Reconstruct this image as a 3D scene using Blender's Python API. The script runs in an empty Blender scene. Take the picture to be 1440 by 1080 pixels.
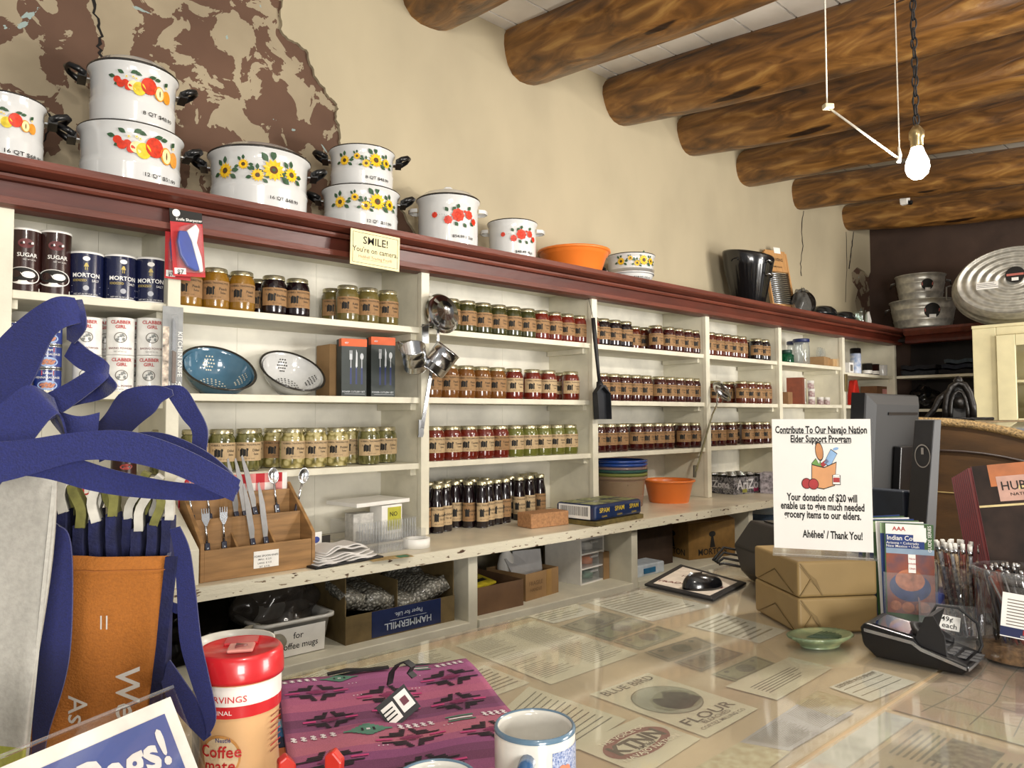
import bpy, math, random
from mathutils import Vector, Matrix
random.seed(7)
R_ = math.radians
scn = bpy.context.scene
COL = scn.collection
# ---------------------------------------------------------------- camera
FPX = 1040.0
CAM = Vector((0, 0, 1.5))
AXR = Vector((0.74429903, -0.66783526, -0.00387637))
AXU = Vector((-0.02694876, -0.0358328, 0.99899438))
AXF = Vector((0.66730257, 0.74344608, 0.04466765))
cd = bpy.data.cameras.new('camera'); cam = bpy.data.objects.new('camera', cd); COL.objects.link(cam)
cd.sensor_width = 36; cd.lens = 36*FPX/1440; cd.clip_start = 0.02
cam.matrix_world = Matrix(((AXR.x, AXU.x, -AXF.x, CAM.x), (AXR.y, AXU.y, -AXF.y, CAM.y), (AXR.z, AXU.z, -AXF.z, CAM.z), (0, 0, 0, 1)))
scn.camera = cam
# ---------------------------------------------------------------- world, lamps, exposure
w = bpy.data.worlds.new('room_light'); scn.world = w; w.use_nodes = True
bg = w.node_tree.nodes['Background']; bg.inputs[0].default_value = (1.0, 0.965, 0.92, 1); bg.inputs[1].default_value = 0.36
vs = scn.view_settings; vs.view_transform = 'Standard'; vs.look = 'None'; vs.gamma = 1; vs.use_curve_mapping = False
vs.exposure = -0.12
def lamp(name, loc, power, rad=0.05, col=(1, .93, .83)):
    l = bpy.data.lights.new(name, 'POINT'); l.energy = power; l.shadow_soft_size = rad; l.color = col
    o = bpy.data.objects.new(name, l); o.location = loc; COL.objects.link(o); return o
def area(name, loc, target, power, size, col=(1, .96, .90)):
    l = bpy.data.lights.new(name, 'AREA'); l.energy = power; l.size = size; l.color = col
    o = bpy.data.objects.new(name, l); o.location = loc; COL.objects.link(o)
    o.rotation_euler = (Vector(target)-Vector(loc)).to_track_quat('-Z', 'Y').to_euler(); return o
lamp('ceiling_bulb_light', (0.25, 0.05, 2.5), 38, .06)
lamp('ceiling_bulb_light', (-1.6, -1.4, 2.3), 26, .10)
lamp('ceiling_bulb_light', (4.2, -0.6, 2.4), 78, .06)
area('area_fill_light', (3.9, -2.4, 1.2), (2.8, 2.4, 1.1), 210, 1.6)  # added front fill for the shelf backs, no window there
area('area_fill_light', (-1.0, -3.0, 1.5), (1.6, 2.4, 1.2), 170, 1.2)  # second added fill from behind left, replaces part of the world light
# ---------------------------------------------------------------- helpers
def ray(px, py): return AXR*(px-720) + AXU*(540-py) + AXF*FPX
def P(px, py, ax, v):
    r = ray(px, py); i = 'xyz'.index(ax); t = (v-CAM[i])/r[i]; return CAM + r*t
def F(px, py, d): return CAM + ray(px, py)*(d/FPX)
def fitc(pl, pr, y):
    a1 = ray(pl, 583); a2 = ray(pr, 583); t1 = math.atan2(a1.y, a1.x); t2 = math.atan2(a2.y, a2.x)
    m = (t1+t2)/2; d = y/math.sin(m); return d*math.cos(m), abs(d*math.sin((t1-t2)/2))
def srgb(h):
    if not isinstance(h, str): return tuple(h)
    c = [int(h[i:i+2], 16)/255 for i in (0, 2, 4)]
    return tuple(x/12.92 if x <= .04045 else ((x+.055)/1.055)**2.4 for x in c)
MATS = {}
def _new(name):
    m = bpy.data.materials.new(name); m.use_nodes = True; nt = m.node_tree; return m, nt, nt.nodes, nt.links, nt.nodes['Principled BSDF']
def mat(name, col, rough=.5, metal=0, coat=0, var=.08, scale=30, bump=0, bscale=60, stretch=(1, 1, 1), col2=None, sheen=0, alpha=1):
    if name in MATS: return MATS[name]
    m, nt, N, L, b = _new(name); c = srgb(col)
    b.inputs['Roughness'].default_value = rough; b.inputs['Metallic'].default_value = metal
    b.inputs['Coat Weight'].default_value = coat; b.inputs['Coat Roughness'].default_value = .06
    if sheen: b.inputs['Sheen Weight'].default_value = sheen
    if alpha < 1: b.inputs['Alpha'].default_value = alpha
    tc = N.new('ShaderNodeTexCoord'); mp = N.new('ShaderNodeMapping'); mp.inputs['Scale'].default_value = stretch
    L.new(tc.outputs['Object'], mp.inputs[0])
    no = N.new('ShaderNodeTexNoise'); no.inputs['Scale'].default_value = scale; no.inputs['Detail'].default_value = 4
    L.new(mp.outputs[0], no.inputs['Vector'])
    cr = N.new('ShaderNodeValToRGB'); c2 = srgb(col2) if col2 else tuple(x*(1-var*2) for x in c)
    c1 = c if col2 else tuple(min(1, x*(1+var)) for x in c)
    cr.color_ramp.elements[0].color = (*c2, 1); cr.color_ramp.elements[1].color = (*c1, 1)
    cr.color_ramp.elements[0].position = .3; cr.color_ramp.elements[1].position = .65
    L.new(no.outputs['Fac'], cr.inputs[0]); L.new(cr.outputs[0], b.inputs['Base Color'])
    if bump:
        n2 = N.new('ShaderNodeTexNoise'); n2.inputs['Scale'].default_value = bscale; n2.inputs['Detail'].default_value = 5
        L.new(mp.outputs[0], n2.inputs['Vector'])
        bp = N.new('ShaderNodeBump'); bp.inputs['Strength'].default_value = bump; bp.inputs['Distance'].default_value = .01
        L.new(n2.outputs['Fac'], bp.inputs['Height']); L.new(bp.outputs[0], b.inputs['Normal'])
    MATS[name] = m; return m
def ramp_mat(name, stops, scale, rough=.8, tex='NOISE', bump=.2, stretch=(1, 1, 1), detail=6, coat=0, distortion=0, metal=0, wscale=None, constant=True):
    if name in MATS: return MATS[name]
    m, nt, N, L, b = _new(name)
    tc = N.new('ShaderNodeTexCoord'); mp = N.new('ShaderNodeMapping'); mp.inputs['Scale'].default_value = stretch
    L.new(tc.outputs['Object'], mp.inputs[0])
    if tex == 'VORONOI':
        t = N.new('ShaderNodeTexVoronoi'); out = t.outputs['Distance']
    elif tex == 'WAVE':
        t = N.new('ShaderNodeTexWave'); t.inputs['Distortion'].default_value = distortion; t.inputs['Detail'].default_value = 3; out = t.outputs['Fac']
    else:
        t = N.new('ShaderNodeTexNoise'); t.inputs['Detail'].default_value = detail; t.inputs['Distortion'].default_value = distortion; out = t.outputs['Fac']
    t.inputs['Scale'].default_value = scale; L.new(mp.outputs[0], t.inputs['Vector'])
    cr = N.new('ShaderNodeValToRGB'); e = cr.color_ramp.elements
    if constant: cr.color_ramp.interpolation = 'CONSTANT'
    e[0].position = stops[0][0]; e[0].color = (*srgb(stops[0][1]), 1); e[1].position = stops[1][0]; e[1].color = (*srgb(stops[1][1]), 1)
    for p, c in stops[2:]:
        k = e.new(p); k.color = (*srgb(c), 1)
    L.new(out, cr.inputs[0]); L.new(cr.outputs[0], b.inputs['Base Color'])
    b.inputs['Roughness'].default_value = rough; b.inputs['Coat Weight'].default_value = coat; b.inputs['Metallic'].default_value = metal
    if bump:
        bp = N.new('ShaderNodeBump'); bp.inputs['Strength'].default_value = bump; bp.inputs['Distance'].default_value = .01
        L.new(out, bp.inputs['Height']); L.new(bp.outputs[0], b.inputs['Normal'])
    MATS[name] = m; return m
def emis(name, col, s):
    m, nt, N, L, b = _new(name); b.inputs['Base Color'].default_value = (*srgb(col), 1)
    b.inputs['Emission Color'].default_value = (*srgb(col), 1); b.inputs['Emission Strength'].default_value = s; return m
def clear(name, tint=(1, 1, 1), gl=1.0, rough=.03, op=0, opcol='ffffff'):
    m, nt, N, L, b = _new(name); N.remove(b); out = [n for n in N if n.type == 'OUTPUT_MATERIAL'][0]
    tr = N.new('ShaderNodeBsdfTransparent'); tr.inputs[0].default_value = (*tint, 1)
    g = N.new('ShaderNodeBsdfGlossy'); g.inputs['Roughness'].default_value = rough
    fr = N.new('ShaderNodeLayerWeight'); fr.inputs[0].default_value = .5
    pw = N.new('ShaderNodeMath'); pw.operation = 'POWER'; pw.inputs[1].default_value = 5; L.new(fr.outputs['Facing'], pw.inputs[0])
    mu = N.new('ShaderNodeMath'); mu.operation = 'MULTIPLY_ADD'; mu.inputs[1].default_value = .75*gl; mu.inputs[2].default_value = .035*gl; mu.use_clamp = True; L.new(pw.outputs[0], mu.inputs[0])
    mx = N.new('ShaderNodeMixShader'); L.new(mu.outputs[0], mx.inputs[0]); L.new(tr.outputs[0], mx.inputs[1]); L.new(g.outputs[0], mx.inputs[2])
    last = mx
    if op:
        d = N.new('ShaderNodeBsdfDiffuse'); no = N.new('ShaderNodeTexNoise'); no.inputs['Scale'].default_value = 14
        rp = N.new('ShaderNodeValToRGB'); c = srgb(opcol); rp.color_ramp.elements[0].color = (*[x*.8 for x in c], 1); rp.color_ramp.elements[1].color = (*c, 1)
        L.new(no.outputs['Fac'], rp.inputs[0]); L.new(rp.outputs[0], d.inputs[0])
        m2 = N.new('ShaderNodeMixShader'); m2.inputs[0].default_value = op; L.new(mx.outputs[0], m2.inputs[1]); L.new(d.outputs[0], m2.inputs[2]); last = m2
    L.new(last.outputs[0], out.inputs[0]); MATS[name] = m; return m
# text -> mesh (cached, 2D)
_TX = {}
def text2d(s, size=1.0, bold=0.0, align='CENTER', sx=1.0):
    k = (s, bold, align)
    if k not in _TX:
        cu = bpy.data.curves.new('t', 'FONT'); cu.body = s; cu.align_x = align; cu.align_y = 'CENTER'; cu.resolution_u = 2; cu.offset = bold
        o = bpy.data.objects.new('t', cu); me = bpy.data.meshes.new_from_object(o)
        _TX[k] = ([tuple(v.co)[:2] for v in me.vertices], [tuple(p.vertices) for p in me.polygons])
        bpy.data.objects.remove(o); bpy.data.meshes.remove(me); bpy.data.curves.remove(cu)
    v, f = _TX[k]; return [(x*size*sx, y*size) for x, y in v], f
class MB:
    def __init__(s): s.v = []; s.f = []; s.m = []; s.sm = []; s.T = Matrix.Identity(4)
    def add(s, vs, fs, m=0, smooth=False, T=None):
        o = len(s.v); T = s.T @ T if T else s.T
        s.v += [tuple(T @ Vector(v)) for v in vs]
        for f in fs: s.f.append([i+o for i in f]); s.m.append(m); s.sm.append(smooth)
        return s
    def box(s, x0, y0, z0, x1, y1, z1, m=0, T=None):
        v = [(x, y, z) for z in (z0, z1) for y in (y0, y1) for x in (x0, x1)]
        return s.add(v, [(0, 2, 3, 1), (4, 5, 7, 6), (0, 1, 5, 4), (2, 6, 7, 3), (0, 4, 6, 2), (1, 3, 7, 5)], m, False, T)
    def lathe(s, prof, n=24, m=0, T=None, smooth=True, sx=1, sy=1, wob=None):
        vs = []; fs = []; idx = []
        for r, z in prof:
            if abs(r) < 1e-6: idx.append([len(vs)]); vs.append((0, 0, z))
            else:
                idx.append(list(range(len(vs), len(vs)+n)))
                for k in range(n):
                    a = 2*math.pi*k/n; rr = r*(wob(a, z) if wob else 1); vs.append((rr*math.cos(a)*sx, rr*math.sin(a)*sy, z))
        for a, b in zip(idx, idx[1:]):
            if len(a) == 1 and len(b) == 1: continue
            for k in range(n):
                k2 = (k+1) % n
                if len(a) == 1: fs.append((a[0], b[k], b[k2]))
                elif len(b) == 1: fs.append((a[k], a[k2], b[0]))
                else: fs.append((a[k], a[k2], b[k2], b[k]))
        return s.add(vs, fs, m, smooth, T)
    def tube(s, pts, r, n=8, m=0, T=None, cap=True, closed=False):
        pts = [Vector(p) for p in pts]; k = len(pts); rs = r if isinstance(r, (list, tuple)) else [r]*k
        vs = []; fs = []; up = None
        for i, p in enumerate(pts):
            if closed: t = pts[(i+1) % k]-pts[i-1]
            else: t = pts[min(i+1, k-1)]-pts[max(i-1, 0)]
            t.normalize()
            if up is None: up = Vector((0, 0, 1)) if abs(t.z) < .9 else Vector((1, 0, 0))
            a = t.cross(up); a.normalize(); b = a.cross(t); up = b
            for j in range(n):
                q = 2*math.pi*j/n; vs.append(p + (a*math.cos(q)+b*math.sin(q))*rs[i])
        for i in range(k if closed else k-1):
            i2 = (i+1) % k
            for j in range(n):
                j2 = (j+1) % n; fs.append((i*n+j, i*n+j2, i2*n+j2, i2*n+j))
        if cap and not closed: fs.append(tuple(range(n))[::-1]); fs.append(tuple((k-1)*n+j for j in range(n)))
        return s.add(vs, fs, m, True, T)
    def prism(s, poly, h, m=0, T=None, z0=0):
        n = len(poly); vs = [(x, y, z0) for x, y in poly]+[(x, y, z0+h) for x, y in poly]
        fs = [tuple(range(n))[::-1], tuple(range(n, 2*n))]+[(i, (i+1) % n, n+(i+1) % n, n+i) for i in range(n)]
        return s.add(vs, fs, m, False, T)
    def ribbon(s, pts, ws, th=.0015, m=0, T=None):
        # pts: centre points, ws: width vectors
        vs = []; fs = []; n = len(pts)
        for i, (p, q) in enumerate(zip(pts, ws)):
            p = Vector(p); q = Vector(q); t = Vector(pts[min(i+1, n-1)])-Vector(pts[max(0, i-1)]); nn = t.cross(q)
            if nn.length < 1e-9: nn = Vector((0, 0, 1))
            nn.normalize(); nn *= th/2
            vs += [p-q/2+nn, p+q/2+nn, p+q/2-nn, p-q/2-nn]*2
        for i in range(n-1):
            a = i*8; b = a+8
            for j, k in ((0, 1), (2, 3)): fs.append((a+j, a+k, b+k, b+j))
            for j, k in ((5, 6), (7, 4)): fs.append((a+j, a+k, b+k, b+j))
        fs += [(7, 6, 5, 4), (8*n-4, 8*n-3, 8*n-2, 8*n-1)]
        return s.add(vs, fs, m, True, T)
    def flat(s, vs2, fs, T, m=0, off=0): return s.add([(x, y, off) for x, y in vs2], fs, m, False, T)
    def text(s, st, size, T, m=0, bold=0, align='CENTER', off=.0004, sx=1):
        v, f = text2d(st, size, bold, align, sx); return s.flat(v, f, T, m, off)
    def bend(s, vs2, fs, R, u0=0, z0=0, m=0, off=.0006, slope=0):
        vs = []
        for x, y in vs2:
            r = R+off+slope*y; a = (x+u0)/R; vs.append((r*math.sin(a), -r*math.cos(a), z0+y))
        return s.add(vs, fs, m, False)
    def btext(s, st, size, R, u0=0, z0=0, m=0, bold=0, off=.0009, sx=1, align='CENTER'):
        v, f = text2d(st, size, bold, align, sx); return s.bend(v, f, R, u0, z0, m, off)
    def brect(s, u, z, w_, h, R, m=0, off=.0006, n=10):
        vs = [(u-w_/2+w_*i/n, z+(-h/2 if j == 0 else h/2)) for j in (0, 1) for i in range(n+1)]
        fs = [(i, i+1, n+2+i, n+1+i) for i in range(n)]; return s.bend(vs, fs, R, 0, 0, m, off)
    def build(s, name, mats, parent=None, bev=0, seg=2, loc=None):
        me = bpy.data.meshes.new(name); me.from_pydata(s.v, [], s.f); me.validate(clean_customdata=False)
        if not isinstance(mats, (list, tuple)): mats = [mats]
        for m in mats: me.materials.append(m)
        if len(me.polygons) == len(s.m):
            me.polygons.foreach_set('material_index', s.m); me.polygons.foreach_set('use_smooth', s.sm)
        me.update()
        o = bpy.data.objects.new(name, me); COL.objects.link(o)
        if parent: o.parent = parent
        if loc: o.location = loc
        if bev:
            b = o.modifiers.new('bevel', 'BEVEL'); b.width = bev; b.segments = seg; b.limit_method = 'ANGLE'; b.angle_limit = R_(40)
        return o
def disc(r, n=14, cx=0, cy=0, ry=None, rot=0):
    ry = ry or r; c, sn = math.cos(rot), math.sin(rot)
    vs = [(cx, cy)]
    for k in range(n):
        a = 2*math.pi*k/n; x = r*math.cos(a); y = ry*math.sin(a); vs.append((cx+x*c-y*sn, cy+x*sn+y*c))
    return vs, [(0, 1+k, 1+(k+1) % n) for k in range(n)]
def star(r, ri, n, cx=0, cy=0, rot=0):
    vs = [(cx, cy)]
    for k in range(2*n):
        a = math.pi*k/n+rot; q = r if k % 2 == 0 else ri; vs.append((cx+q*math.cos(a), cy+q*math.sin(a)))
    return vs, [(0, 1+k, 1+(k+1) % (2*n)) for k in range(2*n)]
def ring2(r0, r1, n=24, cx=0, cy=0, asp=1):
    vs = [(cx+r*math.cos(2*math.pi*k/n), cy+asp*r*math.sin(2*math.pi*k/n)) for r in (r0, r1) for k in range(n)]
    return vs, [(k, (k+1) % n, n+(k+1) % n, n+k) for k in range(n)]
def rect(x0, y0, x1, y1): return [(x0, y0), (x1, y0), (x1, y1), (x0, y1)], [(0, 1, 2, 3)]
def frame(o, x, y, z=None):   # matrix with origin o and given axes
    x = Vector(x).normalized(); z = Vector(z).normalized() if z else x.cross(Vector(y)).normalized(); y = z.cross(x).normalized()
    return Matrix(((x.x, y.x, z.x, o[0]), (x.y, y.y, z.y, o[1]), (x.z, y.z, z.z, o[2]), (0, 0, 0, 1)))
def tr(x, y, z, rz=0): return Matrix.Translation((x, y, z)) @ Matrix.Rotation(rz, 4, 'Z')
FRONT = Matrix.Rotation(R_(90), 4, 'X')      # maps xy drawing to xz plane facing -y
def tag(o, label, cat, group=None, kind=None):
    if label: o['label'] = label
    if cat: o['category'] = cat
    if group: o['group'] = group
    if kind: o['kind'] = kind
    return o
def thing(name, label, cat, loc=(0, 0, 0), rz=0, group=None, M=None):
    o = bpy.data.objects.new(name, None); COL.objects.link(o); o.empty_display_size = .03
    if M is not None: o.matrix_world = M
    else: o.location = loc; o.rotation_euler = (0, 0, rz)
    return tag(o, label, cat, group)
def dup(root, loc, rz, label=None, group=None):
    r = root.copy(); COL.objects.link(r); r.location = loc; r.rotation_euler = (0, 0, rz)
    if label: r['label'] = label
    if group: r['group'] = group
    for ch in list(root.children):
        c = ch.copy(); COL.objects.link(c); c.parent = r
        for g in ch.children:
            d = g.copy(); COL.objects.link(d); d.parent = c
    return r
def struct(o): o['kind'] = 'structure'; return o
def faceCam(x, y): return math.atan2(y, x)-math.pi/2
ORD = ['first', 'second', 'third', 'fourth', 'fifth', 'sixth', 'seventh', 'eighth', 'ninth', 'tenth', 'eleventh', 'twelfth', 'thirteenth', 'fourteenth', 'fifteenth', 'sixteenth', 'seventeenth', 'eighteenth', 'nineteenth', 'twentieth']
# ---------------------------------------------------------------- common materials
cream = mat('cream_paint', 'd9d4c0', .55, var=.06, scale=9, bump=.12, bscale=40)
creamd = mat('cream_paint_inner', 'e2ded0', .5, var=.10, scale=6, bump=.12, bscale=25)
chip = ramp_mat('chipped_cream_edge', [(0, '4a3424'), (.34, '8d7a60'), (.38, 'ddd6bf')], 26, .6, bump=.3, stretch=(1, 3, 3))
ledgem = mat('worn_ledge_paint', 'ddd3bb', .35, var=.12, scale=5, bump=.1, bscale=30, coat=.2)
redp = mat('oxblood_paint', '4f1d10', .42, var=.15, scale=12, bump=.12, bscale=30, stretch=(.4, 2, 2))
redl = mat('oxblood_lip', '643022', .45, var=.18, scale=14, bump=.12, stretch=(.3, 2, 2))
white = mat('white_plain', 'eeece6', .5, var=.03)
enamel = mat('white_enamel', 'cfcfcd', .15, var=.02, scale=5, coat=.6)
black = mat('black_plastic', '0c0c0e', .3, var=.1)
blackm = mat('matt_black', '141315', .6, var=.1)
ink = mat('black_ink', '15130f', .7, var=.05)
grayink = mat('grey_ink', '6d675c', .8, var=.05)
steel = mat('stainless_steel', 'd0d2d5', .2, 1, var=.04, scale=40)
steeld = mat('brushed_steel', '9a9c9e', .32, 1, var=.06, scale=60)
goldlid = mat('gold_jar_lid', 'c6bf9f', .25, .8, var=.08, scale=20)
kraft = mat('kraft_label', '94714a', .75, var=.07, scale=50)
kraftc = mat('cream_kraft_label', 'b89e78', .75, var=.06, scale=50)
card = mat('cardboard', '9b7a52', .8, var=.08, scale=12, bump=.05)
cardd = mat('dark_cardboard', '6d5138', .8, var=.1, scale=12)
orangep = mat('orange_plastic', 'e67a2e', .35, var=.05, scale=5, coat=.2)
navyf = mat('navy_fabric', '131b58', .85, var=.14, scale=500, bump=.25, bscale=700, sheen=.2)
navyd = mat('navy_bag_edges', '0e1440', .85, var=.2, scale=60, bump=.2, bscale=300)
redi = mat('red_ink', 'b3221e', .5, var=.05)
clearm = clear('clear_glass')
plasticc = clear('clear_plastic', gl=1.4, rough=.08, op=.06, opcol='e8ecef')
filmc = clear('cloudy_plastic_film', gl=1.6, rough=.12, op=.28, opcol='b9b9b2')
# ================================================================ SETTING
YW = 2.55; XW = 6.27; YF = 2.25
adobe = None
def adobe_mat():
    m, nt, N, L, b = _new('flaking_brown_adobe'); tc = N.new('ShaderNodeTexCoord')
    a = N.new('ShaderNodeTexNoise'); a.inputs['Scale'].default_value = 7.5; a.inputs['Detail'].default_value = 5.0; a.inputs['Roughness'].default_value = .55; a.inputs['Distortion'].default_value = .6
    L.new(tc.outputs['Object'], a.inputs['Vector'])
    r = N.new('ShaderNodeValToRGB'); r.color_ramp.interpolation = 'CONSTANT'; e = r.color_ramp.elements
    e[0].position = 0; e[0].color = (*srgb('5e4434'), 1); e[1].position = .515; e[1].color = (*srgb('988b73'), 1)
    L.new(a.outputs['Fac'], r.inputs[0])
    g = N.new('ShaderNodeTexNoise'); g.inputs['Scale'].default_value = 3.2; g.inputs['Detail'].default_value = 5; L.new(tc.outputs['Object'], g.inputs['Vector'])
    mx0 = N.new('ShaderNodeMix'); mx0.data_type = 'RGBA'; mx0.blend_type = 'MULTIPLY'
    sh = N.new('ShaderNodeValToRGB'); sh.color_ramp.elements[0].position = .3; sh.color_ramp.elements[0].color = (.72, .70, .68, 1); sh.color_ramp.elements[1].position = .7; sh.color_ramp.elements[1].color = (1.1, 1.1, 1.1, 1)
    L.new(g.outputs['Fac'], sh.inputs[0]); mx0.inputs[0].default_value = 1; L.new(r.outputs[0], mx0.inputs[6]); L.new(sh.outputs[0], mx0.inputs[7])
    c = N.new('ShaderNodeTexNoise'); c.inputs['Scale'].default_value = 4.3; c.inputs['Detail'].default_value = 6; c.inputs['Distortion'].default_value = 1
    mp = N.new('ShaderNodeMapping'); mp.inputs['Location'].default_value = (3.3, 0, 7.7); L.new(tc.outputs['Object'], mp.inputs[0]); L.new(mp.outputs[0], c.inputs['Vector'])
    t = N.new('ShaderNodeMath'); t.operation = 'GREATER_THAN'; t.inputs[1].default_value = .685; L.new(c.outputs['Fac'], t.inputs[0])
    mx = N.new('ShaderNodeMix'); mx.data_type = 'RGBA'; L.new(t.outputs[0], mx.inputs[0]); L.new(mx0.outputs[2], mx.inputs[6]); mx.inputs[7].default_value = (*srgb('8a9a96'), 1)
    L.new(mx.outputs[2], b.inputs['Base Color']); b.inputs['Roughness'].default_value = .85
    bp = N.new('ShaderNodeBump'); bp.inputs['Strength'].default_value = .5; bp.inputs['Distance'].default_value = .006; L.new(r.outputs[0], bp.inputs['Height']); L.new(bp.outputs[0], b.inputs['Normal'])
    return m
adobe = adobe_mat()
plaster = mat('beige_plaster', 'afa388', .75, var=.06, scale=2.2, bump=.25, bscale=6, stretch=(1, 1, .6))
darkbrown = mat('dark_brown_plaster', '46342a', .85, var=.14, scale=4, bump=.3, bscale=14)
struct(MB().box(-1.2, YW, 0, XW+.1, YW+.12, 3.7).build('wall_back', adobe))
struct(MB().box(XW, -1.6, 0, XW+.12, YW, 3.7).build('wall_right', darkbrown))
struct(MB().box(-1.2, -1.6, -.05, XW, YW, 0).build('floor', mat('worn_floor_boards', '4a3a2a', .7, var=.15, scale=10, stretch=(.3, 3, 1))))
# beige plaster layer standing proud of the brown adobe, its broken edge traced on the wall
edge = [(400, -60), (398, 0), (392, 22), (394, 44), (402, 56), (416, 62), (428, 72), (436, 92), (440, 108), (452, 122), (460, 136), (469, 143), (473, 152), (471, 166), (475, 180), (476, 200), (486, 222), (505, 240), (530, 262), (552, 280), (566, 300), (580, 325), (592, 350), (600, 372), (600, 420)]
pts = []
for i in range(len(edge)-1):
    a, b = edge[i], edge[i+1]; n = 4
    for k in range(n):
        t = k/n; q = P(a[0]+(b[0]-a[0])*t+random.uniform(-1.6, 1.6), a[1]+(b[1]-a[1])*t+random.uniform(-1.2, 1.2), 'y', YW); pts.append((q.x, q.z))
hole = [(1234, 372), (1226, 384), (1219, 390), (1213, 382), (1203, 376), (1195, 384), (1196, 396), (1204, 408), (1200, 424), (1203, 440), (1212, 452), (1222, 462), (1234, 470)]
hp = [(P(x, y, 'y', YW).x, P(x, y, 'y', YW).z) for x, y in hole]; hp = [(min(x, XW-.001), z) for x, z in hp]
hp[0] = (XW, hp[0][1]); hp[-1] = (XW, hp[-1][1])
poly = [(x, z) for x, z in pts]+[(pts[-1][0], 1.9), (XW, 1.9), (XW, hp[-1][1])]+hp[::-1][1:-1]+[(XW, hp[0][1]), (XW, 3.7), (pts[0][0], 3.7)]
import mathutils.geometry as mg
pl = MB(); n = len(poly)
tri = mg.tessellate_polygon([[Vector((x, z, 0)) for x, z in poly]])
Yp = YW-.014
vsp = [(x, Yp, z) for x, z in poly]+[(x, YW, z) for x, z in poly]
pl.add(vsp, [tuple(t) for t in tri]+[(i, (i+1) % n, n+(i+1) % n, n+i) for i in range(n)])
struct(pl.build('wall_back', plaster))
# cracks in the walls: thin dark strips lying in the plaster
crackm = mat('crack_shadow_earth', '120c08', .95)
def crack(name, pxs, wpx, Y, label):
    m = MB(); q = [P(x, y, 'y', Y) for x, y in pxs]
    fine = []
    for a, b in zip(q, q[1:]):
        for k in range(4): fine.append(a.lerp(b, k/4)+Vector((random.uniform(-.006, .006), 0, random.uniform(-.004, .004))))
    fine.append(q[-1]); m.ribbon([p for p in fine], [Vector((wpx*random.uniform(.5, 1.1), 0, 0)) for p in fine], .002)
    o = m.build(name, crackm); struct(o); o['label'] = label
crack('trim_1', [(128, -10), (134, 20), (142, 45), (139, 65), (144, 88), (148, 96)], .010, YW-.001, 'black crack running down the flaked brown wall')
crack('trim_2', [(62, 150), (72, 166), (66, 190), (58, 205), (54, 222)], .007, YW-.001, 'short crack between the pots at the left')
crack('trim_3', [(1130, 296), (1127, 320), (1129, 345), (1126, 372), (1127, 388)], .010, Yp-.001, 'thin dark crack in the beige plaster')
crack('trim_4', [(1200, 325), (1198, 345), (1196, 365), (1194, 378)], .016, Yp-.001, 'dark crack above the broken plaster in the corner')
crack('trim_5', [(1190, 326), (1191, 380), (1189, 425)], .006, Yp-.001, 'hairline crack beside the corner')
# logs
def log_mat():
    m, nt, N, L, b = _new('varnished_log'); tc = N.new('ShaderNodeTexCoord')
    mp = N.new('ShaderNodeMapping'); mp.inputs['Scale'].default_value = (6, 1.5, 6); L.new(tc.outputs['Object'], mp.inputs[0])
    a = N.new('ShaderNodeTexNoise'); a.inputs['Scale'].default_value = 2.6; a.inputs['Detail'].default_value = 7; a.inputs['Distortion'].default_value = 1.2; L.new(mp.outputs[0], a.inputs['Vector'])
    r = N.new('ShaderNodeValToRGB'); e = r.color_ramp.elements
    e[0].position = .28; e[0].color = (*srgb('3a2510'), 1); e[1].position = .72; e[1].color = (*srgb('a27a40'), 1); k = e.new(.46); k.color = (*srgb('67441d'), 1); k = e.new(.58); k.color = (*srgb('835a2a'), 1)
    L.new(a.outputs['Fac'], r.inputs[0])
    mp2 = N.new('ShaderNodeMapping'); mp2.inputs['Scale'].default_value = (10, .45, 10); L.new(tc.outputs['Object'], mp2.inputs[0])
    w_ = N.new('ShaderNodeTexNoise'); w_.inputs['Scale'].default_value = 2.4; w_.inputs['Detail'].default_value = 3; w_.inputs['Distortion'].default_value = .4; L.new(mp2.outputs[0], w_.inputs['Vector'])
    r2 = N.new('ShaderNodeValToRGB'); r2.color_ramp.elements[0].position = .30; r2.color_ramp.elements[0].color = (.10, .07, .05, 1); r2.color_ramp.elements[1].position = .36; r2.color_ramp.elements[1].color = (1, 1, 1, 1)
    L.new(w_.outputs['Fac'], r2.inputs[0])
    mx = N.new('ShaderNodeMix'); mx.data_type = 'RGBA'; mx.blend_type = 'MULTIPLY'; mx.inputs[0].default_value = 1; L.new(r.outputs[0], mx.inputs[6]); L.new(r2.outputs[0], mx.inputs[7])
    v = N.new('ShaderNodeTexVoronoi'); v.inputs['Scale'].default_value = 1.5; L.new(tc.outputs['Object'], v.inputs['Vector'])
    r3 = N.new('ShaderNodeValToRGB'); r3.color_ramp.elements[0].position = .06; r3.color_ramp.elements[0].color = (.12, .07, .04, 1); r3.color_ramp.elements[1].position = .13; r3.color_ramp.elements[1].color = (1, 1, 1, 1); L.new(v.outputs['Distance'], r3.inputs[0])
    mx2 = N.new('ShaderNodeMix'); mx2.data_type = 'RGBA'; mx2.blend_type = 'MULTIPLY'; mx2.inputs[0].default_value = 1; L.new(mx.outputs[2], mx2.inputs[6]); L.new(r3.outputs[0], mx2.inputs[7])
    L.new(mx2.outputs[2], b.inputs['Base Color']); b.inputs['Roughness'].default_value = .42; b.inputs['Coat Weight'].default_value = .15; b.inputs['Coat Roughness'].default_value = .3
    bp = N.new('ShaderNodeBump'); bp.inputs['Strength'].default_value = .5; bp.inputs['Distance'].default_value = .02; L.new(a.outputs['Fac'], bp.inputs['Height']); L.new(bp.outputs[0], b.inputs['Normal'])
    return m
logm = log_mat()
KS = 0.088   # the logs fall towards the front of the shop
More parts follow.
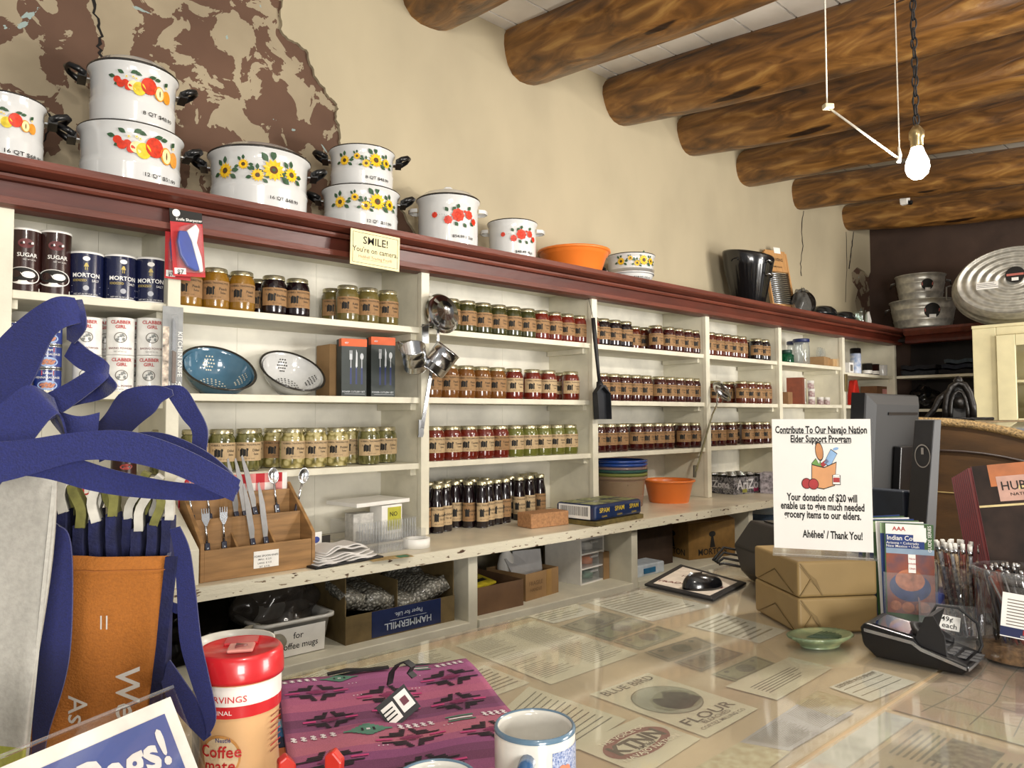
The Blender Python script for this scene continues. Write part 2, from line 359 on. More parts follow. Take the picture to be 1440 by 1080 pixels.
LOGS = [(1.80, 3.165, .155), (2.36, 3.085, .148), (3.07, 3.06, .140), (3.72, 3.05, .128), (4.35, 3.012, .120), (5.05, 2.978, .110), (5.87, 2.955, .108)]
LB = ['thickest log beam, cut by the top left of the picture', 'log beam second from the left, above the white rose pots', 'log beam third from the left, knotty and honey coloured', 'log beam fourth from the left, end above the orange tub', 'log beam fifth from the left, behind the hanging white rod', 'log beam sixth from the left, with the small security camera under it', 'thin log beam nearest the dark brown end wall']
for i, (x, zb, r) in enumerate(LOGS):
    m = MB(); ph = random.uniform(0, 6); n = 40; vs = []; fs = []; nn = 20
    for k in range(n+1):
        t = k/n; y = YW+.05-t*4.2; yy = YW-y
        rr = r*(1+.05*math.sin(yy*2.3+ph)+.03*math.sin(yy*5.1+ph*2)+t*.10)
        if k == 0: rr *= .93
        cx = x+.02*math.sin(yy*1.3+ph); cz = zb+r-yy*KS+.012*math.sin(yy*1.9+ph*1.5)
        for j in range(nn):
            a = 2*math.pi*j/nn; q = rr*(1+.035*math.sin(3*a+yy*2+ph)+.02*math.sin(5*a-yy*3))
            vs.append((q*math.cos(a)+cx-x, y-YW, cz+q*math.sin(a)-zb))
    for k in range(n):
        for j in range(nn): fs.append((k*nn+j, k*nn+(j+1) % nn, (k+1)*nn+(j+1) % nn, (k+1)*nn+j))
    fs.append(tuple(range(nn)))
    m.add(vs, fs, 0, True); o = m.build('ceiling_beam', logm, loc=(x, YW, zb)); tag(o, LB[i], 'beam', 'log beams under the ceiling')
# plaster collars round the log ends and ceiling boards
bm_ = MB(); grey = mat('whitewashed_ceiling_board', 'e0dcd4', .8, var=.10, scale=3, bump=.15, bscale=10)
yb = YW+.1
while yb > -1.7:
    wd = random.uniform(.17, .24); y0 = yb-wd; yc = (yb+y0)/2; zc = 3.345-(YW-yc)*KS
    x0 = .4
    bm_.add([(x0, y0+.006, zc-KS*wd/2), (XW+.1, y0+.006, zc-.10-KS*wd/2), (XW+.1, yb-.004, zc-.10+KS*wd/2), (x0, yb-.004, zc+KS*wd/2),
             (x0, y0+.006, zc+.03), (XW+.1, y0+.006, zc-.07), (XW+.1, yb-.004, zc-.07), (x0, yb-.004, zc+.03)],
            [(0, 3, 2, 1), (4, 5, 6, 7), (0, 1, 5, 4), (3, 7, 6, 2), (0, 4, 7, 3), (1, 2, 6, 5)])
    yb = y0
struct(bm_.build('ceiling', grey))
struct(MB().box(.4, -1.7, 3.42, XW+.1, YW+.1, 3.5).build('ceiling', mat('dark_roof_void', '1a1512', .9)))
# ================================================================ WALL SHELVING (built-in unit)
UP = [-.35, .285, .695, 1.58, 2.515, 3.42, 4.195, 5.06, 5.945]
ZA, ZB, ZC, ZL = 1.832, 1.573, 1.335, 1.07
sh = thing('wall_shelving', 'long cream painted wall shelving filled with jars and tins', 'shelving', (0, YF, 0))
def sp(mb, name, m, **k):
    mb2 = mb; o = mb2.build(name, m, sh, **k); return o
def wrel(mb):  # world coordinates into the thing's frame
    mb.v = [(x, y-YF, z) for x, y, z in mb.v]; return mb
uw = .028
for i, x in enumerate(UP):
    m = MB().box(x-uw/2, YF, ZL, x+uw/2, YW-.03, 2.09); m.box(x-uw/2-.004, YF-.012, ZL, x+uw/2+.004, YF+.012, 2.09)
    sp(wrel(m), 'upright', cream, bev=.002)
for i in range(len(UP)-1):
    a, b = UP[i]+uw/2, UP[i+1]-uw/2
    for z in (ZA, ZB, ZC):
        zz = z+random.uniform(-.002, .002) if i else z
        if i == 7 and z == ZA: zz = 1.80
        m = MB().box(a, YF+.002, zz-.022, b, YW-.03, zz); sp(wrel(m), 'shelf_board', cream, bev=.002)
        for ca in (a, b-.022): sp(wrel(MB().box(ca, YF+.03, zz-.046, ca+.022, YW-.04, zz-.0225)), 'shelf_cleat', cream)
bk = MB()
for i in range(len(UP)-1):
    a, b = UP[i], UP[i+1]; n = 3
    for k in range(n): bk.box(a+(b-a)*k/n+.0004, YW-.03, ZL, a+(b-a)*(k+1)/n-.0004, YW-.018, 2.09)
sp(wrel(bk), 'back_panel', creamd)
sp(wrel(MB().box(-.35, YF, 2.075, 5.95, YW-.015, 2.10)), 'top_board', cream)
c = MB()
x0, x1 = -.4, 6.0
def mould(c, prof, x0, x1, m):
    n = len(prof); c.add([(x0, y, z) for y, z in prof]+[(x1, y, z) for y, z in prof], [tuple(range(n)), tuple(range(2*n-1, n-1, -1))]+[(i, n+i, n+(i+1) % n, (i+1) % n) for i in range(n)], m)
mould(c, [(YF-.025, 2.035), (YF-.045, 2.04), (YF-.045, 2.058), (YF-.03, 2.062), (YF+.03, 2.062), (YF+.03, 2.035)], x0, x1, 1)
mould(c, [(YF-.028, 2.062), (YF-.034, 2.098), (YF+.03, 2.098), (YF+.03, 2.062)], x0, x1, 0)
mould(c, [(YF-.055, 2.098), (YF-.06, 2.105), (YF-.06, 2.112), (YF-.045, 2.116), (YF+.03, 2.116), (YF+.03, 2.098)], x0, x1, 1)
mould(c, [(YF-.06, 2.116), (YF-.095, 2.124), (YF-.10, 2.13), (YF-.10, 2.148), (YF+.03, 2.148), (YF+.03, 2.116)], x0, x1, 1)
sp(wrel(c), 'cornice', [redp, redl])
ZT = 2.15
sp(wrel(MB().box(-.4, YF-.085, 2.1485, XW-.3, YW-.02, ZT)), 'cornice_top', mat('dusty_shelf_top', '5b4a38', .8, var=.12))
# ledge / worktop
lg = MB().box(-.4, 1.955, 1.035, 5.95, YW-.03, ZL-.0005)
tag(lg.build('ledge_counter', ledgem, bev=.004), 'worn cream ledge running under the wall shelves', 'worktop')
lt = bpy.data.objects['ledge_counter']
MB().box(-.4, 1.949, 1.033, 5.95, 1.9548, ZL-.001).build('front_edge', chip, lt)
lo = thing('lower_shelving', 'low open cream shelving below the worn ledge', 'shelving', (0, 1.98, 0))
def lrel(mb): mb.v = [(x, y-1.98, z) for x, y, z in mb.v]; return mb
for x in (.35, 1.60, 2.468, 3.39, 4.3, 5.2):
    lrel(MB().box(x-.02, 1.985, .02, x+.02, YW-.03, 1.034)).build('upright', cream, lo, bev=.002)
for a, b in ((-.4, 1.58), (1.62, 2.448), (2.488, 3.37), (3.41, 4.28), (4.32, 5.18)):
    lrel(MB().box(a, 1.975, .775, b, YW-.03, .81)).build('shelf_board', cream, lo, bev=.003)
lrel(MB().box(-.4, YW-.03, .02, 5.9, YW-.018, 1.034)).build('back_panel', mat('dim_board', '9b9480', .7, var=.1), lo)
# ================================================================ END WALL SHELVING
ew = thing('end_wall_shelving', 'dark shelving with white shelf edges on the end wall', 'shelving', (5.944, 1.9, 0))
def erel(mb): mb.v = [(x-5.944, y-1.9, z) for x, y, z in mb.v]; return mb
dk = mat('dark_stained_board', '1d130e', .6, var=.15)
for z in (1.80, 1.548, 1.2): erel(MB().box(5.945, .6, z-.02, XW-.02, 2.235, z)).build('shelf_board', cream, ew, bev=.002)
erel(MB().box(XW-.02, .6, .02, XW-.003, 2.235, 2.08)).build('back_panel', dk, ew)
erel(MB().box(5.96, .6, 2.06, XW-.02, 2.235, 2.08)).build('top_board', dk, ew)
c = MB()
def mouldy(c, prof, y0, y1, m):
    n = len(prof); c.add([(x, y0, z) for x, z in prof]+[(x, y1, z) for x, z in prof], [tuple(range(n)), tuple(range(2*n-1, n-1, -1))]+[(i, n+i, n+(i+1) % n, (i+1) % n) for i in range(n)], m)
XF = 5.945
mouldy(c, [(XF-.03, 2.037), (XF-.045, 2.042), (XF-.045, 2.06), (XF-.03, 2.098), (XF+.03, 2.098), (XF+.03, 2.037)], .6, 2.149, 0)
mouldy(c, [(XF-.058, 2.098), (XF-.09, 2.13), (XF-.09, 2.147), (XF+.03, 2.147), (XF+.03, 2.098)], .6, 2.149, 1)
erel(c).build('cornice', [redp, redl], ew)
erel(MB().box(5.9, .6, 2.1475, XW-.003, 2.145, 2.149)).build('cornice_top', MATS['dusty_shelf_top'], ew)
# ================================================================ YELLOW DISPLAY CABINET
yel = mat('pale_yellow_paint', 'e8dfb4', .5, var=.04, scale=10, bump=.08)
yc = thing('display_cabinet', 'pale yellow painted cabinet with glass door at the right edge', 'cabinet', (5.3, 1.0, 0))
def yrel(mb): mb.v = [(x-5.3, y-1.0, z) for x, y, z in mb.v]; return mb
yy1 = 1.525; zt = 2.065
yrel(MB().box(5.3, .5, .02, 5.9, .53, zt-.02).box(5.3, yy1-.03, .02, 5.9, yy1, zt-.02).box(5.88, .53, .02, 5.9, yy1-.03, zt-.02).box(5.29, .49, zt-.02, 5.9, yy1+.005, zt)).build('body', yel, yc, bev=.003)
yrel(MB().box(5.285, yy1-.13, .02, 5.3, yy1, zt-.021).box(5.285, .5, zt-.07, 5.3, yy1-.131, zt-.021).box(5.285, .5, .02, 5.3, .58, zt-.071)).build('face_frame', yel, yc, bev=.003)
yrel(MB().box(5.265, yy1-.235, 1.43, 5.284, yy1-.135, zt-.073).box(5.265, .6, zt-.14, 5.284, yy1-.236, zt-.073).box(5.265, .6, 1.43, 5.284, yy1-.236, 1.48)).build('door', yel, yc, bev=.003)
yrel(MB().box(5.272, .6, 1.48, 5.276, yy1-.236, zt-.141)).build('glass_pane', clearm, yc)
yrel(MB().box(5.32, .53, 1.70, 5.87, yy1-.031, 1.715).box(5.32, .53, 1.44, 5.87, yy1-.031, 1.455)).build('shelf_board', yel, yc)
# ================================================================ ENAMEL POTS ON THE TOP SHELF
fr_red = mat('fruit_red', 'c9341a', .3, var=.15, scale=90, coat=.3); fr_yel = mat('fruit_yellow', 'd8bd2c', .3, var=.12, scale=90, coat=.3); fr_or = mat('fruit_orange', 'd8902a', .3, var=.1, scale=90, coat=.3)
petal = mat('petal_yellow', 'e6b71a', .3, var=.15, scale=120, coat=.3); brownc = mat('flower_centre_brown', '5a3213', .4, var=.2, scale=200)
leafm = mat('leaf_green', '2f5132', .35, var=.2, scale=90, coat=.3); cut = mat('cut_apple_cream', 'ead9a0', .3, var=.1, scale=80); rosem = mat('rose_red', 'd0402c', .3, var=.25, scale=160, coat=.3)
potrim = mat('dark_enamel_rim', '2a2724', .25, var=.1, coat=.4)
DM = [enamel, potrim, ink, fr_red, fr_yel, fr_or, petal, brownc, leafm, cut, rosem]
def leaf(l, w, cx, cy, rot):
    vs = []; n = 5
    for k in range(n+1):
        t = k/n; vs.append((l*t, w*math.sin(math.pi*t)))
    for k in range(n-1, 0, -1):
        t = k/n; vs.append((l*t, -w*math.sin(math.pi*t)))
    c, s = math.cos(rot), math.sin(rot); return [(cx+x*c-y*s, cy+x*s+y*c) for x, y in vs], [tuple(range(len(vs)))]
def decal(mb, kind, R, zc, S, u0, slope=0):
    def B(sh, m, off=.0008): mb.bend(sh[0], sh[1], R, u0, zc, m, off, slope)
    if kind == 'fruit':
        for x, y, l, a in ((-.52, .30, .2, 2.6), (-.35, .34, .2, .5), (-.05, .32, .24, 2.8), (.12, .30, .25, .4), (.3, .30, .2, .3), (.62, .22, .2, .9), (-.75, .2, .2, 2.9), (-.62, .05, .18, 3.6)): B(leaf(l*S, .055*S, x*S, y*S, a), 8)
        for x, y, r in ((-.70, .12, .10), (-.60, .0, .11), (-.48, .05, .09), (-.40, -.08, .10)): B(disc(r*S, 12, x*S, y*S), 3, .0010)
        B(disc(.15*S, 16, -.27*S, -.02*S), 9, .0011); B(disc(.17*S, 16, -.12*S, -.08*S, .2*S), 4, .0013)
        B(disc(.22*S, 18, .14*S, .06*S, .25*S), 3, .0015); B(disc(.16*S, 16, .45*S, -.06*S, .22*S), 5, .0013); B(disc(.125*S, 16, .46*S, -.06*S, .185*S), 9, .0016); B(disc(.02*S, 8, .46*S, -.06*S, .10*S), 7, .0018)
        B(disc(.14*S, 16, .70*S, -.08*S, .2*S), 5, .0014)
        for x, y in ((-.45, .22), (-.28, .24), (.68, .2), (-.2, .2)): B(star(.05*S, .025*S, 5, x*S, y*S), 9, .0018); B(disc(.018*S, 8, x*S, y*S), 6, .0021)
    elif kind == 'sun':
        for x, y, r in ((-.85, .0, .20), (-.38, .13, .13), (-.05, -.12, .16), (.32, .05, .27), (.78, .03, .19)):
            for a in (1.6, .0, -.6, 3.4, 2.2): B(leaf(r*.95*S, r*.28*S, (x+.85*r*math.cos(a))*S, (y+.85*r*math.sin(a))*S, a), 8)
        for x, y, r in ((-.85, .0, .20), (-.38, .13, .13), (-.05, -.12, .16), (.32, .05, .27), (.78, .03, .19)):
            B(star(r*S, r*.72*S, 13, x*S, y*S), 6, .0012); B(disc(r*.36*S, 12, x*S, y*S), 7, .0015); B(disc(r*.14*S, 10, x*S, y*S), 8, .0018)
    else:
        for a in range(18):
            t = a/17; x = -.8+1.5*t; y = .05*math.sin(t*9)+.02; B(disc(.012*S, 5, x*S, y*S), 8)
        for x, y, a in ((-.3, .18, 2.2), (-.15, .22, .8), (.05, .3, 1.2), (-.05, -.2, -.9), (.3, -.22, -.9), (.5, .3, .8), (.62, -.15, -.6)): B(leaf(.2*S, .07*S, x*S, y*S, a), 8)
        for x, y, r in ((-.82, .06, .12), (-.30, -.14, .17), (.08, .06, .26), (.55, .12, .18), (.80, -.1, .14), (.36, .22, .06)):
            B(star(r*S, r*.86*S, 8, x*S, y*S), 10, .0012); B(star(r*.6*S, r*.45*S, 7, x*S, y*S, .3), 3, .0015); B(disc(r*.22*S, 8, x*S, y*S), 10, .0018)
def handle(mb, side, R, z, m0, m1):
    # black side handle with a steel bracket, on +x or -x
    s_ = side
    mb.box(min(s_*R*.98, s_*(R+.022)), -.016, z-.012, max(s_*R*.98, s_*(R+.022)), .016, z-.008, m1)
    pts = [(s_*(R+.012), -.030, z-.004), (s_*(R+.028), -.036, z+.004), (s_*(R+.048), -.026, z+.014), (s_*(R+.056), 0, z+.018), (s_*(R+.048), .026, z+.014), (s_*(R+.028), .036, z+.004), (s_*(R+.012), .030, z-.004)]
    mb.tube(pts, [.009, .0095, .008, .0075, .008, .0095, .009], 8, m0)
    mb.box(min(s_*(R+.006), s_*(R+.028)), -.034, z-.014, max(s_*(R+.006), s_*(R+.028)), .034, z+.002, m0)
pots = {}
def pot(label, pl, pr, z, hpx, kind, price, rot, du=0, style='black', lid=False, yc=None, group=None, seam=True, dz=.62, R=None, x=None):
    yc = yc or 2.33
    X, Rr = fitc(pl, pr, yc)
    if x is not None: X = x
    R = R or Rr
    depth = (Vector((X, yc, z))-CAM).dot(AXF); H = hpx*depth/FPX
    t = thing('enamel_pot', label, 'pot', (X, yc, z), faceCam(X, yc)+rot, group)
    w = MB(); b = R*.97
    prof = [(0, .002), (b*.9, .002), (b*.955, .006), (b*.97, .014)]
    if style == 'bulge': prof = [(0, .002), (b*.62, .002), (b*.80, H*.12), (b*.93, H*.30), (b*.97, H*.5), (b, H*.52)]
    zs = H*.40
    if seam: prof += [(b*.975, zs-.006), (b*.99, zs), (b*.975, zs+.006), (b*.98, zs+.012), (b*.965, zs+.016)]
    prof += [(b*.975, H*.8), (b*.985, H-.014), (R, H-.006), (R*1.015, H-.001)]
    w.lathe(prof, 56, 0)
    w.lathe([(R*1.015, H-.001), (R*1.018, H+.002), (R*1.0, H+.004), (R*.96, H-.003)], 56, 1)
    w.lathe([(R*.96, H-.003), (R*.92, H*.85), (R*(.90 if style != 'bulge' else .55), .012), (0, .012)], 56, 0)
    S = R*.82
    decal(w, kind, b, H*dz, S, du*R)
    w.btext(price, .0150, b, R*.50+.0, H*.20, 2, .010, sx=1.2)
    w.build('pot_body', DM, t)
    if style == 'black':
        for s_ in (-1, 1):
            h = MB(); handle(h, s_, b, H*.86, 0, 1); h.build('handle', [black, steel], t)
    elif style == 'loop':
        for s_ in (-1, 1):
            h = MB(); h.ribbon([(s_*b*.99, -.034, H*.80), (s_*(b+.022), -.028, H*.80), (s_*(b+.034), 0, H*.80), (s_*(b+.022), .028, H*.80), (s_*b*.99, .034, H*.80)], [(0, 0, .014)]*5, .004)
            h.build('handle', enamel, t)
    elif style == 'bulge':
        h = MB(); handle(h, -1, b, H*.62, 0, 1); h.build('handle', [black, steel], t)
    if lid:
        l = MB(); zl = H+.004
        l.lathe([(R*1.02, zl-.004), (R*1.025, zl), (R*1.0, zl+.003)], 48, 1)
        l.lathe([(R*1.0, zl+.003), (R*.93, zl+.008), (R*.8, zl+.022), (R*.4, zl+.040), (R*.12, zl+.043), (0, zl+.043)], 48, 0)
        o = l.build('lid', [enamel, potrim], t)
        if style == 'loop':
            k = MB(); k.tube([(-.022, 0, zl+.041), (-.020, 0, zl+.050), (-.008, 0, zl+.058), (.008, 0, zl+.058), (.020, 0, zl+.050), (.022, 0, zl+.041)], .004, 8); k.build('knob', enamel, o)
    return H
pot('white enamel pot with fruit picture, cut by the left edge of the photo', -62, 55, ZT, 100, 'fruit', '16 QT $68.99', .0, .10, yc=2.34, group='fruit decorated pots')
h = pot('wide white fruit pot marked 12 QT, under the smaller fruit pot', 99, 252, ZT, 84, 'fruit', '12 QT $51.99', .1, .22, lid=False, yc=2.345, group='fruit decorated pots')
lidm = mat('black_enamel_lid', '1a1816', .2, var=.1, coat=.4)
pot('smaller white fruit pot marked 8 QT, on top of the 12 QT pot', 112, 243, ZT+h+.006, 83, 'fruit', '8 QT $48.99', .1, .12, lid=True, yc=2.345, group='fruit decorated pots')
pot('very wide white sunflower pot marked 16 QT, standing alone', 287, 433, ZT, 82, 'sun', '16 QT $68.99', .0, .0, lid=True, yc=2.35, group='sunflower pots with black handles')
h = pot('white sunflower pot marked 12 QT, under the smaller sunflower pot', 450, 561, ZT, 61, 'sun', '12 QT $51.99', .0, .16, yc=2.345, group='sunflower pots with black handles')
pot('smaller white sunflower pot marked 8 QT, on top of the sunflower pot', 460, 554, ZT+h+.006, 55, 'sun', '8 QT $48.99', .0, .16, yc=2.345, lid=False, group='sunflower pots with black handles')
pot('tall white lidded stockpot with red roses', 585, 675, ZT, 71, 'rose', '$54.89 /12qt', .0, .25, style='loop', lid=True, yc=2.33, group='white rose stockpots', seam=False, dz=.58)
pot('smaller white rose stockpot without a lid', 686, 757, ZT, 56, 'rose', '$48.49 /8qt', .0, .30, style='loop', yc=2.33, group='white rose stockpots', seam=False, dz=.60)
pot('small round bellied white sunflower pot right of the orange tub', 855, 924, ZT, 42, 'sun', '$38.95 /10qt', .0, .30, style='bulge', yc=2.35, seam=True, dz=.74)
# orange tub upright on the top shelf
def tub(name, label, cat, X, Y, z, R, H, m, group=None, taper=.74, sx=1, rz=0, ribs=40, t=.0025, rimw=.008):
    o = MB(); wob = lambda a, zz: 1+(.006*math.cos(a*ribs) if zz > H*.8 else 0)
    o.lathe([(0, 0), (R*taper*.97, 0), (R*taper, .004), (R*(taper+(1-taper)*.75), H*.78), (R*.975, H*.80), (R*.985, H*.90), (R*1.0, H*.91), (R+rimw, H*.92), (R+rimw, H), (R-.004, H), (R*.965, H*.9), (R*(taper+(1-taper)*.75)-t*2, H*.77), (R*taper-t, .006), (0, .006)], 64, 0, sx=sx, wob=wob)
    ob = o.build(name, m); ob.location = (X, Y, z); ob.rotation_euler.z = rz; return tag(ob, label, cat, group)
X, R = fitc(757, 861, 2.36); tub('plastic_tub', 'orange plastic tub standing among the pots on the top shelf', 'tub', X, 2.36, ZT, R-.008, .122, orangep)
# SMILE sign
cs = [P(494, 322, 'y', YF-.115), P(563, 336, 'y', YF-.115), P(562, 377, 'y', YF-.115), P(497, 366, 'y', YF-.115)]
wS = (cs[1]-cs[0]).length; hS = .118; cc = sum(cs, Vector())/4; cc.y = YF-.108
t = thing('camera_notice', 'cream sign saying smile, you are on camera, hung on the red cornice', 'sign', M=frame((cc.x, cc.y, cc.z-.003), (1, 0, -.02), (0, 0, 1), (0, -1, 0)))
m = MB().box(-wS/2, -hS/2, -.003, wS/2, hS/2, 0)
signm = mat('cream_card', 'e4d7a6', .6, var=.03); m.build('sign_board', signm, t)
I4 = Matrix.Identity(4)
g = MB(); fw, fh = wS/2-.008, hS/2-.008
for a in ((-fw, -fh, fw, -fh+.0012), (-fw, fh-.0012, fw, fh), (-fw, -fh, -fw+.0012, fh), (fw-.0012, -fh, fw, fh)): g.box(a[0], a[1], .0002, a[2], a[3], .0006)
g.text('SMILE!', .036, tr(0, .026, 0), 0, .012); g.text("You're on camera.", .0255, tr(0, -.006, 0), 0, .005, sx=.92); g.build('printed_words', [ink, redi], t)
g = MB(); g.text('Hubbell Trading Post®', .014, tr(0, -.029, 0), 0, 0, sx=1.0); g.box(-.05, -.0375, .0002, .05, -.0367, .0006); g.build('printed_name', mat('dull_red_ink', '8a5a40', .6), t)
# coal scuttle bucket
X, R = fitc(1019, 1094, 2.35)
t = thing('coal_scuttle', 'black fluted metal coal bucket on the top shelf', 'bucket', (X, 2.35, ZT), faceCam(X, 2.35))
dp = (Vector((X, 2.35, ZT))-CAM).dot(AXF); H = 74*dp/FPX
gl = mat('gloss_black_metal', '0d0d10', .22, var=.1, coat=.5)
m = MB(); wob = lambda a, z: 1+(.012*math.cos(a*32) if z < H*.78 else 0)
m.lathe([(0, .012), (R*.56, .012), (R*.60, .02), (R*.92, H*.76), (R*.94, H*.78), (R*1.0, H*.97), (R*.985, H), (R*.93, H*.8), (R*.5, .03), (0, .03)], 96, 0, wob=wob)
for i, v in enumerate(m.v):
    if v[2] > H*.85: m.v[i] = (v[0]*(1.0), v[1], v[2]-.030*(v[0]/R)*1.0+.006)
m.build('bucket_body', gl, t)
MB().lathe([(0, 0), (R*.60, 0), (R*.58, .012), (0, .012)], 32).build('foot_ring', gl, t)
m = MB(); m.tube([(-R*.62, -R*.72, H*.86), (-R*.60, -R*.80, H*.90), (-R*.40, -R*.92, H*.90), (-R*.38, -R*.88, H*.86)], .004, 6); m.build('handle', gl, t)
for k in range(2):
    m = MB(); m.tube([(R*.62, -R*.70, H*(.80-.25*k)), (R*.75, -R*.78, H*(.83-.25*k)), (R*.9, -R*.55, H*(.80-.25*k)), (R*.82, -R*.42, H*(.78-.25*k))], .005, 8); m.build('bail_ear', steel, t)
MB().box(R*.1, -R*.63, .004, R*.42, -R*.605, .018).build('price_sticker', white, t)
# washboard behind it
q = P(1098, 430, 'y', 2.44)
t = thing('washboard', 'wooden washboard with paper tag, behind the black bucket', 'washboard', M=frame((q.x-.02, 2.40, ZT), (1, -.25, 0), (.05, .18, 1)))
wood = mat('pale_pine', 'b98a55', .6, var=.1, scale=14, stretch=(8, 1, 1))
dpt = (q-CAM).dot(AXF)/FPX; Hw = 98*dpt; Ww = 44*dpt
for s_ in (-1, 1): MB().box(s_*Ww/2-.012*(s_ > 0), 0, -.01, s_*Ww/2+.012*(s_ < 0), Hw*.97, .01).build('side_rail', wood, t)
m = MB().box(-Ww/2+.012, Hw*.68, -.008, Ww/2-.012, Hw, .008); m.build('top_panel', wood, t)
m = MB(); m.text('SERVENS', .030, tr(0, Hw*.86, .0085), 0, .01); m.text('AMERICAN', .017, tr(0, Hw*.75, .0085), 0, .004); m.build('printed_words', ink, t)
m = MB()
for k in range(16): m.tube([(-Ww/2+.012, Hw*(.2+.03*k), 0), (Ww/2-.012, Hw*(.2+.03*k), 0)], .006, 6)
m.build('ribbed_plate', steeld, t); MB().box(-Ww/2+.012, Hw*.14, -.006, Ww/2-.012, Hw*.19, .006).build('cross_rail', wood, t)
MB().box(-.01, Hw*.96, .009, .05, Hw*1.05, .010).build('paper_tag', white, t)
# bag of dark wares, roasters, glass jar, paper on the top shelf
def blob(name, label, cat, x, y, z, sx, sy, sz, m, seed=1, amp=.18, n=22, group=None, parent=None, sub=1):
    rnd = random.Random(seed); ks = [(rnd.uniform(2, 9), rnd.uniform(2, 9), rnd.uniform(0, 6), rnd.uniform(0, 6)) for _ in range(7)]
    mb = MB(); vs = []; fs = []
    for i in range(n+1):
        ph = math.pi*i/n
        for j in range(n*2):
            a = math.pi*j/n; r = 1+amp*sum(math.sin(k[0]*ph+k[2])*math.sin(round(k[1])*a+k[3]) for k in ks)/2.2
            X_ = math.sin(ph)*math.cos(a)*r*sx; Y_ = math.sin(ph)*math.sin(a)*r*sy; Z_ = max(-.55, math.cos(ph)*r)*sz+.55*sz
            vs.append((X_, Y_, Z_))
    for i in range(n):
        for j in range(n*2): fs.append((i*2*n+j, i*2*n+(j+1) % (2*n), (i+1)*2*n+(j+1) % (2*n), (i+1)*2*n+j))
    mb.add(vs, fs, 0, True); o = mb.build(name, m, parent); o.location = (x, y, z)
    return tag(o, label, cat, group) if not parent else o
q = P(1120, 440, 'y', 2.36)
graybag = clear('grey_plastic_bag', gl=1.5, rough=.15, op=.55, opcol='6b6a66')
t = thing('wrapped_pan', 'dark pan in a cloudy plastic bag right of the washboard', 'bag', (q.x+.02, 2.33, ZT))
blob('plastic_bag', None, None, 0, 0, 0, .09, .06, .118, graybag, 3, .12, parent=t)
m = MB(); m.lathe([(0, 0), (.085, 0), (.085, .02), (.07, .025), (0, .025)], 30, T=Matrix.Translation((0, 0, .09)) @ Matrix.Rotation(R_(72), 4, 'Y')); m.build('dark_pan', gl, t)
roast = mat('speckled_black_roaster', '14181a', .2, var=.6, scale=200, coat=.6)
for px, rr, hh, lab in ((1157, .105, .105, 'left dark domed roaster on the top shelf'), (1186, .095, .095, 'right dark domed roaster on the top shelf')):
    q = P(px, 450, 'y', 2.34); m = MB()
    m.lathe([(0, 0), (rr*.85, 0), (rr*.97, hh*.4), (rr*1.06, hh*.44), (rr*1.04, hh*.5), (rr*.95, hh*.72), (rr*.7, hh*.92), (rr*.3, hh), (0, hh)], 40, wob=lambda a, z: 1+(.012*math.cos(a*16) if z < hh*.4 else 0))
    o = m.build('roaster', roast, loc=(q.x, 2.34, ZT)); o.scale = (1.1, .8, 1); tag(o, lab, 'roaster', 'dark roasters on the top shelf')
def tumbler(name, label, cat, x, y, z, R, H, m, group=None, lid=None, lidh=.02, mouth=None):
    t = thing(name, label, cat, (x, y, z), 0, group); mo = mouth or R*.92; b = MB()
    b.lathe([(0, 0), (R*.93, 0), (R, .006), (R, H*.72), (mo, H*.86), (mo, H), (mo-.004, H), (mo-.004, H*.86), (R-.004, H*.7), (R-.004, .01), (0, .01)], 28); b.build('glass_body', m, t)
    if lid: MB().lathe([(0, H+lidh*.7), (mo+.002, H+lidh*.7), (mo+.004, H+lidh*.6), (mo+.004, H-lidh*.4), (mo, H-lidh*.4)], 28).build('lid', lid, t)
    return t
glassj = clear('faint_green_glass', tint=(.93, .97, .95), gl=1.5)
q = P(1206, 455, 'y', 2.32); tumbler('glass_jar', 'empty clear glass jar at the far end of the top shelf', 'jar', q.x+.03, 2.32, ZT, .055, .12, glassj)
q = P(1222, 458, 'y', 2.30); m = MB(); m.prism([(-.035, 0), (.03, .01), (.045, .06), (.005, .125), (-.03, .1)], .012, 0, FRONT); m.prism([(-.03, 0), (.03, .0), (.03, .05), (-.03, .05)], .05, 0, FRONT, -.06)
o = m.build('folded_tag', white, loc=(q.x, 2.31, ZT)); tag(o, 'folded white paper tag standing beside the empty glass jar', 'tag')
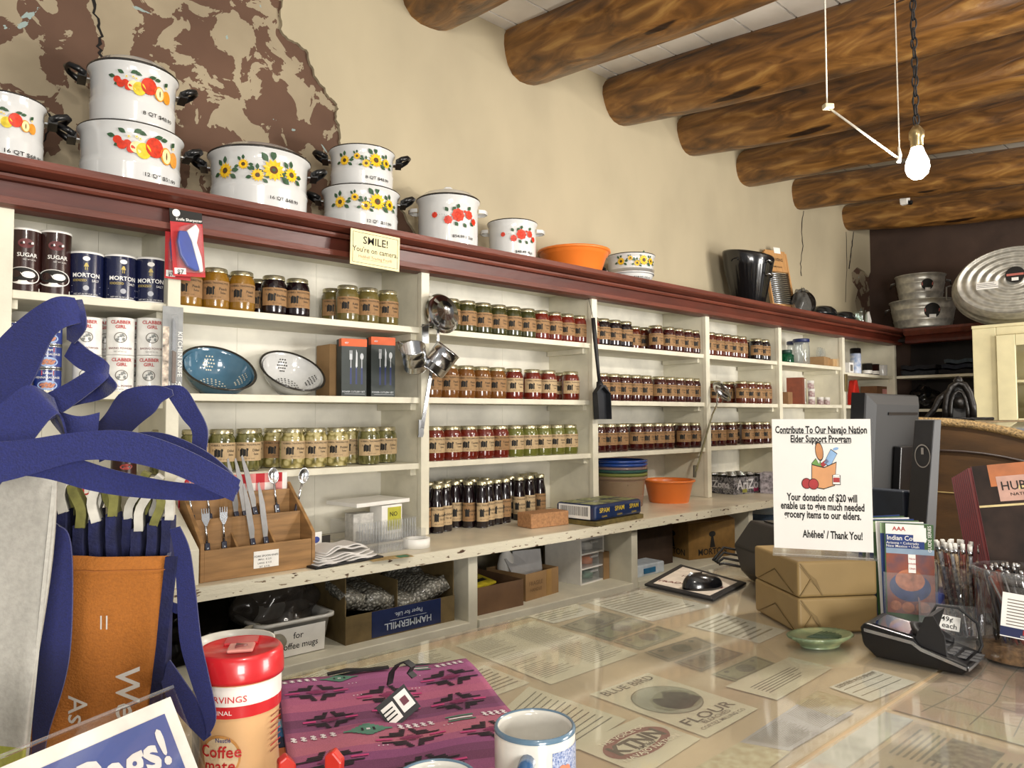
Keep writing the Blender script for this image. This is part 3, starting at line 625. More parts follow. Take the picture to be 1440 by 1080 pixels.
# galvanized tubs on the end wall
galv = ramp_mat('galvanized_steel', [(0, 'b3b1a8'), (.45, 'bdbbb2'), (.55, 'c6c4ba'), (.75, 'd0cec4')], 30, .38, 'VORONOI', .03, metal=.6, constant=False)
def gtub(name, label, xw, pl, pr, z, hpx, group, tp=.84):
    a = P(pl, 440, 'x', xw); b = P(pr, 440, 'x', xw); R = (a-b).length/2*1.0; c0 = (a+b)/2; d = (c0-CAM).dot(AXF); H = hpx*d/FPX
    t = thing(name, label, 'tub', (xw, c0.y, z), faceCam(xw, c0.y), group); m = MB()
    pr_ = [(0, .01), (R*tp*.96, .01), (R*tp, .0), (R*tp, .012)]
    for k in (.3, .68): rr = R*(tp+(1-tp)*k); pr_ += [(rr, H*k-.006), (rr+.004, H*k), (rr, H*k+.006)]
    pr_ += [(R*.98, H*.96), (R+.004, H*.97), (R+.004, H), (R*.98, H), (R*.9, H*.5), (R*tp*.95, .02), (0, .02)]
    m.lathe(pr_, 44); m.build('tub_body', galv, t)
    for s_ in (-1, 1):
        mm = MB(); mm.tube([(s_*R*.98, -.03, H*.78), (s_*(R+.025), -.03, H*.74), (s_*(R+.03), 0, H*.60), (s_*(R+.025), .03, H*.74), (s_*R*.98, .03, H*.78)], .004, 6); mm.build('handle', steeld, t)
    lb = MB(); rr = R*(tp+(1-tp)*.5)+.006
    v, f = disc(R*.245, 20); lb.bend(v, f, rr, R*.28, H*.55, 0, .002, slope=(1-tp)*R/H); v, f = rect(-R*.22, -.012, R*.22, .012); lb.bend(v, f, rr, R*.28, H*.57, 1, .003, slope=(1-tp)*R/H); v, f = rect(-R*.1, -.012, R*.1, .012); lb.bend(v, f, rr, R*.28, H*.36, 2, .003, slope=(1-tp)*R/H)
    lb.build('round_label', [ink, mat('label_pink', 'b8685c', .6), white], t); return H
h = gtub('galvanized_tub', 'larger galvanized tub, under the small one on the end wall shelf', 6.035, 1254, 1344, 2.15, 39, 'galvanized tubs on the end wall shelf')
gtub('galvanized_tub', 'small galvanized tub stacked on the larger tub by the end wall', 6.035, 1262, 1330, 2.15+h+.002, 36, 'galvanized tubs on the end wall shelf')
# big oval washtub leaning on its side above the yellow cabinet
d0 = F(1437, 404, 4.9)
nrm = Vector((-1, -.10, .10)).normalized(); t = thing('oval_washtub', 'big oval ribbed washtub on its side above the yellow cabinet', 'tub', M=frame((5.62, d0.y-.02, 2.065+.262), (.10, -1, 0), (0, 0, 1), nrm))
m = MB(); a_, b_ = .385, .262
prof = []
for k in range(61):
    prof.append((k/60*.80, .010*(1+math.cos(k*math.pi/5.0))/2))
m.lathe([(r*b_*1.0, .205+z) for r, z in prof if 1], 64, 0, sx=a_/b_, sy=1)
m.lathe([(b_*.80, .205), (b_*.84, .195), (b_*.88, .13), (b_*.905, .125), (b_*.90, .12), (b_*.95, .05), (b_*.975, .045), (b_*.965, .04), (b_*.985, .0), (b_*1.0, -.004), (b_*.98, -.01), (b_*.80, .19), (0, .19)], 64, 0, sx=a_/b_)
m.build('tub_body', galv, t)
mm = MB(); mm.tube([(-a_*.98, -.05, .03), (-a_*1.06, -.045, .03), (-a_*1.06, .045, .03), (-a_*.98, .05, .03)], .005, 6); mm.build('handle', steeld, t)
lb = MB(); v, f = disc(.052, 24); lb.flat(v, f, tr(.01, .03, .219)); v, f = rect(-.045, -.006, .045, .008); lb.flat(v, f, tr(.01, .03, .2195), 1); v, f = rect(-.018, -.038, .018, -.018); lb.flat(v, f, tr(.01, .03, .2195), 2); lb.build('round_label', [ink, MATS['label_pink'], white], t)
lb = MB().box(-.20, -.045, .218, -.08, .0, .2185); lb.build('price_label', white, t)
lb = MB()
for k in range(3): lb.box(-.195, -.012-.011*k, .2186, -.10+.01*k, -.009-.011*k, .2188)
lb.build('label_lines', ink, t)
# hanging lamp, chain, strings and rod
b0 = F(1290, 228, 2.0)
t = thing('hanging_bulb', 'bare lit light bulb hanging on a black chain', 'lamp', b0)
MB().lathe([(0, -.046), (.014, -.044), (.025, -.033), (.030, -.016), (.028, .002), (.019, .024), (.014, .040), (0, .040)], 28).build('glass_bulb', emis('lit_bulb', 'fff2dc', 22), t)
MB().lathe([(0, .040), (.0145, .040), (.016, .043), (.016, .062), (.019, .066), (.019, .084), (.012, .094), (.006, .102), (0, .102)], 20).build('brass_socket', mat('aged_brass', 'a8946a', .3, .9), t)
m = MB(); ztop = 3.3-b0.z; z = .104; k = 0
while z < ztop:
    ax = (1, 0) if k % 2 else (0, 1); pts = []
    for j in range(12):
        a = 2*math.pi*j/12; u = .0075*math.cos(a); v = .0165*math.sin(a); pts.append((u*ax[0]+u*.4*ax[1]*0, u*ax[1], z+.013+v+0))
    m.tube(pts, .0022, 6, 0, closed=True, cap=False); z += .0265; k += 1
m.build('chain', blackm, t)
m = MB(); pts = [(.006*math.cos(q*.9), .006*math.sin(q*.9), .1+q*.03) for q in range(int(ztop/.03))]; m.tube(pts, .0018, 5); m.build('cord', blackm, t)
lb_ = lamp('hanging_bulb_light', b0+Vector((-.0, -.0, -.10)), 44, .035); lb_.location = b0+Vector((0, 0, -.075))
a0 = F(1163, 150, 2.05); a1 = F(1265, 224, 2.02)
t = thing('hanging_rod', 'thin white rod hung at a slant from two strings, left of the bulb', 'rod', a0)
cordm = mat('white_cotton_cord', 'd8d2c4', .8, var=.1, scale=200)
MB().tube([(0, 0, 0), a1-a0], .0032, 8).build('rod', cordm, t)
MB().tube([(0, 0, 0), (.003, 0, .4), (0, 0, 3.28-a0.z)], .0022, 6).build('string', cordm, t)
p = a1-a0; MB().tube([p+Vector((0, 0, -.01)), p+Vector((0, 0, .1)), p+Vector((-.005, 0, 3.27-a1.z))], .0018, 6).build('string', cordm, t)
MB().box(-.010, -.010, -.007, .016, .010, .007, T=Matrix.Rotation(-.6, 4, 'Z')).build('tape_wrap', mat('tape_yellowed', 'c9bb98', .4), t, bev=.002)
MB().tube([p+Vector((-.006, 0, -.008)), p+Vector((.004, 0, .012)), p+Vector((-.003, 0, .034))], [.006, .005, .003], 8).build('knot', cordm, t)
# security camera under the sixth log
q = F(1267, 283, 5.2)
t = thing('security_camera', 'small white security camera fixed under a log', 'camera', q)
MB().prism([(-.032, .03), (.032, .03), (.028, -.005), (.018, -.03), (-.018, -.03), (-.028, -.005)], .05, 0, FRONT).build('bracket', white, t, bev=.004)
MB().lathe([(0, -.034), (.013, -.03), (.018, -.018), (.015, -.004), (0, 0)], 20, T=tr(0, -.06, -.006)).build('lens', black, t)
MB().box(-.035, -.05, .03, .035, .02, .05).build('mount_plate', white, t)
# ================================================================ GOODS ON THE SHELVES
def content(name, a, b, sc=70, coat=.9):
    return ramp_mat(name, [(0, a), (.5, b), (.62, b)], sc, .18, 'NOISE', 0, coat=coat*.6, constant=False)
C = {
 'amber': content('amber_preserve', '5e4010', '86601c', 60), 'purple': content('black_purple_jelly', '0b0508', '160a0e', 30), 'olive': content('olive_relish', '4c4422', '655a30', 90),
 'green': content('dark_green_relish', '20220c', '383818', 90), 'red': content('red_salsa', '45100a', '651d10', 80), 'brown': content('amber_salsa', '522e10', '6c4218', 60),
 'darkred': content('dark_red_jam', '240608', '380c0a', 50), 'lime': content('green_salsa', '4a4c1a', '62642a', 80), 'rust': content('rust_red_preserve', '3c1409', '552010', 60),
 'pickle': ramp_mat('pickle_spears', [(0, '2c2c12'), (.4, '464620'), (.6, '6e6a3c'), (.8, '969060')], 42, .18, 'NOISE', 0, stretch=(2.5, 2.5, .7), coat=.9, constant=False),
 'cauli': ramp_mat('pickled_cauliflower', [(0, 'ada069'), (.35, 'c4b884'), (.6, '8c8048'), (.8, '5a5428')], 48, .2, 'VORONOI', 0, coat=.9, constant=False)}
JR, JH = .0405, .1315
def make_jar(kind, lab, R=JR, H=JH, title='Chow Chow', body=None, labz=.46, labh=.52, bottle=False):
    t = thing('preserve_jar' if not bottle else 'syrup_bottle', 'x', 'jar' if not bottle else 'bottle', (0, -9, 0))
    b = MB()
    if bottle:
        b.lathe([(0, .001), (R*.9, .001), (R, .006), (R, H*.60), (R*.94, H*.68), (R*.80, H*.76), (R*.74, H*.84), (R*.74, H*.93), (0, H*.93)], 22)
        lz0, lz1, lr = H*.915, H, R*.80
    else:
        b.lathe([(0, .001), (R*.86, .001), (R*.97, .006), (R, .014), (R, H*.72), (R*.96, H*.80), (R*.84, H*.865), (R*.82, H*.9), (0, H*.9)], 26)
        lz0, lz1, lr = H*.885, H, R*.87
    b.build('filled_glass', C[kind], t)
    MB().lathe([(0, lz0), (lr, lz0), (lr+.001, lz0+.001), (lr, lz0+.004), (lr, lz1-.003), (lr-.003, lz1), (lr-.006, lz1-.0005), (0, lz1-.001)], 26).build('lid', goldlid, t)
    l = MB(); lh = H*labh*.85 if not bottle else H*.40; lz = H*labz if not bottle else H*.34; lw = R*2.5
    l.brect(0, lz, lw, lh, R, 0, .0006, 12)
    l.btext('HUBBELL TRADING POST', lh*.125, R, 0, lz+lh*.36, 1, .012, sx=1.0)
    for k, (dx, w_) in enumerate(((-.42, .05), (-.36, .06), (-.28, .05), (-.21, .06), (-.12, .05))):
        v, f = rect(R*dx*1.6-R*.6*w_-.001, -lh*(.26-.03*(k % 2)), R*dx*1.6+R*.6*w_+.001, lh*(.12+.03*((k*2) % 3))); l.bend(v, f, R, 0, lz, 1, .0011)
    v, f = rect(-R*.86, lh*.05, -R*.10, lh*.17); l.bend(v, f, R, 0, lz, 1, .0011)
    l.btext(title, lh*.19, R, R*.52, lz+lh*.06, 1, .014); l.btext('Salsa' if 'Salsa' not in title and not bottle else '16 oz', lh*.16, R, R*.52, lz-lh*.14, 1, .01)
    l.btext('NET WT 16 OZ', lh*.075, R, 0, lz-lh*.38, 1, .002); l.build('paper_label', [lab, ink], t)
    return t
PROTO = {}
def jarp(kind, lab='k', bottle=False, R=JR, H=JH):
    k = (kind, lab, bottle, R)
    if k not in PROTO:
        PROTO[k] = [make_jar(kind, kraft if lab == 'k' else kraftc, R, H, {'amber': 'Peach', 'purple': 'Blackberry', 'olive': 'Relish', 'green': 'Okra', 'red': 'Tomato', 'brown': 'Peach', 'darkred': 'Cherry', 'lime': 'Verde', 'rust': 'Apple', 'pickle': 'Dilled', 'cauli': 'Pickled'}[kind], bottle=bottle), False]
    return PROTO[k]
CN = {'amber': 'golden amber', 'purple': 'black purple', 'olive': 'pale olive', 'green': 'dark green', 'red': 'bright red', 'brown': 'orange brown', 'darkred': 'dark red', 'lime': 'light green', 'rust': 'rust red', 'pickle': 'green pickle', 'cauli': 'white cauliflower pickle'}
def put(pr, loc, rz, label, group):
    if not pr[1]:
        t = pr[0]; t.location = loc; t.rotation_euler = (0, 0, rz); pr[1] = True; t['label'] = label; t['group'] = group; return t
    return dup(pr[0], loc, rz, label, group)
def row(items, z, where, group, y0=2.315, yb=2.41, bottle=False, R=JR, H=JH):
    cnt = {}
    placed = []
    for it in items:
        px, kind = it[0], it[1]; lab = it[2] if len(it) > 2 else 'k'; back = it[3] if len(it) > 3 else 0
        y = yb if back == 1 else (y0 if not back else back); q = P(px, 500, 'y', y); X = q.x
        for (ox, oy) in placed:
            d = math.hypot(X-ox, y-oy)
            if d < 2*R+.001: # nudge apart along the shelf
                dx = math.sqrt(max(0, (2*R+.0012)**2-(y-oy)**2)); X = ox+dx if X >= ox-.02 else ox-dx
        placed.append((X, y))
        key = (kind, back == 1); cnt[key] = cnt.get(key, 0)+1
        tot = sum(1 for i2 in items if i2[1] == kind and ((len(i2) > 3 and i2[3] == 1) == (back == 1)))
        nm = 'bottle' if bottle else 'jar'
        if tot == 1: lb = '%s%s %s, %s' % (CN[kind], ' back row' if back == 1 else '', nm, where)
        else: lb = '%s%s %s %s, %s' % (ORD[cnt[key]-1], ' back row' if back == 1 else '', CN[kind], nm, where)
        put(jarp(kind, lab, bottle, R, H), (X, y, z), faceCam(X, y)*.55+random.uniform(-.12, .12), lb, group)
B2, B3, B4, B5 = 'bay left of the ladle', 'bay right of the ladle', 'bay right of the dustpan', 'bay right of the leaning ladle'
row([(263, 'amber', 'k'), (299, 'amber', 'k'), (318, 'olive', 'k', 1), (337, 'amber', 'k'), (364, 'purple', 'k', 1), (384, 'purple', 'k'), (416, 'purple', 'k'), (467, 'olive', 'k', 1), (488, 'olive', 'k'), (514, 'olive', 'k'), (540, 'olive', 'k')], ZA, 'top shelf, '+B2, 'jars on the top shelf left of the ladle')
row([(233, 'pickle', 'c', 2.34), (262, 'pickle', 'c'), (298, 'pickle', 'c'), (330, 'pickle', 'c'), (354, 'pickle', 'c', 1), (372, 'cauli', 'k', 1), (393, 'cauli', 'k', 1), (412, 'cauli', 'c'), (444, 'cauli', 'c'), (473, 'cauli', 'c'), (493, 'cauli', 'c', 1), (519, 'pickle', 'c'), (543, 'pickle', 'c', 2.36)], ZC, 'third shelf, '+B2, 'pickle jars on the third shelf left of the ladle')
row([(609, 'green'), (629, 'green'), (648, 'green'), (667, 'green'), (687, 'green'), (706, 'green'), (723, 'green'), (740, 'red'), (760, 'red'), (779, 'red'), (797, 'red'), (813, 'red')], ZA, 'top shelf, '+B3, 'jars on the top shelf right of the ladle')
row([(607, 'brown'), (626, 'brown'), (645, 'brown'), (665, 'brown'), (686, 'brown'), (705, 'red', 'c', 1), (722, 'red', 'c'), (748, 'red', 'c'), (770, 'red', 'c'), (787, 'red', 'c', 1), (802, 'red', 'c')], ZB, 'second shelf, '+B3, 'jars on the second shelf right of the ladle')
row([(611, 'red', 'c'), (635, 'red', 'c'), (657, 'red', 'c'), (678, 'red', 'c'), (699, 'red', 'k'), (720, 'lime', 'c'), (741, 'lime', 'c'), (760, 'lime', 'c'), (777, 'lime', 'c'), (793, 'lime', 'c')], ZC, 'third shelf, '+B3, 'jars on the third shelf right of the ladle', y0=2.30)
row([(847, 'purple'), (862, 'purple'), (877, 'purple'), (891, 'rust', 'k', 1), (904, 'rust', 'k', 1), (922, 'darkred'), (939, 'darkred'), (952, 'darkred'), (964, 'darkred'), (977, 'darkred')], ZA, 'top shelf, '+B4, 'jars on the top shelf right of the dustpan')
row([(845, 'darkred'), (860, 'darkred'), (876, 'darkred'), (890, 'darkred'), (903, 'darkred'), (914, 'darkred', 'k', 1), (926, 'darkred'), (940, 'darkred'), (952, 'darkred'), (964, 'darkred'), (976, 'darkred')], ZB, 'second shelf, '+B4, 'jars on the second shelf right of the dustpan')
row([(839, 'darkred'), (852, 'darkred'), (867, 'darkred'), (880, 'darkred', 'k', 1), (893, 'darkred'), (908, 'darkred'), (922, 'darkred'), (935, 'darkred'), (946, 'darkred', 'k', 1), (959, 'darkred'), (974, 'darkred'), (911, 'darkred', 'k', 1), (927, 'darkred', 'k', 1)], ZC, 'third shelf, '+B4, 'jars on the third shelf right of the dustpan')
row([(997, 'rust'), (1007, 'rust'), (1016, 'rust'), (1026, 'rust'), (1036, 'rust'), (1048, 'purple', 'k', 1), (1063, 'purple'), (1074, 'purple'), (1083, 'purple')], ZA, 'top shelf, '+B5, 'jars on the top shelf right of the leaning ladle')
row([(1004, 'rust', 'k', 1), (1024, 'rust', 'k', 1), (1042, 'rust'), (1054, 'rust'), (1065, 'rust'), (1074, 'rust'), (1084, 'rust')], ZB, 'second shelf, '+B5, 'jars on the second shelf right of the leaning ladle')
row([(997, 'darkred'), (1009, 'darkred'), (1025, 'darkred'), (1037, 'darkred', 'k', 1), (1048, 'darkred'), (1062, 'darkred'), (1073, 'darkred'), (1084, 'darkred')], ZC, 'third shelf, '+B5, 'jars on the third shelf right of the leaning ladle')
# bottles on the ledge
BR, BH = .0262, .180
FR = [(596, 2.215), (611, 2.205), (626, 2.22), (640, 2.275), (649, 2.235), (662, 2.195), (677, 2.215), (691, 2.225), (705, 2.235), (718, 2.31), (730, 2.255), (744, 2.275), (759, 2.29)]
BK = [(603, 2.30), (617, 2.32), (629, 2.36), (645, 2.35), (655, 2.31), (667, 2.36), (680, 2.31), (735, 2.36), (750, 2.38)]
plc = []
def bot(lst, nm):
    for i, (px, y) in enumerate(lst):
        y += .055; X = P(px, 700, 'y', y).x
        for ox, oy in plc:
            if math.hypot(X-ox, y-oy) < 2*BR+.0005: X = ox+math.sqrt(max(0, (2*BR+.001)**2-(y-oy)**2))
        plc.append((X, y))
        put(jarp('purple', 'c' if (i % 4) else 'k', True, BR, BH), (X, y, ZL), faceCam(X, y)*.6+random.uniform(-.3, .3), '%s dark syrup bottle from the left, %s row, ledge under the green salsa' % (ORD[i], nm), 'syrup bottles on the ledge')
bot(FR, 'front'); bot(BK, 'back')
# canisters and cans ------------------------------------------------------------
saltb = mat('navy_canister', '141a3c', .25, var=.05, coat=.5); gold = mat('pale_gold_ink', 'c9b25a', .5)
def canister(name, label, cat, pc, pb, y, z, wpx, hpx, kind, group, rot=0):
    X = P(pc, 400, 'y', y).x; d = (Vector((X, y, z))-CAM).dot(AXF); R = wpx*d/FPX/2*.91; H = hpx*d/FPX
    t = thing(name, label, cat, (X, y, z), faceCam(X, y)*1.0+rot, group)
    b = MB()
    if kind == 'salt':
        b.lathe([(0, 0), (R*.98, 0), (R, .002), (R, .007)], 40, 1); b.lathe([(R, .007), (R, H-.006)], 40, 0); b.lathe([(R, H-.006), (R*1.01, H-.005), (R*1.01, H), (R*.97, H-.001), (R*.96, H-.004), (0, H-.004)], 40, 1)
        b.build('canister_body', [saltb, white], t); l = MB()
        l.btext('MORTON', R*.38, R, 0, H*.48, 0, .02, sx=1.0); l.btext('IODIZED', R*.21, R, -R*.38, H*.37, 1, .005); l.btext('SALT', R*.21, R, R*.55, H*.37, 0, .005)
        v, f = rect(-R*.9, -.0005, R*.9, .0005); l.bend(v, f, R, 0, H*.26, 0); l.bend(v, f, R, 0, H*.125, 0)
        v, f = disc(R*.17, 18); l.bend(v, f, R, 0, H*.21, 2, .0012)
        l.btext('NET WT 26 OZ (1LB 10OZ)', R*.12, R, 0, H*.08, 0, 0)
        # little figure under an umbrella (plain emblem)
        v, f = disc(R*.21, 16, 0, 0, R*.15); l.bend(v, f, R, 0, H*.84, 0, .0011); v, f = [(-R*.14, -R*.1), (R*.14, -R*.1), (R*.05, R*.14), (-R*.05, R*.14)], [(0, 1, 2, 3)]; l.bend(v, f, R, 0, H*.70, 1, .0013)
        for s_ in (-1, 1): v, f = rect(s_*R*.05-.0008, -R*.2, s_*R*.05+.0008, 0); l.bend(v, f, R, 0, H*.66, 1, .0012)
        l.build('printed_label', [white, gold, mat('silver_seal', 'a9abb2', .4)], t)
    elif kind == 'sugar':
        b.lathe([(0, 0), (R*.98, 0), (R, .002), (R, .005)], 40, 1); b.lathe([(R, .005), (R, H-.006)], 40, 0); b.lathe([(R, H-.006), (R*1.01, H-.005), (R*1.01, H), (R*.97, H-.001), (R*.96, H-.004), (0, H-.004)], 40, 1)
        b.build('canister_body', [mat('dark_brown_canister', '2e1512', .25, coat=.5), white], t); l = MB()
        l.btext('SUGAR', R*.40, R, R*.25, H*.58, 0, .01); l.btext('NET WT 20 OZ', R*.12, R, R*.4, H*.51, 0)
        v, f = disc(R*.5, 22, 0, 0, R*.34); l.bend(v, f, R, R*.15, H*.76, 3, .0008); v, f = rect(-R*.32, -R*.08, R*.32, R*.08); l.bend(v, f, R, R*.3, H*.77, 0, .0013)
        v, f = disc(R*1.15, 30, 0, 0, R*.62); l.bend(v, f, R, 0, H*.26, 0, .0009); v, f = disc(R*.93, 30, 0, 0, R*.46); l.bend(v, f, R, 0, H*.285, 2, .0013)
        v, f = disc(R*.42, 20, 0, 0, R*.24); l.bend(v, f, R, R*.35, H*.28, 0, .0017); v, f = rect(-R*1.2, 0, R*1.2, H*.07); l.bend(v, f, R, 0, H*.02, 0, .001)
        l.build('printed_label', [white, gold, ink, mat('maroon_print', '5a1a1c', .5)], t)
    elif kind == 'clabber':
        b.lathe([(0, 0), (R*.99, 0), (R*1.01, .002), (R, .005), (R, H-.007), (R*1.02, H-.006), (R*1.02, H), (R*.96, H), (R*.95, H-.003), (0, H-.003)], 34); b.build('tin_body', mat('white_printed_tin', 'e8e6e0', .35, coat=.3), t); l = MB()
        l.btext('CLABBER', R*.36, R, 0, H*.87, 0, .025); l.btext('GIRL', R*.36, R, 0, H*.745, 0, .025); l.btext('BAKING POWDER', R*.22, R, 0, H*.17, 2, .01); l.btext('NET WT 8.1 OZ', R*.13, R, 0, H*.08, 1)
        v, f = ring2(R*.40, R*.46, 24, 0, 0, .9); l.bend(v, f, R, 0, H*.46, 1)
        rr = random.Random(5)
        for k in range(16):
            v, f = disc(R*rr.uniform(.04, .1), 7, R*rr.uniform(-.28, .28), R*rr.uniform(-.26, .26)); l.bend(v, f, R, 0, H*.46, 3, .0012+k*.00002)
        l.build('printed_label', [redi, grayink, mat('maroon_print2', '6b1e1c', .5), mat('engraving_grey', '8c8f8c', .7)], t)
    else:
        b.lathe([(0, 0), (R*.99, 0), (R*1.01, .002), (R, .004)], 30, 1); b.lathe([(R, .004), (R, H-.005)], 30, 0); b.lathe([(R, H-.005), (R*1.02, H-.004), (R*1.02, H), (R*.95, H-.002), (0, H-.002)], 30, 1)
        b.build('tin_body', [mat('blue_tin', '22357c', .3, coat=.4) if kind == 'vienna' else mat('dark_tin', '33150f', .3), steel], t); l = MB()
        if kind == 'vienna':
            v, f = rect(-R*.45, -H*.1, R*.45, H*.1); l.bend(v, f, R, 0, H*.80, 0); l.btext('Libbys', R*.26, R, 0, H*.80, 1, .01, off=.0014)
            l.btext('VIENNA SAUSAGE', R*.24, R, 0, H*.60, 1, .01); v, f = disc(R*.75, 22, 0, 0, R*.40); l.bend(v, f, R, 0, H*.27, 2, .0008)
            for k, (x, y) in enumerate(((-.4, .05), (-.15, .12), (.12, .1), (.38, .02), (-.25, -.12), (.05, -.12), (.28, -.12))): v, f = disc(R*.19, 12, R*x, R*y, R*.10, .5); l.bend(v, f, R, 0, H*.27, 3, .0012+k*.0001)
            l.build('printed_label', [redi, white, mat('pale_blue_print', '9ab0d4', .5), mat('sausage_print', 'b97a5e', .5, var=.2, scale=200)], t)
        elif kind == 'hash':
            l.btext('Hash', R*.42, R, R*.35, H*.72, 1, .01); v, f = disc(R*.5, 16, 0, 0, R*.25); l.bend(v, f, R, R*.2, H*.38, 0); l.build('printed_label', [mat('hash_red', 'a0352c', .5, var=.3, scale=120), white], t)
    return t
for i, px in enumerate((34, 77)): canister('sugar_canister', ('left', 'right')[i]+' tall dark canister of sugar with a coffee cup picture', 'canister', px, 0, 2.33, ZA+.0, 43, 91, 'sugar', 'sugar canisters', -.1)
for i, px in enumerate((121, 168, 212)): canister('salt_canister', ('left', 'middle', 'right')[i]+' navy round canister of iodized salt on the top shelf', 'canister', px, 0, 2.325, ZA, 47, 65, 'salt', 'salt canisters', (0, .22, 0)[i])
for c_, px in enumerate((25, 70)):
    z = ZB
    for k in range(3):
        canister('sausage_tin', '%s blue sausage tin in the %s stack' % (('bottom', 'middle', 'top')[k], ('left', 'right')[c_]), 'tin', px, 0, 2.32, z, 37, 32, 'vienna', 'blue sausage tins'); d = (Vector((P(px, 400, 'y', 2.32).x, 2.32, z))-CAM).dot(AXF); z += 32*d/FPX+.001
z = ZB
for k in range(3): canister('bean_tin', '%s dark tin between the blue sausage tins' % ('bottom', 'middle', 'top')[k], 'tin', 48, 0, 2.41, z, 36, 31, 'bean', 'dark tins behind the sausage tins'); z += .0615
for c_, (px, yy) in enumerate(((125, 2.31), (171, 2.305), (213, 2.30), (150, 2.42), (193, 2.42))):
    z = ZB
    for k in range(2):
        canister('baking_powder_tin', '%s white baking powder tin, %s' % (('lower', 'upper')[k], ('front left stack', 'front middle stack', 'front stack behind the hanging knife card', 'back left stack', 'back right stack')[c_]), 'tin', px, 0, yy, z, 39 if c_ < 3 else 37, 52, 'clabber', 'white baking powder tins', random.uniform(-.15, .15)); d = (Vector((P(px, 400, 'y', yy).x, yy, z))-CAM).dot(AXF); z += 52*d/FPX+.001
canister('hash_tin', 'dark tin of hash on the third shelf, partly behind blue straps', 'tin', 179, 0, 2.29, ZC, 36, 40, 'hash', None)
q0 = P(85, 690, 'y', 2.06); q1 = P(132, 690, 'y', 2.06)
t = thing('flour_bag', 'white flour bag with red lettering behind the blue straps', 'bag', ((q0.x+q1.x)/2, 2.10, ZL+.011), faceCam(.35, 2.3)*.4)
m = MB(); m.box(-.075, -.035, 0, .065, .045, .285); m.build('paper_bag', mat('white_flour_paper', 'e4dfd0', .8, var=.04, scale=20, bump=.1), t, bev=.015, seg=3)
m = MB(); m.text('BIRD', .034, Matrix.Translation((.0, -.0358, .242)) @ FRONT, 0, .012); m.build('printed_words', redi, t)
# blister packs
def blister(name, label, px0, py0, px1, py1, y, kind, group=None, tilt=0):
    a = P(px0, py0, 'y', y); b = P(px1, py1, 'y', y); W_ = b.x-a.x; a2 = P((px0+px1)/2, py0, 'y', y); b2 = P((px0+px1)/2, py1, 'y', y); H_ = a2.z-b2.z
    t = thing(name, label, 'package', M=frame(((a.x+b.x)/2, y, b2.z), (math.cos(tilt), 0, math.sin(tilt)), 0, (0, -1, 0)) if 0 else Matrix.Translation(((a.x+b.x)/2, y, b2.z)) @ Matrix.Rotation(-tilt, 4, 'Y') @ FRONT)
    if group: t['group'] = group
    w = W_/2
    if kind == 'sharp':
        MB().box(-w, 0, -.0008, w, H_*.80, 0).box(-w, H_*.8, -.0008, w, H_, 0, 1).build('card_back', [mat('red_card', 'b51d22', .5), ink], t)
        m = MB(); m.text('Knife Sharpener', W_*.125, tr(.008, H_*.84, 0), 0, .01); v, f = disc(W_*.12, 16); m.flat(v, f, tr(-w*.6, H_*.93, 0), 0, .0006); m.box(-w*.9, .006, .0002, -w*.2, H_*.12, .0006); m.build('printed_words', white, t)
        MB().text('$7', W_*.2, tr(-w*.55, H_*.06, .0004), 0, .02).build('printed_price', ink, t)
        m = MB(); m.prism([(-w*.72, H_*.50), (-w*.60, H_*.66), (-w*.1, H_*.66), (w*.15, H_*.5), (w*.35, H_*.28), (w*.55, H_*.10), (w*.3, H_*.07), (-w*.2, H_*.14), (-w*.6, H_*.3)], .016, 0, None, .001); m.build('blue_handle', mat('blue_handle_plastic', '1b3c9a', .35, coat=.3), t, bev=.004)
        m = MB(); m.prism([(-w*.1, H_*.67), (w*.5, H_*.78), (w*.7, H_*.70), (w*.5, H_*.5), (w*.75, H_*.28), (w*.8, H_*.08), (w*.58, H_*.06), (w*.36, H_*.30), (w*.17, H_*.52)], .012, 0, None, .001); m.build('white_guard', white, t, bev=.003)
        MB().prism([(-w*.75, H_*.05), (w*.85, H_*.05), (w*.85, H_*.74), (w*.55, H_*.80), (-w*.5, H_*.72), (-w*.8, H_*.5)], .018, 0, None, .0005).build('plastic_bubble', plasticc, t, bev=.003)
    else:
        MB().box(-w, 0, -.0008, w, H_, 0).build('card_back', mat('grey_card', '8d8f8f', .4, var=.1), t)
        m = MB(); m.box(-w*.95, H_*.02, .0002, -w*.35, H_*.75, .0005, 0); m.build('card_picture', mat('kitchen_picture', 'c9b9a8', .6, var=.4, scale=60), t)
        m = MB(); m.prism([(-w*.10, H_*.06), (w*.28, H_*.06), (w*.32, H_*.44), (-w*.08, H_*.46)], .008, 0, None, .001); m.build('knife_handle', mat('grey_brown_handle', '6a584c', .5), t, bev=.002)
        m = MB(); m.prism([(-w*.05, H_*.46), (w*.28, H_*.46), (w*.22, H_*.78), (w*.0, H_*.86), (-w*.05, H_*.8)], .002, 0, None, .003); m.build('knife_blade', steel, t)
        m = MB(); m.text('USA', W_*.36, tr(w*.32, H_*.05, .0005), 0, .01); m.text('KITCHEN KNIFE', H_*.078, Matrix.Translation((w*.70, H_*.42, .0005)) @ Matrix.Rotation(R_(-90), 4, 'Z'), 0, .006); m.build('printed_words', white, t)
        MB().box(-w*.25, H_*.03, .0004, w*.45, H_*.90, .012).build('plastic_bubble', plasticc, t, bev=.004)
blister('sharpener_pack', 'left red blister pack with a blue handled sharpener, half behind the other', 233, 296, 268, 393, 2.222, 'sharp', 'hanging sharpener packs', 0)
blister('sharpener_pack', 'front red blister pack with a blue handled sharpener', 245, 295, 289, 389, 2.195, 'sharp', 'hanging sharpener packs', .07)
blister('knife_pack', 'grey card pack with a small knife hanging on the shelf post', 229, 431, 256, 546, 2.222, 'knife')
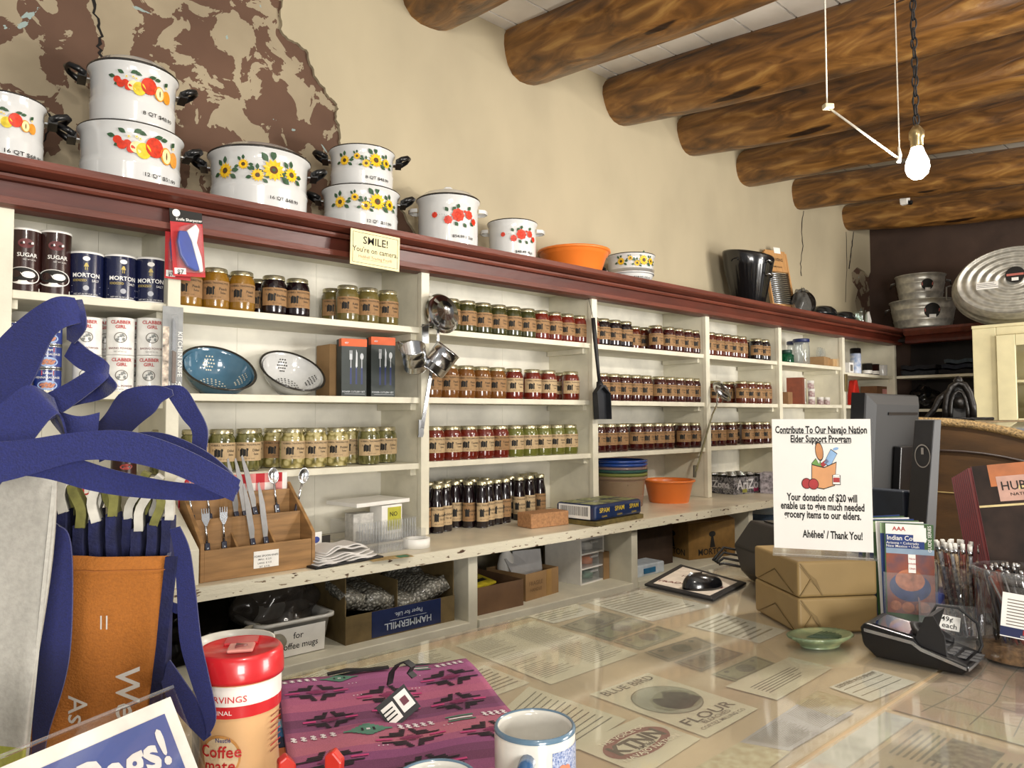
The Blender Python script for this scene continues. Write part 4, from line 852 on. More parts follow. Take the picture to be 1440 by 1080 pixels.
# colanders
def colander(label, px, py, y, rpx, col, inner, holes, name='colander', ax=(.30, .75), depth=.36):
    c0 = P(px, py, 'y', y); d = (c0-CAM).dot(AXF); R = rpx*d/FPX; toC = (CAM-c0).normalized()
    rt = AXR; up = Vector((0, 0, 1)); A = (toC*.46+rt*ax[0]*.8+up*ax[1]).normalized()
    t = thing(name, label, 'colander', M=frame(c0, rt-A*A.dot(rt), 0, A)); m = MB(); dp = R*depth*2
    pr = [(R*1.0, 0), (R*.93, -dp*.1), (R*.86, -dp*.35), (R*.72, -dp*.68), (R*.5, -dp*.93), (R*.3, -dp), (0, -dp)]
    m.lathe(pr, 48, 0); m.lathe([(r-.0035, z+.002) for r, z in pr[1:]][:-1]+[(0, -dp+.003)], 48, 0)
    m.build('bowl', col, t); MB().lathe([(R*1.0-.005, .0), (R*1.0, .004), (R*1.0+.004, .0), (R*1.0, -.004), (R*1.0-.005, 0)], 48).build('rim', potrim, t)
    MB().lathe([(R*.34, -dp-.012), (R*.36, -dp-.012), (R*.34, -dp), (R*.32, -dp)], 32).build('foot_ring', col, t)
    h = MB()
    def hole(ang, s_, r=.0028):
        # position on inner profile by fraction s_
        L_ = [( (pr[i][0], pr[i][1])) for i in range(len(pr))]; f_ = s_*(len(L_)-1); i = min(int(f_), len(L_)-2); k = f_-i
        rr = L_[i][0]*(1-k)+L_[i+1][0]*k-.0045; zz = L_[i][1]*(1-k)+L_[i+1][1]*k+.0035; dr = L_[i+1][0]-L_[i][0]; dz = L_[i+1][1]-L_[i][1]
        n_ = Vector((dz, 0, -dr)).normalized(); n_ = Vector((n_.x, 0, n_.z)); 
        if n_.z < 0: n_ = -n_
        Rz = Matrix.Rotation(ang, 4, 'Z'); o = Rz @ Vector((rr, 0, zz)); nn = Rz @ n_; v, f = disc(r, 8); h.flat(v, f, frame(o+nn*.0006, Rz @ Vector((0, 1, 0)), 0, nn))
    for rk, nn_ in ((.99, 1), (.93, 6), (.87, 11), (.81, 16), (.75, 20)):
        for k in range(nn_): hole(2*math.pi*k/nn_+rk, rk if rk < .98 else .97)
    for s_ in range(4):
        a0_ = s_*math.pi/2+.6
        for i in range(5):
            for j in range(5-abs(i-2)): hole(a0_+(j-2+abs(i-2)/2)*.10, .32+.06*i)
    h.build('drain_holes', holes, t)
colander('blue enamel colander tilted on the second shelf', 308, 517, 2.385, 51, mat('blue_enamel', '4a7088', .15, coat=.7, var=.05), None, mat('light_hole', 'd8d4c0', .7))
colander('white enamel colander with dark rim, right of the blue one', 412, 521, 2.39, 46, enamel, None, mat('dark_hole', '35332e', .8), ax=(.40, .80), depth=.32)
# boxes
def pbox(name, label, cat, p, size, rz, mats, group=None, bev=.001):
    t = thing(name, label, cat, p, rz, group); MB().box(-size[0]/2, -size[1]/2, 0, size[0]/2, size[1]/2, size[2]).build('box_body', mats, t, bev=bev); return t
slate = mat('slate_carton', '2c3432', .5, var=.06)
for i, (pa, pb) in enumerate(((483, 520), (522, 563))):
    X = P((pa+pb)/2, 500, 'y', 2.30).x; d = (Vector((X, 2.3, ZB))-CAM).dot(AXF); Wd = .092; Hd = (82, 85)[i]*d/FPX
    t = pbox('cutlery_box', ('left', 'right')[i]+' dark cutlery box with orange band and fork, knife and spoon', 'box', (X+.0, 2.335, ZB), (Wd, .055, Hd), faceCam(X, 2.3)*.35, slate, 'dark cutlery boxes')
    T = Matrix.Translation((0, -.0278, 0)) @ FRONT
    MB().box(-Wd/2-.0004, -.0279, Hd*.87, Wd/2+.0004, .0, Hd+.0004).build('orange_band', mat('orange_band', 'd2581c', .5), t)
    g = MB()
    def util(x, k):
        g.add(*[[(x-.0035, .045, 0), (x+.0035, .045, 0), (x+.003, Hd*.52, 0), (x-.003, Hd*.52, 0)], [(0, 1, 2, 3)]], 1, False, T)
        if k == 'knife': v, f = [(x-.003, Hd*.52), (x+.004, Hd*.52), (x+.004, Hd*.75), (x-.001, Hd*.82)], [(0, 1, 2, 3)]
        elif k == 'spoon': v, f = disc(.0065, 12, x, Hd*.70, .012)
        else: v, f = rect(x-.005, Hd*.64, x+.005, Hd*.74)
        g.flat(v, f, T, 0, .0004)
        if k == 'fork':
            for q_ in (-.0042, -.0014, .0014, .0042): v, f = rect(x+q_-.0007, Hd*.72, x+q_+.0007, Hd*.80); g.flat(v, f, T, 0, .0004)
        v, f = rect(x-.0014, Hd*.5, x+.0014, Hd*.66); g.flat(v, f, T, 0, .0003)
    for x, k in ((-.012, 'fork'), (.008, 'knife'), (.028, 'spoon')): util(x, k)
    g.text('POWER CUTLERY SET', .0085, T @ tr(-.002, .018, .0004), 0, .003); g.box(-.035, -.0282, .010, .04, -.0279, .011); g.text('etr', .012, T @ tr(-.028, Hd*.93, .0008), 0, .01)
    g.build('printed_picture', [mat('printed_silver', 'c8ccd0', .4), mat('printed_navy', '2a3566', .4)], t)
pbox('cardboard_box', 'plain brown box behind the dark cutlery boxes', 'box', (P(472, 500, 'y', 2.43).x, 2.44, ZB), (.09, .10, .19), 0, card)
# ledge goods: white basket, napkins, wooden cutlery stand, bin
# ================================================================ LEDGE GOODS
pine = mat('warm_pine_wood', '9a7448', .55, var=.16, scale=7, stretch=(1, 1, 9), bump=.05)
# slanted painted bin at the left end of the ledge
t = thing('slanted_bin', 'cream painted slant fronted bin left of the wooden cutlery stand', 'bin', (.35, 2.2, ZL))
prof = [(1.975, 0), (1.975, .092), (2.232, .232), (2.232, 0)]
for x in (.655, -.30):
    m = MB(); m.prism([(y-2.2, z) for y, z in prof], .03, 0, Matrix(((0, 0, 1, x-.35), (1, 0, 0, 0), (0, 1, 0, 0), (0, 0, 0, 1)))); m.build('side_panel', cream, t, bev=.002)
MB().box(-.62, -.225, 0, .304, -.205, .085).build('front_panel', cream, t, bev=.002)
MB().box(-.62, -.204, 0, .304, .03, .01).build('bottom_panel', cream, t)
# wooden cutlery stand with three tiers
A0 = P(282, 821, 'z', ZL); B0 = P(444, 797, 'z', ZL)
W_ = (B0-A0).length; ang = math.atan2(B0.y-A0.y, B0.x-A0.x)
t = thing('cutlery_stand', 'stepped pine stand holding loose cutlery on the ledge', 'stand', (A0.x, A0.y+.004, ZL), ang)
D_ = .17
side = [(0, 0), (0, .10), (.018, .115), (D_, .235), (D_, 0)]
for x in (0, W_-.010):
    m = MB(); m.prism(side, .010, 0, Matrix(((0, 0, 1, x), (1, 0, 0, 0), (0, 1, 0, 0), (0, 0, 0, 1)))); m.build('side_panel', pine, t, bev=.001)
MB().box(.0105, .002, .0, W_-.0105, .012, .082).build('front_board', pine, t, bev=.001)
MB().box(.0105, .075, .01, W_-.0105, .085, .155).build('middle_board', pine, t, bev=.001)
MB().box(.0105, .150, .01, W_-.0105, .160, .215).build('back_board', pine, t, bev=.001)
MB().box(.0105, .0125, 0, W_-.0105, D_-.011, .009).build('bottom_board', pine, t)
for x in (.33, .66):
    for y0_, y1_, h_ in ((.0125, .0745, .082), (.0855, .1495, .15)):
        m = MB(); m.prism([(y0_, .01), (y0_, h_-.02), (y1_, h_+.03), (y1_, .01)], .006, 0, Matrix(((0, 0, 1, W_*x), (1, 0, 0, 0), (0, 1, 0, 0), (0, 0, 0, 1)))); m.build('divider', pine, t)
m = MB().box(W_*.44, .0005, .018, W_*.66, .0015, .064); o = m.build('price_card', white, t)
m = MB(); T = Matrix.Translation((W_*.55, .0004, .05)) @ FRONT
m.text('FORK SPOON KNIFE', .0075, T, 0, .004)
for k, s_ in enumerate(('SMALL  $ 2.25', 'LARGE  $ 3.25', 'SET  $ 9.95')): m.text(s_, .0065, Matrix.Translation((W_*.535, .0004, .041-k*.010)) @ FRONT, 0, .002)
m.build('card_writing', ink, o)
TC = tr(A0.x, A0.y+.004, ZL, ang)
hnd = mat('dark_blue_handle', '10152e', .3, coat=.4)
def cutlery(kind, u, y, z, lean, lean2, label, L=.168, group='loose cutlery in the pine stand'):
    # placed by its handle's foot, leaning back
    T = TC @ Matrix.Translation((u*W_, y, z)) @ Matrix.Rotation(lean2, 4, 'Y') @ Matrix.Rotation(-lean, 4, 'X')
    t = thing(kind, label, kind.replace('dinner_', '').replace('steak_', '').replace('table_', ''), group=group, M=T); hl = .076
    m = MB(); m.prism([(-.0075, 0), (.0075, 0), (.009, .02), (.007, hl*.6), (.0065, hl), (-.0065, hl), (-.007, hl*.6), (-.009, .02)], .011, 0, FRONT, -.0055); m.build('handle', hnd, t, bev=.002)
    m = MB()
    for zz in (.015, .062): v, f = disc(.0022, 8); m.flat(v, f, Matrix.Translation((0, -.0056, zz)) @ FRONT, 0, .0003)
    m.build('rivet', steel, t)
    MB().prism([(-.0075, -.001), (.0075, -.001), (.0075, .004), (-.0075, .004)], .0115, 0, FRONT, -.0057).build('orange_end', orangep, t)
    m = MB()
    if kind == 'steak_knife': m.prism([(-.006, hl), (.006, hl), (.010, hl+.02), (.010, L*.85), (.002, L+.03), (-.003, L+.025), (-.006, L*.7)], .0022, 0, FRONT, -.001); n_ = 'blade'
    elif kind == 'dinner_fork':
        m.tube([(0, 0, hl), (0, .001, hl+.03), (0, .003, hl+.05)], [.0035, .003, .0035], 8); m.prism([(-.003, hl+.045), (.003, hl+.045), (.0105, hl+.062), (.0105, hl+.078), (-.0105, hl+.078), (-.0105, hl+.062)], .0022, 0, FRONT, -.001)
        for x in (-.0092, -.0031, .0031, .0092): m.prism([(x-.0014, hl+.076), (x+.0014, hl+.076), (x+.0009, L), (x-.0009, L)], .002, 0, FRONT, -.001)
        n_ = 'tines'
    else:
        m.tube([(0, 0, hl), (0, .002, hl+.03), (0, 0, hl+.06)], [.0035, .003, .0035], 8)
        vs = []; nn = 16
        m.lathe([(0, -.008), (.008, -.0068), (.0145, -.002), (.0165, .001), (.0150, .001), (.008, -.004), (0, -.0055)], 22, T=Matrix.Translation((0, 0, hl+.085)) @ Matrix.Rotation(R_(90), 4, 'X'), sy=1.5); n_ = 'bowl'
    m.build(n_, steel if n_ != 'blade' else mat('blade_steel', '8c8a88', .35, .9), t)
cutlery('dinner_fork', .09, .022, .022, .14, -.02, 'left fork in the front row of the pine stand')
cutlery('dinner_fork', .22, .022, .022, .14, .02, 'right fork in the front row of the pine stand')
cutlery('steak_knife', .49, .022, .022, .10, -.13, 'left knife in the front row of the pine stand', .20)
cutlery('steak_knife', .60, .022, .022, .10, -.10, 'right knife in the front row of the pine stand', .20)
cutlery('dinner_fork', .06, .10, .09, .14, -.08, 'left fork in the back row, below the blue straps')
cutlery('dinner_fork', .20, .10, .09, .14, -.06, 'right fork in the back row, below the blue straps')
cutlery('steak_knife', .44, .10, .09, .12, -.12, 'left knife in the back row, beside the blue strap tip', .20)
cutlery('steak_knife', .52, .10, .09, .12, -.14, 'middle knife in the back row of the pine stand', .20)
cutlery('steak_knife', .62, .10, .10, .12, -.20, 'tall knife pointing up left of the upright spoon', .20)
cutlery('table_spoon', .80, .10, .10, .14, -.06, 'upright spoon in front of the checked cloth')
cutlery('table_spoon', .93, .10, .10, .10, .26, 'spoon tilted to the right at the end of the stand', .165)
# gingham panel behind the stand
q0 = P(402, 676, 'y', 2.20)
ging = MB(); pink = mat('gingham_pink', 'd98a86', .8, var=.04); gred = mat('gingham_red', 'b5242e', .8, var=.05)
t = thing('gingham_board', 'red and white checked cloth board behind the pine stand', 'cloth', (.70, 2.192, ZL))
MB().box(0, 0, .12, q0.x-.70, .006, .262).build('cloth_board', mat('gingham_white', 'e9e2dc', .85, var=.03), t)
nx = int((q0.x-.70)/.028)
for i in range(nx+1):
    for j in range(5):
        x = i*.028; z = .122+j*.028
        if x+.028 > q0.x-.70: continue
        if i % 2 == 0 or j % 2 == 0: ging.box(x, -.0006, z, min(x+.028, q0.x-.70), -.0002, z+.028, 1 if (i % 2 == 0 and j % 2 == 0) else 0)
g = ging.build('check_pattern', [pink, gred], t)
MB().box(.0, .006, 0, .02, .02, .12).box(.3, .006, 0, .32, .02, .12).build('support', pine, t)
# small tag cards
q = P(442, 765, 'z', ZL+.0)
t = thing('tag_card', 'small white card with blue and orange print beside the pine stand', 'card', (P(442, 765, 'y', 2.12).x+.01, 2.13, ZL), .2)
MB().box(-.022, -.001, .0, .022, .001, .075).build('card', white, t); m = MB(); v, f = disc(.014, 16, 0, .052, .010); m.flat(v, f, FRONT, 0, .0014); v, f = rect(-.016, .012, .016, .030); m.flat(v, f, FRONT, 1, .0014); m.build('print', [mat('badge_blue', '3c4f9c', .5), mat('badge_orange', 'c87a5a', .6)], t)
MB().box(.024, .004, 0, .060, .006, .060).build('card', mat('dark_card', '2c2622', .6), t)
# folded napkins
q = P(487, 790, 'z', ZL)
t = thing('paper_napkins', 'pile of folded white paper napkins on a black tray', 'napkins', (q.x-.01, q.y+.03, ZL), .1)
MB().box(-.12, -.065, 0, .12, .065, .006).build('tray', blackm, t, bev=.002)
for k in range(6):
    m = MB(); n = 14; w2 = .105-.006*k; d2 = .055-.003*k; z0 = .0065+.0065*k; vs = []
    pts = [(-w2+2*w2*i/n, 0, z0+.004*math.sin(i*.8+k)+(.012*math.sin(math.pi*i/n) if k > 3 else 0)) for i in range(n+1)]
    m.ribbon(pts, [(.012*math.sin(k+i*.3), d2*2, 0) for i in range(n+1)], .004); m.build('napkin', mat('napkin_white', 'd9d5d0', .9, var=.04), t)
# clear basket with packets
a = P(500, 748, 'z', ZL); X = P(530, 700, 'y', 2.28).x
t = thing('clear_basket', 'clear ribbed plastic basket with packets under a flat white box', 'basket', (X, 2.30, ZL), .06)
bw, bd, bh = .125, .085, .075
m = MB().box(-bw, -bd, 0, bw, bd, .003).box(-bw, -bd, .003, bw, -bd+.003, bh).box(-bw, bd-.003, .003, bw, bd, bh).box(-bw, -bd+.003, .003, -bw+.003, bd-.003, bh).box(bw-.003, -bd+.003, .003, bw, bd-.003, bh)
m.build('basket_body', plasticc, t); m = MB()
for k in range(22): x = -bw+.008+k*.0111; m.box(x, -bd-.0015, .006, x+.003, -bd, bh-.004)
m.build('rib', clear('rib_plastic', gl=2, rough=.15, op=.35, opcol='d8dde0'), t)
t2 = thing('flat_box', 'flat white cardboard lid lying on top of the clear basket', 'box', (X-.01, 2.32, ZL+.125), .15); MB().box(-.12, -.085, 0, .12, .085, .014).build('lid_board', white, t2, bev=.002)
t3 = thing('seed_packet', 'white packet with yellow print inside the clear basket', 'packet', (X+.035, 2.27, ZL+.004), .1); MB().box(-.045, -.03, 0, .045, .04, .118).build('packet', white, t3, bev=.002)
m = MB(); v, f = rect(-.02, .03, .04, .11); m.flat(v, f, Matrix.Translation((0, -.0302, 0)) @ FRONT, 0, .0002); m.text('NO', .022, Matrix.Translation((.006, -.0306, .085)) @ FRONT, 1, .01); m.build('print', [mat('lime_print', 'b6b23c', .6), ink], t3)
t4 = thing('paper_packet', 'pale packet at the left inside the clear basket', 'packet', (X-.065, 2.29, ZL+.004)); MB().box(-.04, -.03, 0, .04, .03, .095).build('packet', mat('pale_packet', 'c8c6c0', .7, var=.15, scale=50), t4, bev=.002)
X = P(553, 700, 'y', 2.12).x
t5 = thing('acrylic_tray', 'shallow clear acrylic tray on the ledge front', 'tray', (X-.02, 2.10, ZL), .12)
m = MB().box(-.10, -.06, 0, .10, .06, .003).box(-.10, -.06, .003, .10, -.057, .06).box(-.10, .057, .003, .10, .06, .06).box(.097, -.057, .003, .10, .057, .06).box(-.1, -.057, .003, -.097, .057, .06); m.build('tray_body', plasticc, t5)
t6 = thing('tape_roll', 'roll of white tape lying on the ledge by the shelf post', 'tape', (P(595, 770, 'z', ZL).x-.01, P(595, 768, 'z', ZL).y, ZL)); MB().lathe([(.036, 0), (.044, 0), (.044, .03), (.036, .03), (.030, .03), (.030, 0), (.036, 0)], 32).build('tape_body', white, t6)
t7 = thing('sticker_sheet', 'thin sheet with small green and orange print on the ledge', 'sheet', (P(545, 785, 'z', ZL).x, P(545, 786, 'z', ZL).y+.01, ZL), -.1)
MB().box(-.06, -.025, 0, .08, .025, .0008).build('sheet', mat('tan_sheet', 'b79a62', .6, var=.3, scale=60), t7)
m = MB(); v, f = rect(.03, -.02, .07, .015); m.flat(v, f, I4, 0, .0011); m.build('print', mat('green_print', '3c7a5a', .6), t7)
# wood block
a, b_ = P(741, 744, 'z', ZL), P(803, 738, 'z', ZL)
t = thing('wood_block', 'plain brown wooden block on the ledge in front of the bottles', 'block', ((a.x+b_.x)/2+.01, (a.y+b_.y)/2+.045, ZL), math.atan2(b_.y-a.y, b_.x-a.x)*.5)
MB().box(-.095, -.045, 0, .095, .045, .056).build('block', mat('cork_brown_wood', 'a77a52', .7, var=.14, scale=120), t, bev=.003)
# canned meat tray
c0_ = P(838, 741, 'z', ZL); c1_ = P(902, 729, 'z', ZL); c2_ = P(788, 731, 'z', ZL); an_ = math.atan2(c1_.y-c0_.y, c1_.x-c0_.x)
cen_ = c0_+Vector((math.cos(an_), math.sin(an_), 0))*.17+Vector((-math.sin(an_), math.cos(an_), 0))*.105
t = thing('meat_tin_tray', 'shrink wrapped tray of blue and yellow tins at the ledge front', 'tray', (cen_.x, cen_.y, ZL), an_)
tinb = mat('tin_navy', '1b2e56', .3, coat=.5); tiny = mat('tin_yellow', 'd9bb2e', .5)
MB().box(-.17, -.105, 0, .17, .105, .018).build('cardboard_tray', mat('olive_card', '6a5c30', .6, var=.2, scale=40), t, bev=.002)
o = MB().box(-.165, -.10, .019, .165, .10, .082).build('wrapped_tins', tinb, t, bev=.012, seg=3)
m = MB()
for k in range(3):
    T = Matrix.Translation((-.105+.105*k, -.1003, .058)) @ FRONT; m.text('SPAM', .026, T, 0, .012, sx=1.1); m.text('CLASSIC', .010, Matrix.Translation((-.105+.105*k, -.1003, .034)) @ FRONT, 0, .002)
for k in range(3):
    for j in range(2): v, f = rect(-.045, -.04, .045, .04); m.flat(v, f, tr(-.11+.11*k, -.05+.1*j, .0822), 1, .0004)
m.build('tin_print', [tiny, mat('tin_top_print', '8f9362', .4, var=.4, scale=70)], t)
m = MB(); v, f = rect(-.085, .024, .075, .078); m.flat(v, f, Matrix.Translation((-.1655, 0, 0)) @ Matrix.Rotation(R_(-90), 4, 'Z') @ FRONT, 0, .0003)
m2 = MB(); x = -.075
while x < .06:
    w_ = random.uniform(.001, .004); v, f = rect(x, .036, x+w_, .072); m2.flat(v, f, Matrix.Translation((-.1655, 0, 0)) @ Matrix.Rotation(R_(-90), 4, 'Z') @ FRONT, 0, .0006); x += w_+random.uniform(.0015, .004)
m.build('barcode_label', white, t); m2.build('barcode_lines', ink, t)
# basins
def basin(name, label, px0, px1, y, z, H, m, group, taper=.82, squash=1, dy=0):
    X, R = fitc(px0, px1, y); R -= .006
    return tub(name, label, 'basin', X, y, z, R, H, m, group, taper, ribs=36 if 'orange' in label else 0, rimw=.008), R
bluep = mat('blue_plastic', '17408c', .22, coat=.4, var=.05); 
clr_b = clear('pinkish_clear_plastic', tint=(.95, .88, .85), gl=1.5, rough=.12, op=.45, opcol='b99a88'); 
zs = ZL
basin('plastic_basin', 'deep clear pinkish basin at the bottom of the basin stack', 836, 909, 2.33, ZL, .145, clr_b, 'stacked basins right of the tin tray', .86)
lime_ = clear('lime_clear_plastic', tint=(.9, .95, .6), gl=1.5, rough=.1, op=.55, opcol='9aa05a'); gr_ = clear('teal_clear_plastic', tint=(.6, .85, .8), gl=1.5, rough=.1, op=.6, opcol='3f6a62')
basin('plastic_basin', 'lime green basin second from the bottom of the stack', 836, 909, 2.33, ZL+.016, .145, lime_, 'stacked basins right of the tin tray', .84)
basin('plastic_basin', 'teal green basin in the middle of the stack', 836, 909, 2.33, ZL+.032, .145, gr_, 'stacked basins right of the tin tray', .82)
basin('plastic_basin', 'dull pink basin just under the blue ones in the stack', 836, 909, 2.33, ZL+.046, .145, clr_b, 'stacked basins right of the tin tray', .80)
basin('plastic_basin', 'lower blue basin near the top of the stack', 835, 909, 2.33, ZL+.064, .143, bluep, 'stacked basins right of the tin tray', .78)
basin('plastic_basin', 'topmost blue basin of the stack', 835, 909, 2.33, ZL+.080, .143, bluep, 'stacked basins right of the tin tray', .76)
basin('plastic_basin', 'orange basin on the ledge, right of the basin stack', 903, 976, 2.27, ZL, .112, orangep, None, .80)
# beverage tray
a = P(1032, 696, 'z', ZL); b1 = P(1083, 691, 'z', ZL); c1 = P(992, 692, 'z', ZL)
t = thing('beverage_tray', 'grey printed tray of cans on the ledge at the far right', 'tray', (a.x, a.y, ZL), math.atan2(b1.y-a.y, b1.x-a.x))
L1 = (b1-a).length*.97; L2 = .27; printm = ramp_mat('busy_grey_print', [(0, '1c1a1e'), (.42, '4c4a50'), (.50, '8a888c'), (.58, '5d5a52'), (.66, 'b8b6b8')], 38, .5, bump=0, distortion=1.5)
m = MB().box(0, 0, 0, L1, .003, .092).box(0, L2-.003, 0, L1, L2, .092).box(0, .003, 0, .003, L2-.003, .092).box(L1-.003, .003, 0, L1, L2-.003, .092).box(.003, .003, 0, L1-.003, L2-.003, .003); m.build('tray_body', printm, t)
m = MB(); m.text('AriZona', .075, Matrix.Translation((L1*.5, -.0005, .05)) @ FRONT, 0, .02); m.text('AriZona', .055, Matrix.Translation((-.0005, L2*.45, .05)) @ Matrix.Rotation(R_(-90), 4, 'Z') @ FRONT, 0, .02); m.build('lettering', mat('white_print', 'cfcdd0', .5), t)
m = MB(); v, f = rect(-.02, -.01, .02, .01)
for k, (x, z) in enumerate(((.62, .02), (.3, .018), (.8, .022))): m.flat(v, f, Matrix.Translation((L1*x, -.0003, z)) @ FRONT, k % 2, .0002)
m.build('colour_print', [mat('magenta_print', '9a2a56', .5), mat('olive_print', '8a8a32', .5)], t)
cant = thing('drink_can', 'x', 'can', (0, -9, 0)); MB().lathe([(0, 0), (.026, 0), (.031, .006), (.031, .085), (.026, .098), (0, .098)], 20).build('can_body', mat('dark_can', '1c1a18', .3, .6), cant)
MB().lathe([(.026, .0965), (.027, .103), (.024, .103), (.023, .098), (0, .098)], 20).build('can_top', steel, cant)
first = True
for i in range(4):
    for j in range(3):
        p = Vector((.040+i*(L1-.08)/3*1.0, .042+j*.068, .004)); wp = tr(a.x, a.y, ZL, math.atan2(b1.y-a.y, b1.x-a.x)) @ p
        lb = '%s can from the left, %s row of the grey printed tray' % (ORD[i], ('front', 'middle', 'back')[j])
        if first: cant.location = wp; cant['label'] = lb; cant['group'] = 'cans in the grey printed tray'; first = False
        else: dup(cant, wp, 0, lb)
q = P(1089, 695, 'z', ZL); t = thing('printed_carton', 'small grey printed carton right of the grey beverage tray', 'carton', (q.x+.06, q.y+.06, ZL), .3); MB().box(-.06, -.04, 0, .06, .04, .115).build('carton', mat('pale_busy_print', 'a9a3ac', .6, var=.35, scale=60), t, bev=.002)
q = P(835, 700, 'y', 2.42); t = tumbler('salsa_jar', 'small jar with a red lid band behind the basin stack', 'jar', q.x-.0, 2.30, ZL, .022, .10, C['red'], None, goldlid)
t.location.x = 2.556
# ================================================================ BAY 6 / 7 SMALL GOODS
q = P(1106, 500, 'y', 2.31); tumbler('green_jar', 'squat green glass jar on the top shelf past the jelly jars', 'jar', q.x, 2.31, ZA, .045, .07, clear('green_glass', tint=(.25, .75, .55), gl=2, op=.35, opcol='1f5a44'), lid=mat('dark_green_lid', '1f3a30', .4), mouth=.03)
glj = clear('clear_jar_glass', tint=(.96, .97, .97), gl=1.8, op=.12, opcol='d8dcd8')
for i, (px, y) in enumerate(((1118, 2.42), (1127, 2.32))): X = P(px, 500, 'y', y).x; tumbler('cookie_jar', ('back', 'front')[i]+' clear glass jar with a blue lid', 'jar', X, y, ZA, .052, .155, glj, 'clear jars with blue lids', mat('navy_lid', '1c2858', .35, coat=.3))
X = P(1136, 500, 'y', 2.32).x
def cbox(lab, px, y, z, w_, d_, h_, m=card, rz=0, n='cardboard_box', cat='box', group=None):
    X = P(px, 500, 'y', y).x; return pbox(n, lab, cat, (X, y, z), (w_, d_, h_), rz, m, group)
t = cbox('open brown box of small jars on the top shelf', 1148, 2.36, ZA, .17, .14, .065, rz=.2)
for i in range(3): MB().lathe([(0, .02), (.018, .02), (.018, .11), (.013, .115), (.013, .13), (0, .13)], 14, T=tr(-.05+.05*i, -.03, 0)).build('small_jar', glj, t)
cbox('brown box at the end of the top shelf, left of the post', 1164, 2.34, ZA, .15, .12, .055, mat('pale_cardboard', 'b59468', .8), .1)
cbox('pale cube box on the top shelf, left of the last post', 1175, 2.30, ZA, .06, .06, .06, mat('cream_card_box', 'cdbb98', .8), .1)
ZA7 = 1.80
t = cbox('small white printed carton at the left of the last bay', 1190, 2.31, ZA7, .07, .07, .075, white, 0, 'printed_carton', 'carton')
m = MB(); v, f = rect(-.02, .015, .02, .06); m.flat(v, f, Matrix.Translation((0, -.0355, 0)) @ FRONT, 0, .0004); m.build('print', grayink, t)
X = P(1203, 500, 'y', 2.32).x; t = thing('flask', 'tall blue and white flask with black lid in the last bay', 'flask', (X, 2.32, ZA7)); MB().lathe([(0, 0), (.036, 0), (.037, .01), (.037, .15), (0, .15)], 26).build('flask_body', mat('blue_white_swirl', '8ea4c8', .3, col2='e4e6ea', scale=30), t); MB().lathe([(0, .15), (.037, .15), (.037, .185), (.03, .19), (0, .19)], 26).build('lid', black, t)
def mug(name, label, X, y, z, R, H, m, rz=0, group=None, rim=None, inner=None):
    t = thing(name, label, 'mug', (X, y, z), rz, group)
    MB().lathe([(0, 0), (R*.86, 0), (R*.92, .003), (R*.96, .012), (R, H*.5), (R, H-.003), (R-.0015, H), (R-.004, H-.002), (R-.0045, H*.5), (R-.006, .008), (0, .006)], 40).build('mug_body', m, t)
    return t
for px, mm, lab in ((1219, ink, 'small black and white tin in the last bay'), (1229, mat('black_red_tin', '2a1210', .4), 'small black and red tin in the last bay')):
    X = P(px, 500, 'y', 2.31).x; t = thing('small_tin', lab, 'tin', (X, 2.31, ZA7)); MB().lathe([(0, 0), (.034, 0), (.034, .08), (0, .08)], 24).build('tin_body', mm, t); MB().lathe([(.0345, .01), (.0345, .035)], 24).build('label_band', white, t); MB().lathe([(0, .08), (.035, .08), (.035, .086), (0, .086)], 24).build('lid', steeld, t)
X = P(1240, 500, 'y', 2.31).x; t = mug('white_mug', 'small white mug at the right end of the last bay', X, 2.31, ZA7, .037, .085, enamel); MB().tube([(.034, 0, .065), (.055, 0, .06), (.055, 0, .03), (.034, 0, .022)], .004, 8).build('handle', enamel, t)
t = cbox('brown and white kettle carton on the second shelf', 1119, 2.36, ZB, .17, .10, .175, mat('red_brown_carton', '7a3a1e', .5, var=.1), .35, 'kettle_carton', 'carton')
m = MB(); v, f = rect(.0, .005, .084, .17); m.flat(v, f, Matrix.Translation((0, -.0505, 0)) @ FRONT, 0, .0003); m.build('white_panel', white, t)
m = MB(); m.prism([(.030, .02), (.052, .02), (.048, .11), (.036, .11)], .0006, 0, Matrix.Translation((0, -.0512, 0)) @ FRONT); m.build('kettle_picture', ink, t)
cbox('small brown box in front of the kettle carton', 1104, 2.28, ZB, .09, .055, .075, mat('kraft_box', '8a6644', .8), .2)
k = 0
for px, zz, lab in ((1140, 0, 'bottom small white jar of the little stack on the second shelf'), (1140, .053, 'middle small white jar of the little stack on the second shelf'), (1139, .106, 'top small white jar of the little stack on the second shelf'), (1152, 0, 'small white jar just right of the little stack'), (1161, 0, 'rightmost small white jar on the second shelf')):
    X = P(px, 500, 'y', 2.30).x; t = thing('spice_jar', lab, 'jar', (X, 2.30, ZB+zz), 0, 'small white spice jars'); MB().lathe([(0, 0), (.021, 0), (.021, .036), (0, .036)], 20).build('jar_body', mat('white_print_jar', 'd8d2cc', .4, col2='8c4a58', scale=60), t); MB().lathe([(0, .036), (.022, .036), (.022, .052), (0, .052)], 20).build('lid', white, t)
t = cbox('blue electronic reader box on the third shelf behind the white sign', 1147, 2.30, ZC, .10, .05, .09, mat('bright_blue_carton', '2f62a8', .4), .2, 'blue_carton', 'carton')
cbox('pink packet on the third shelf just above the white sign', 1106, 2.30, ZC, .10, .06, .05, mat('pink_packet', 'b85a62', .6), 0, 'pink_packet', 'packet')
X = P(1131, 500, 'y', 2.34).x; tumbler('spice_bottle', 'small clear bottle with a steel lid on the third shelf', 'bottle', X, 2.34, ZC, .03, .09, glj, lid=steel)
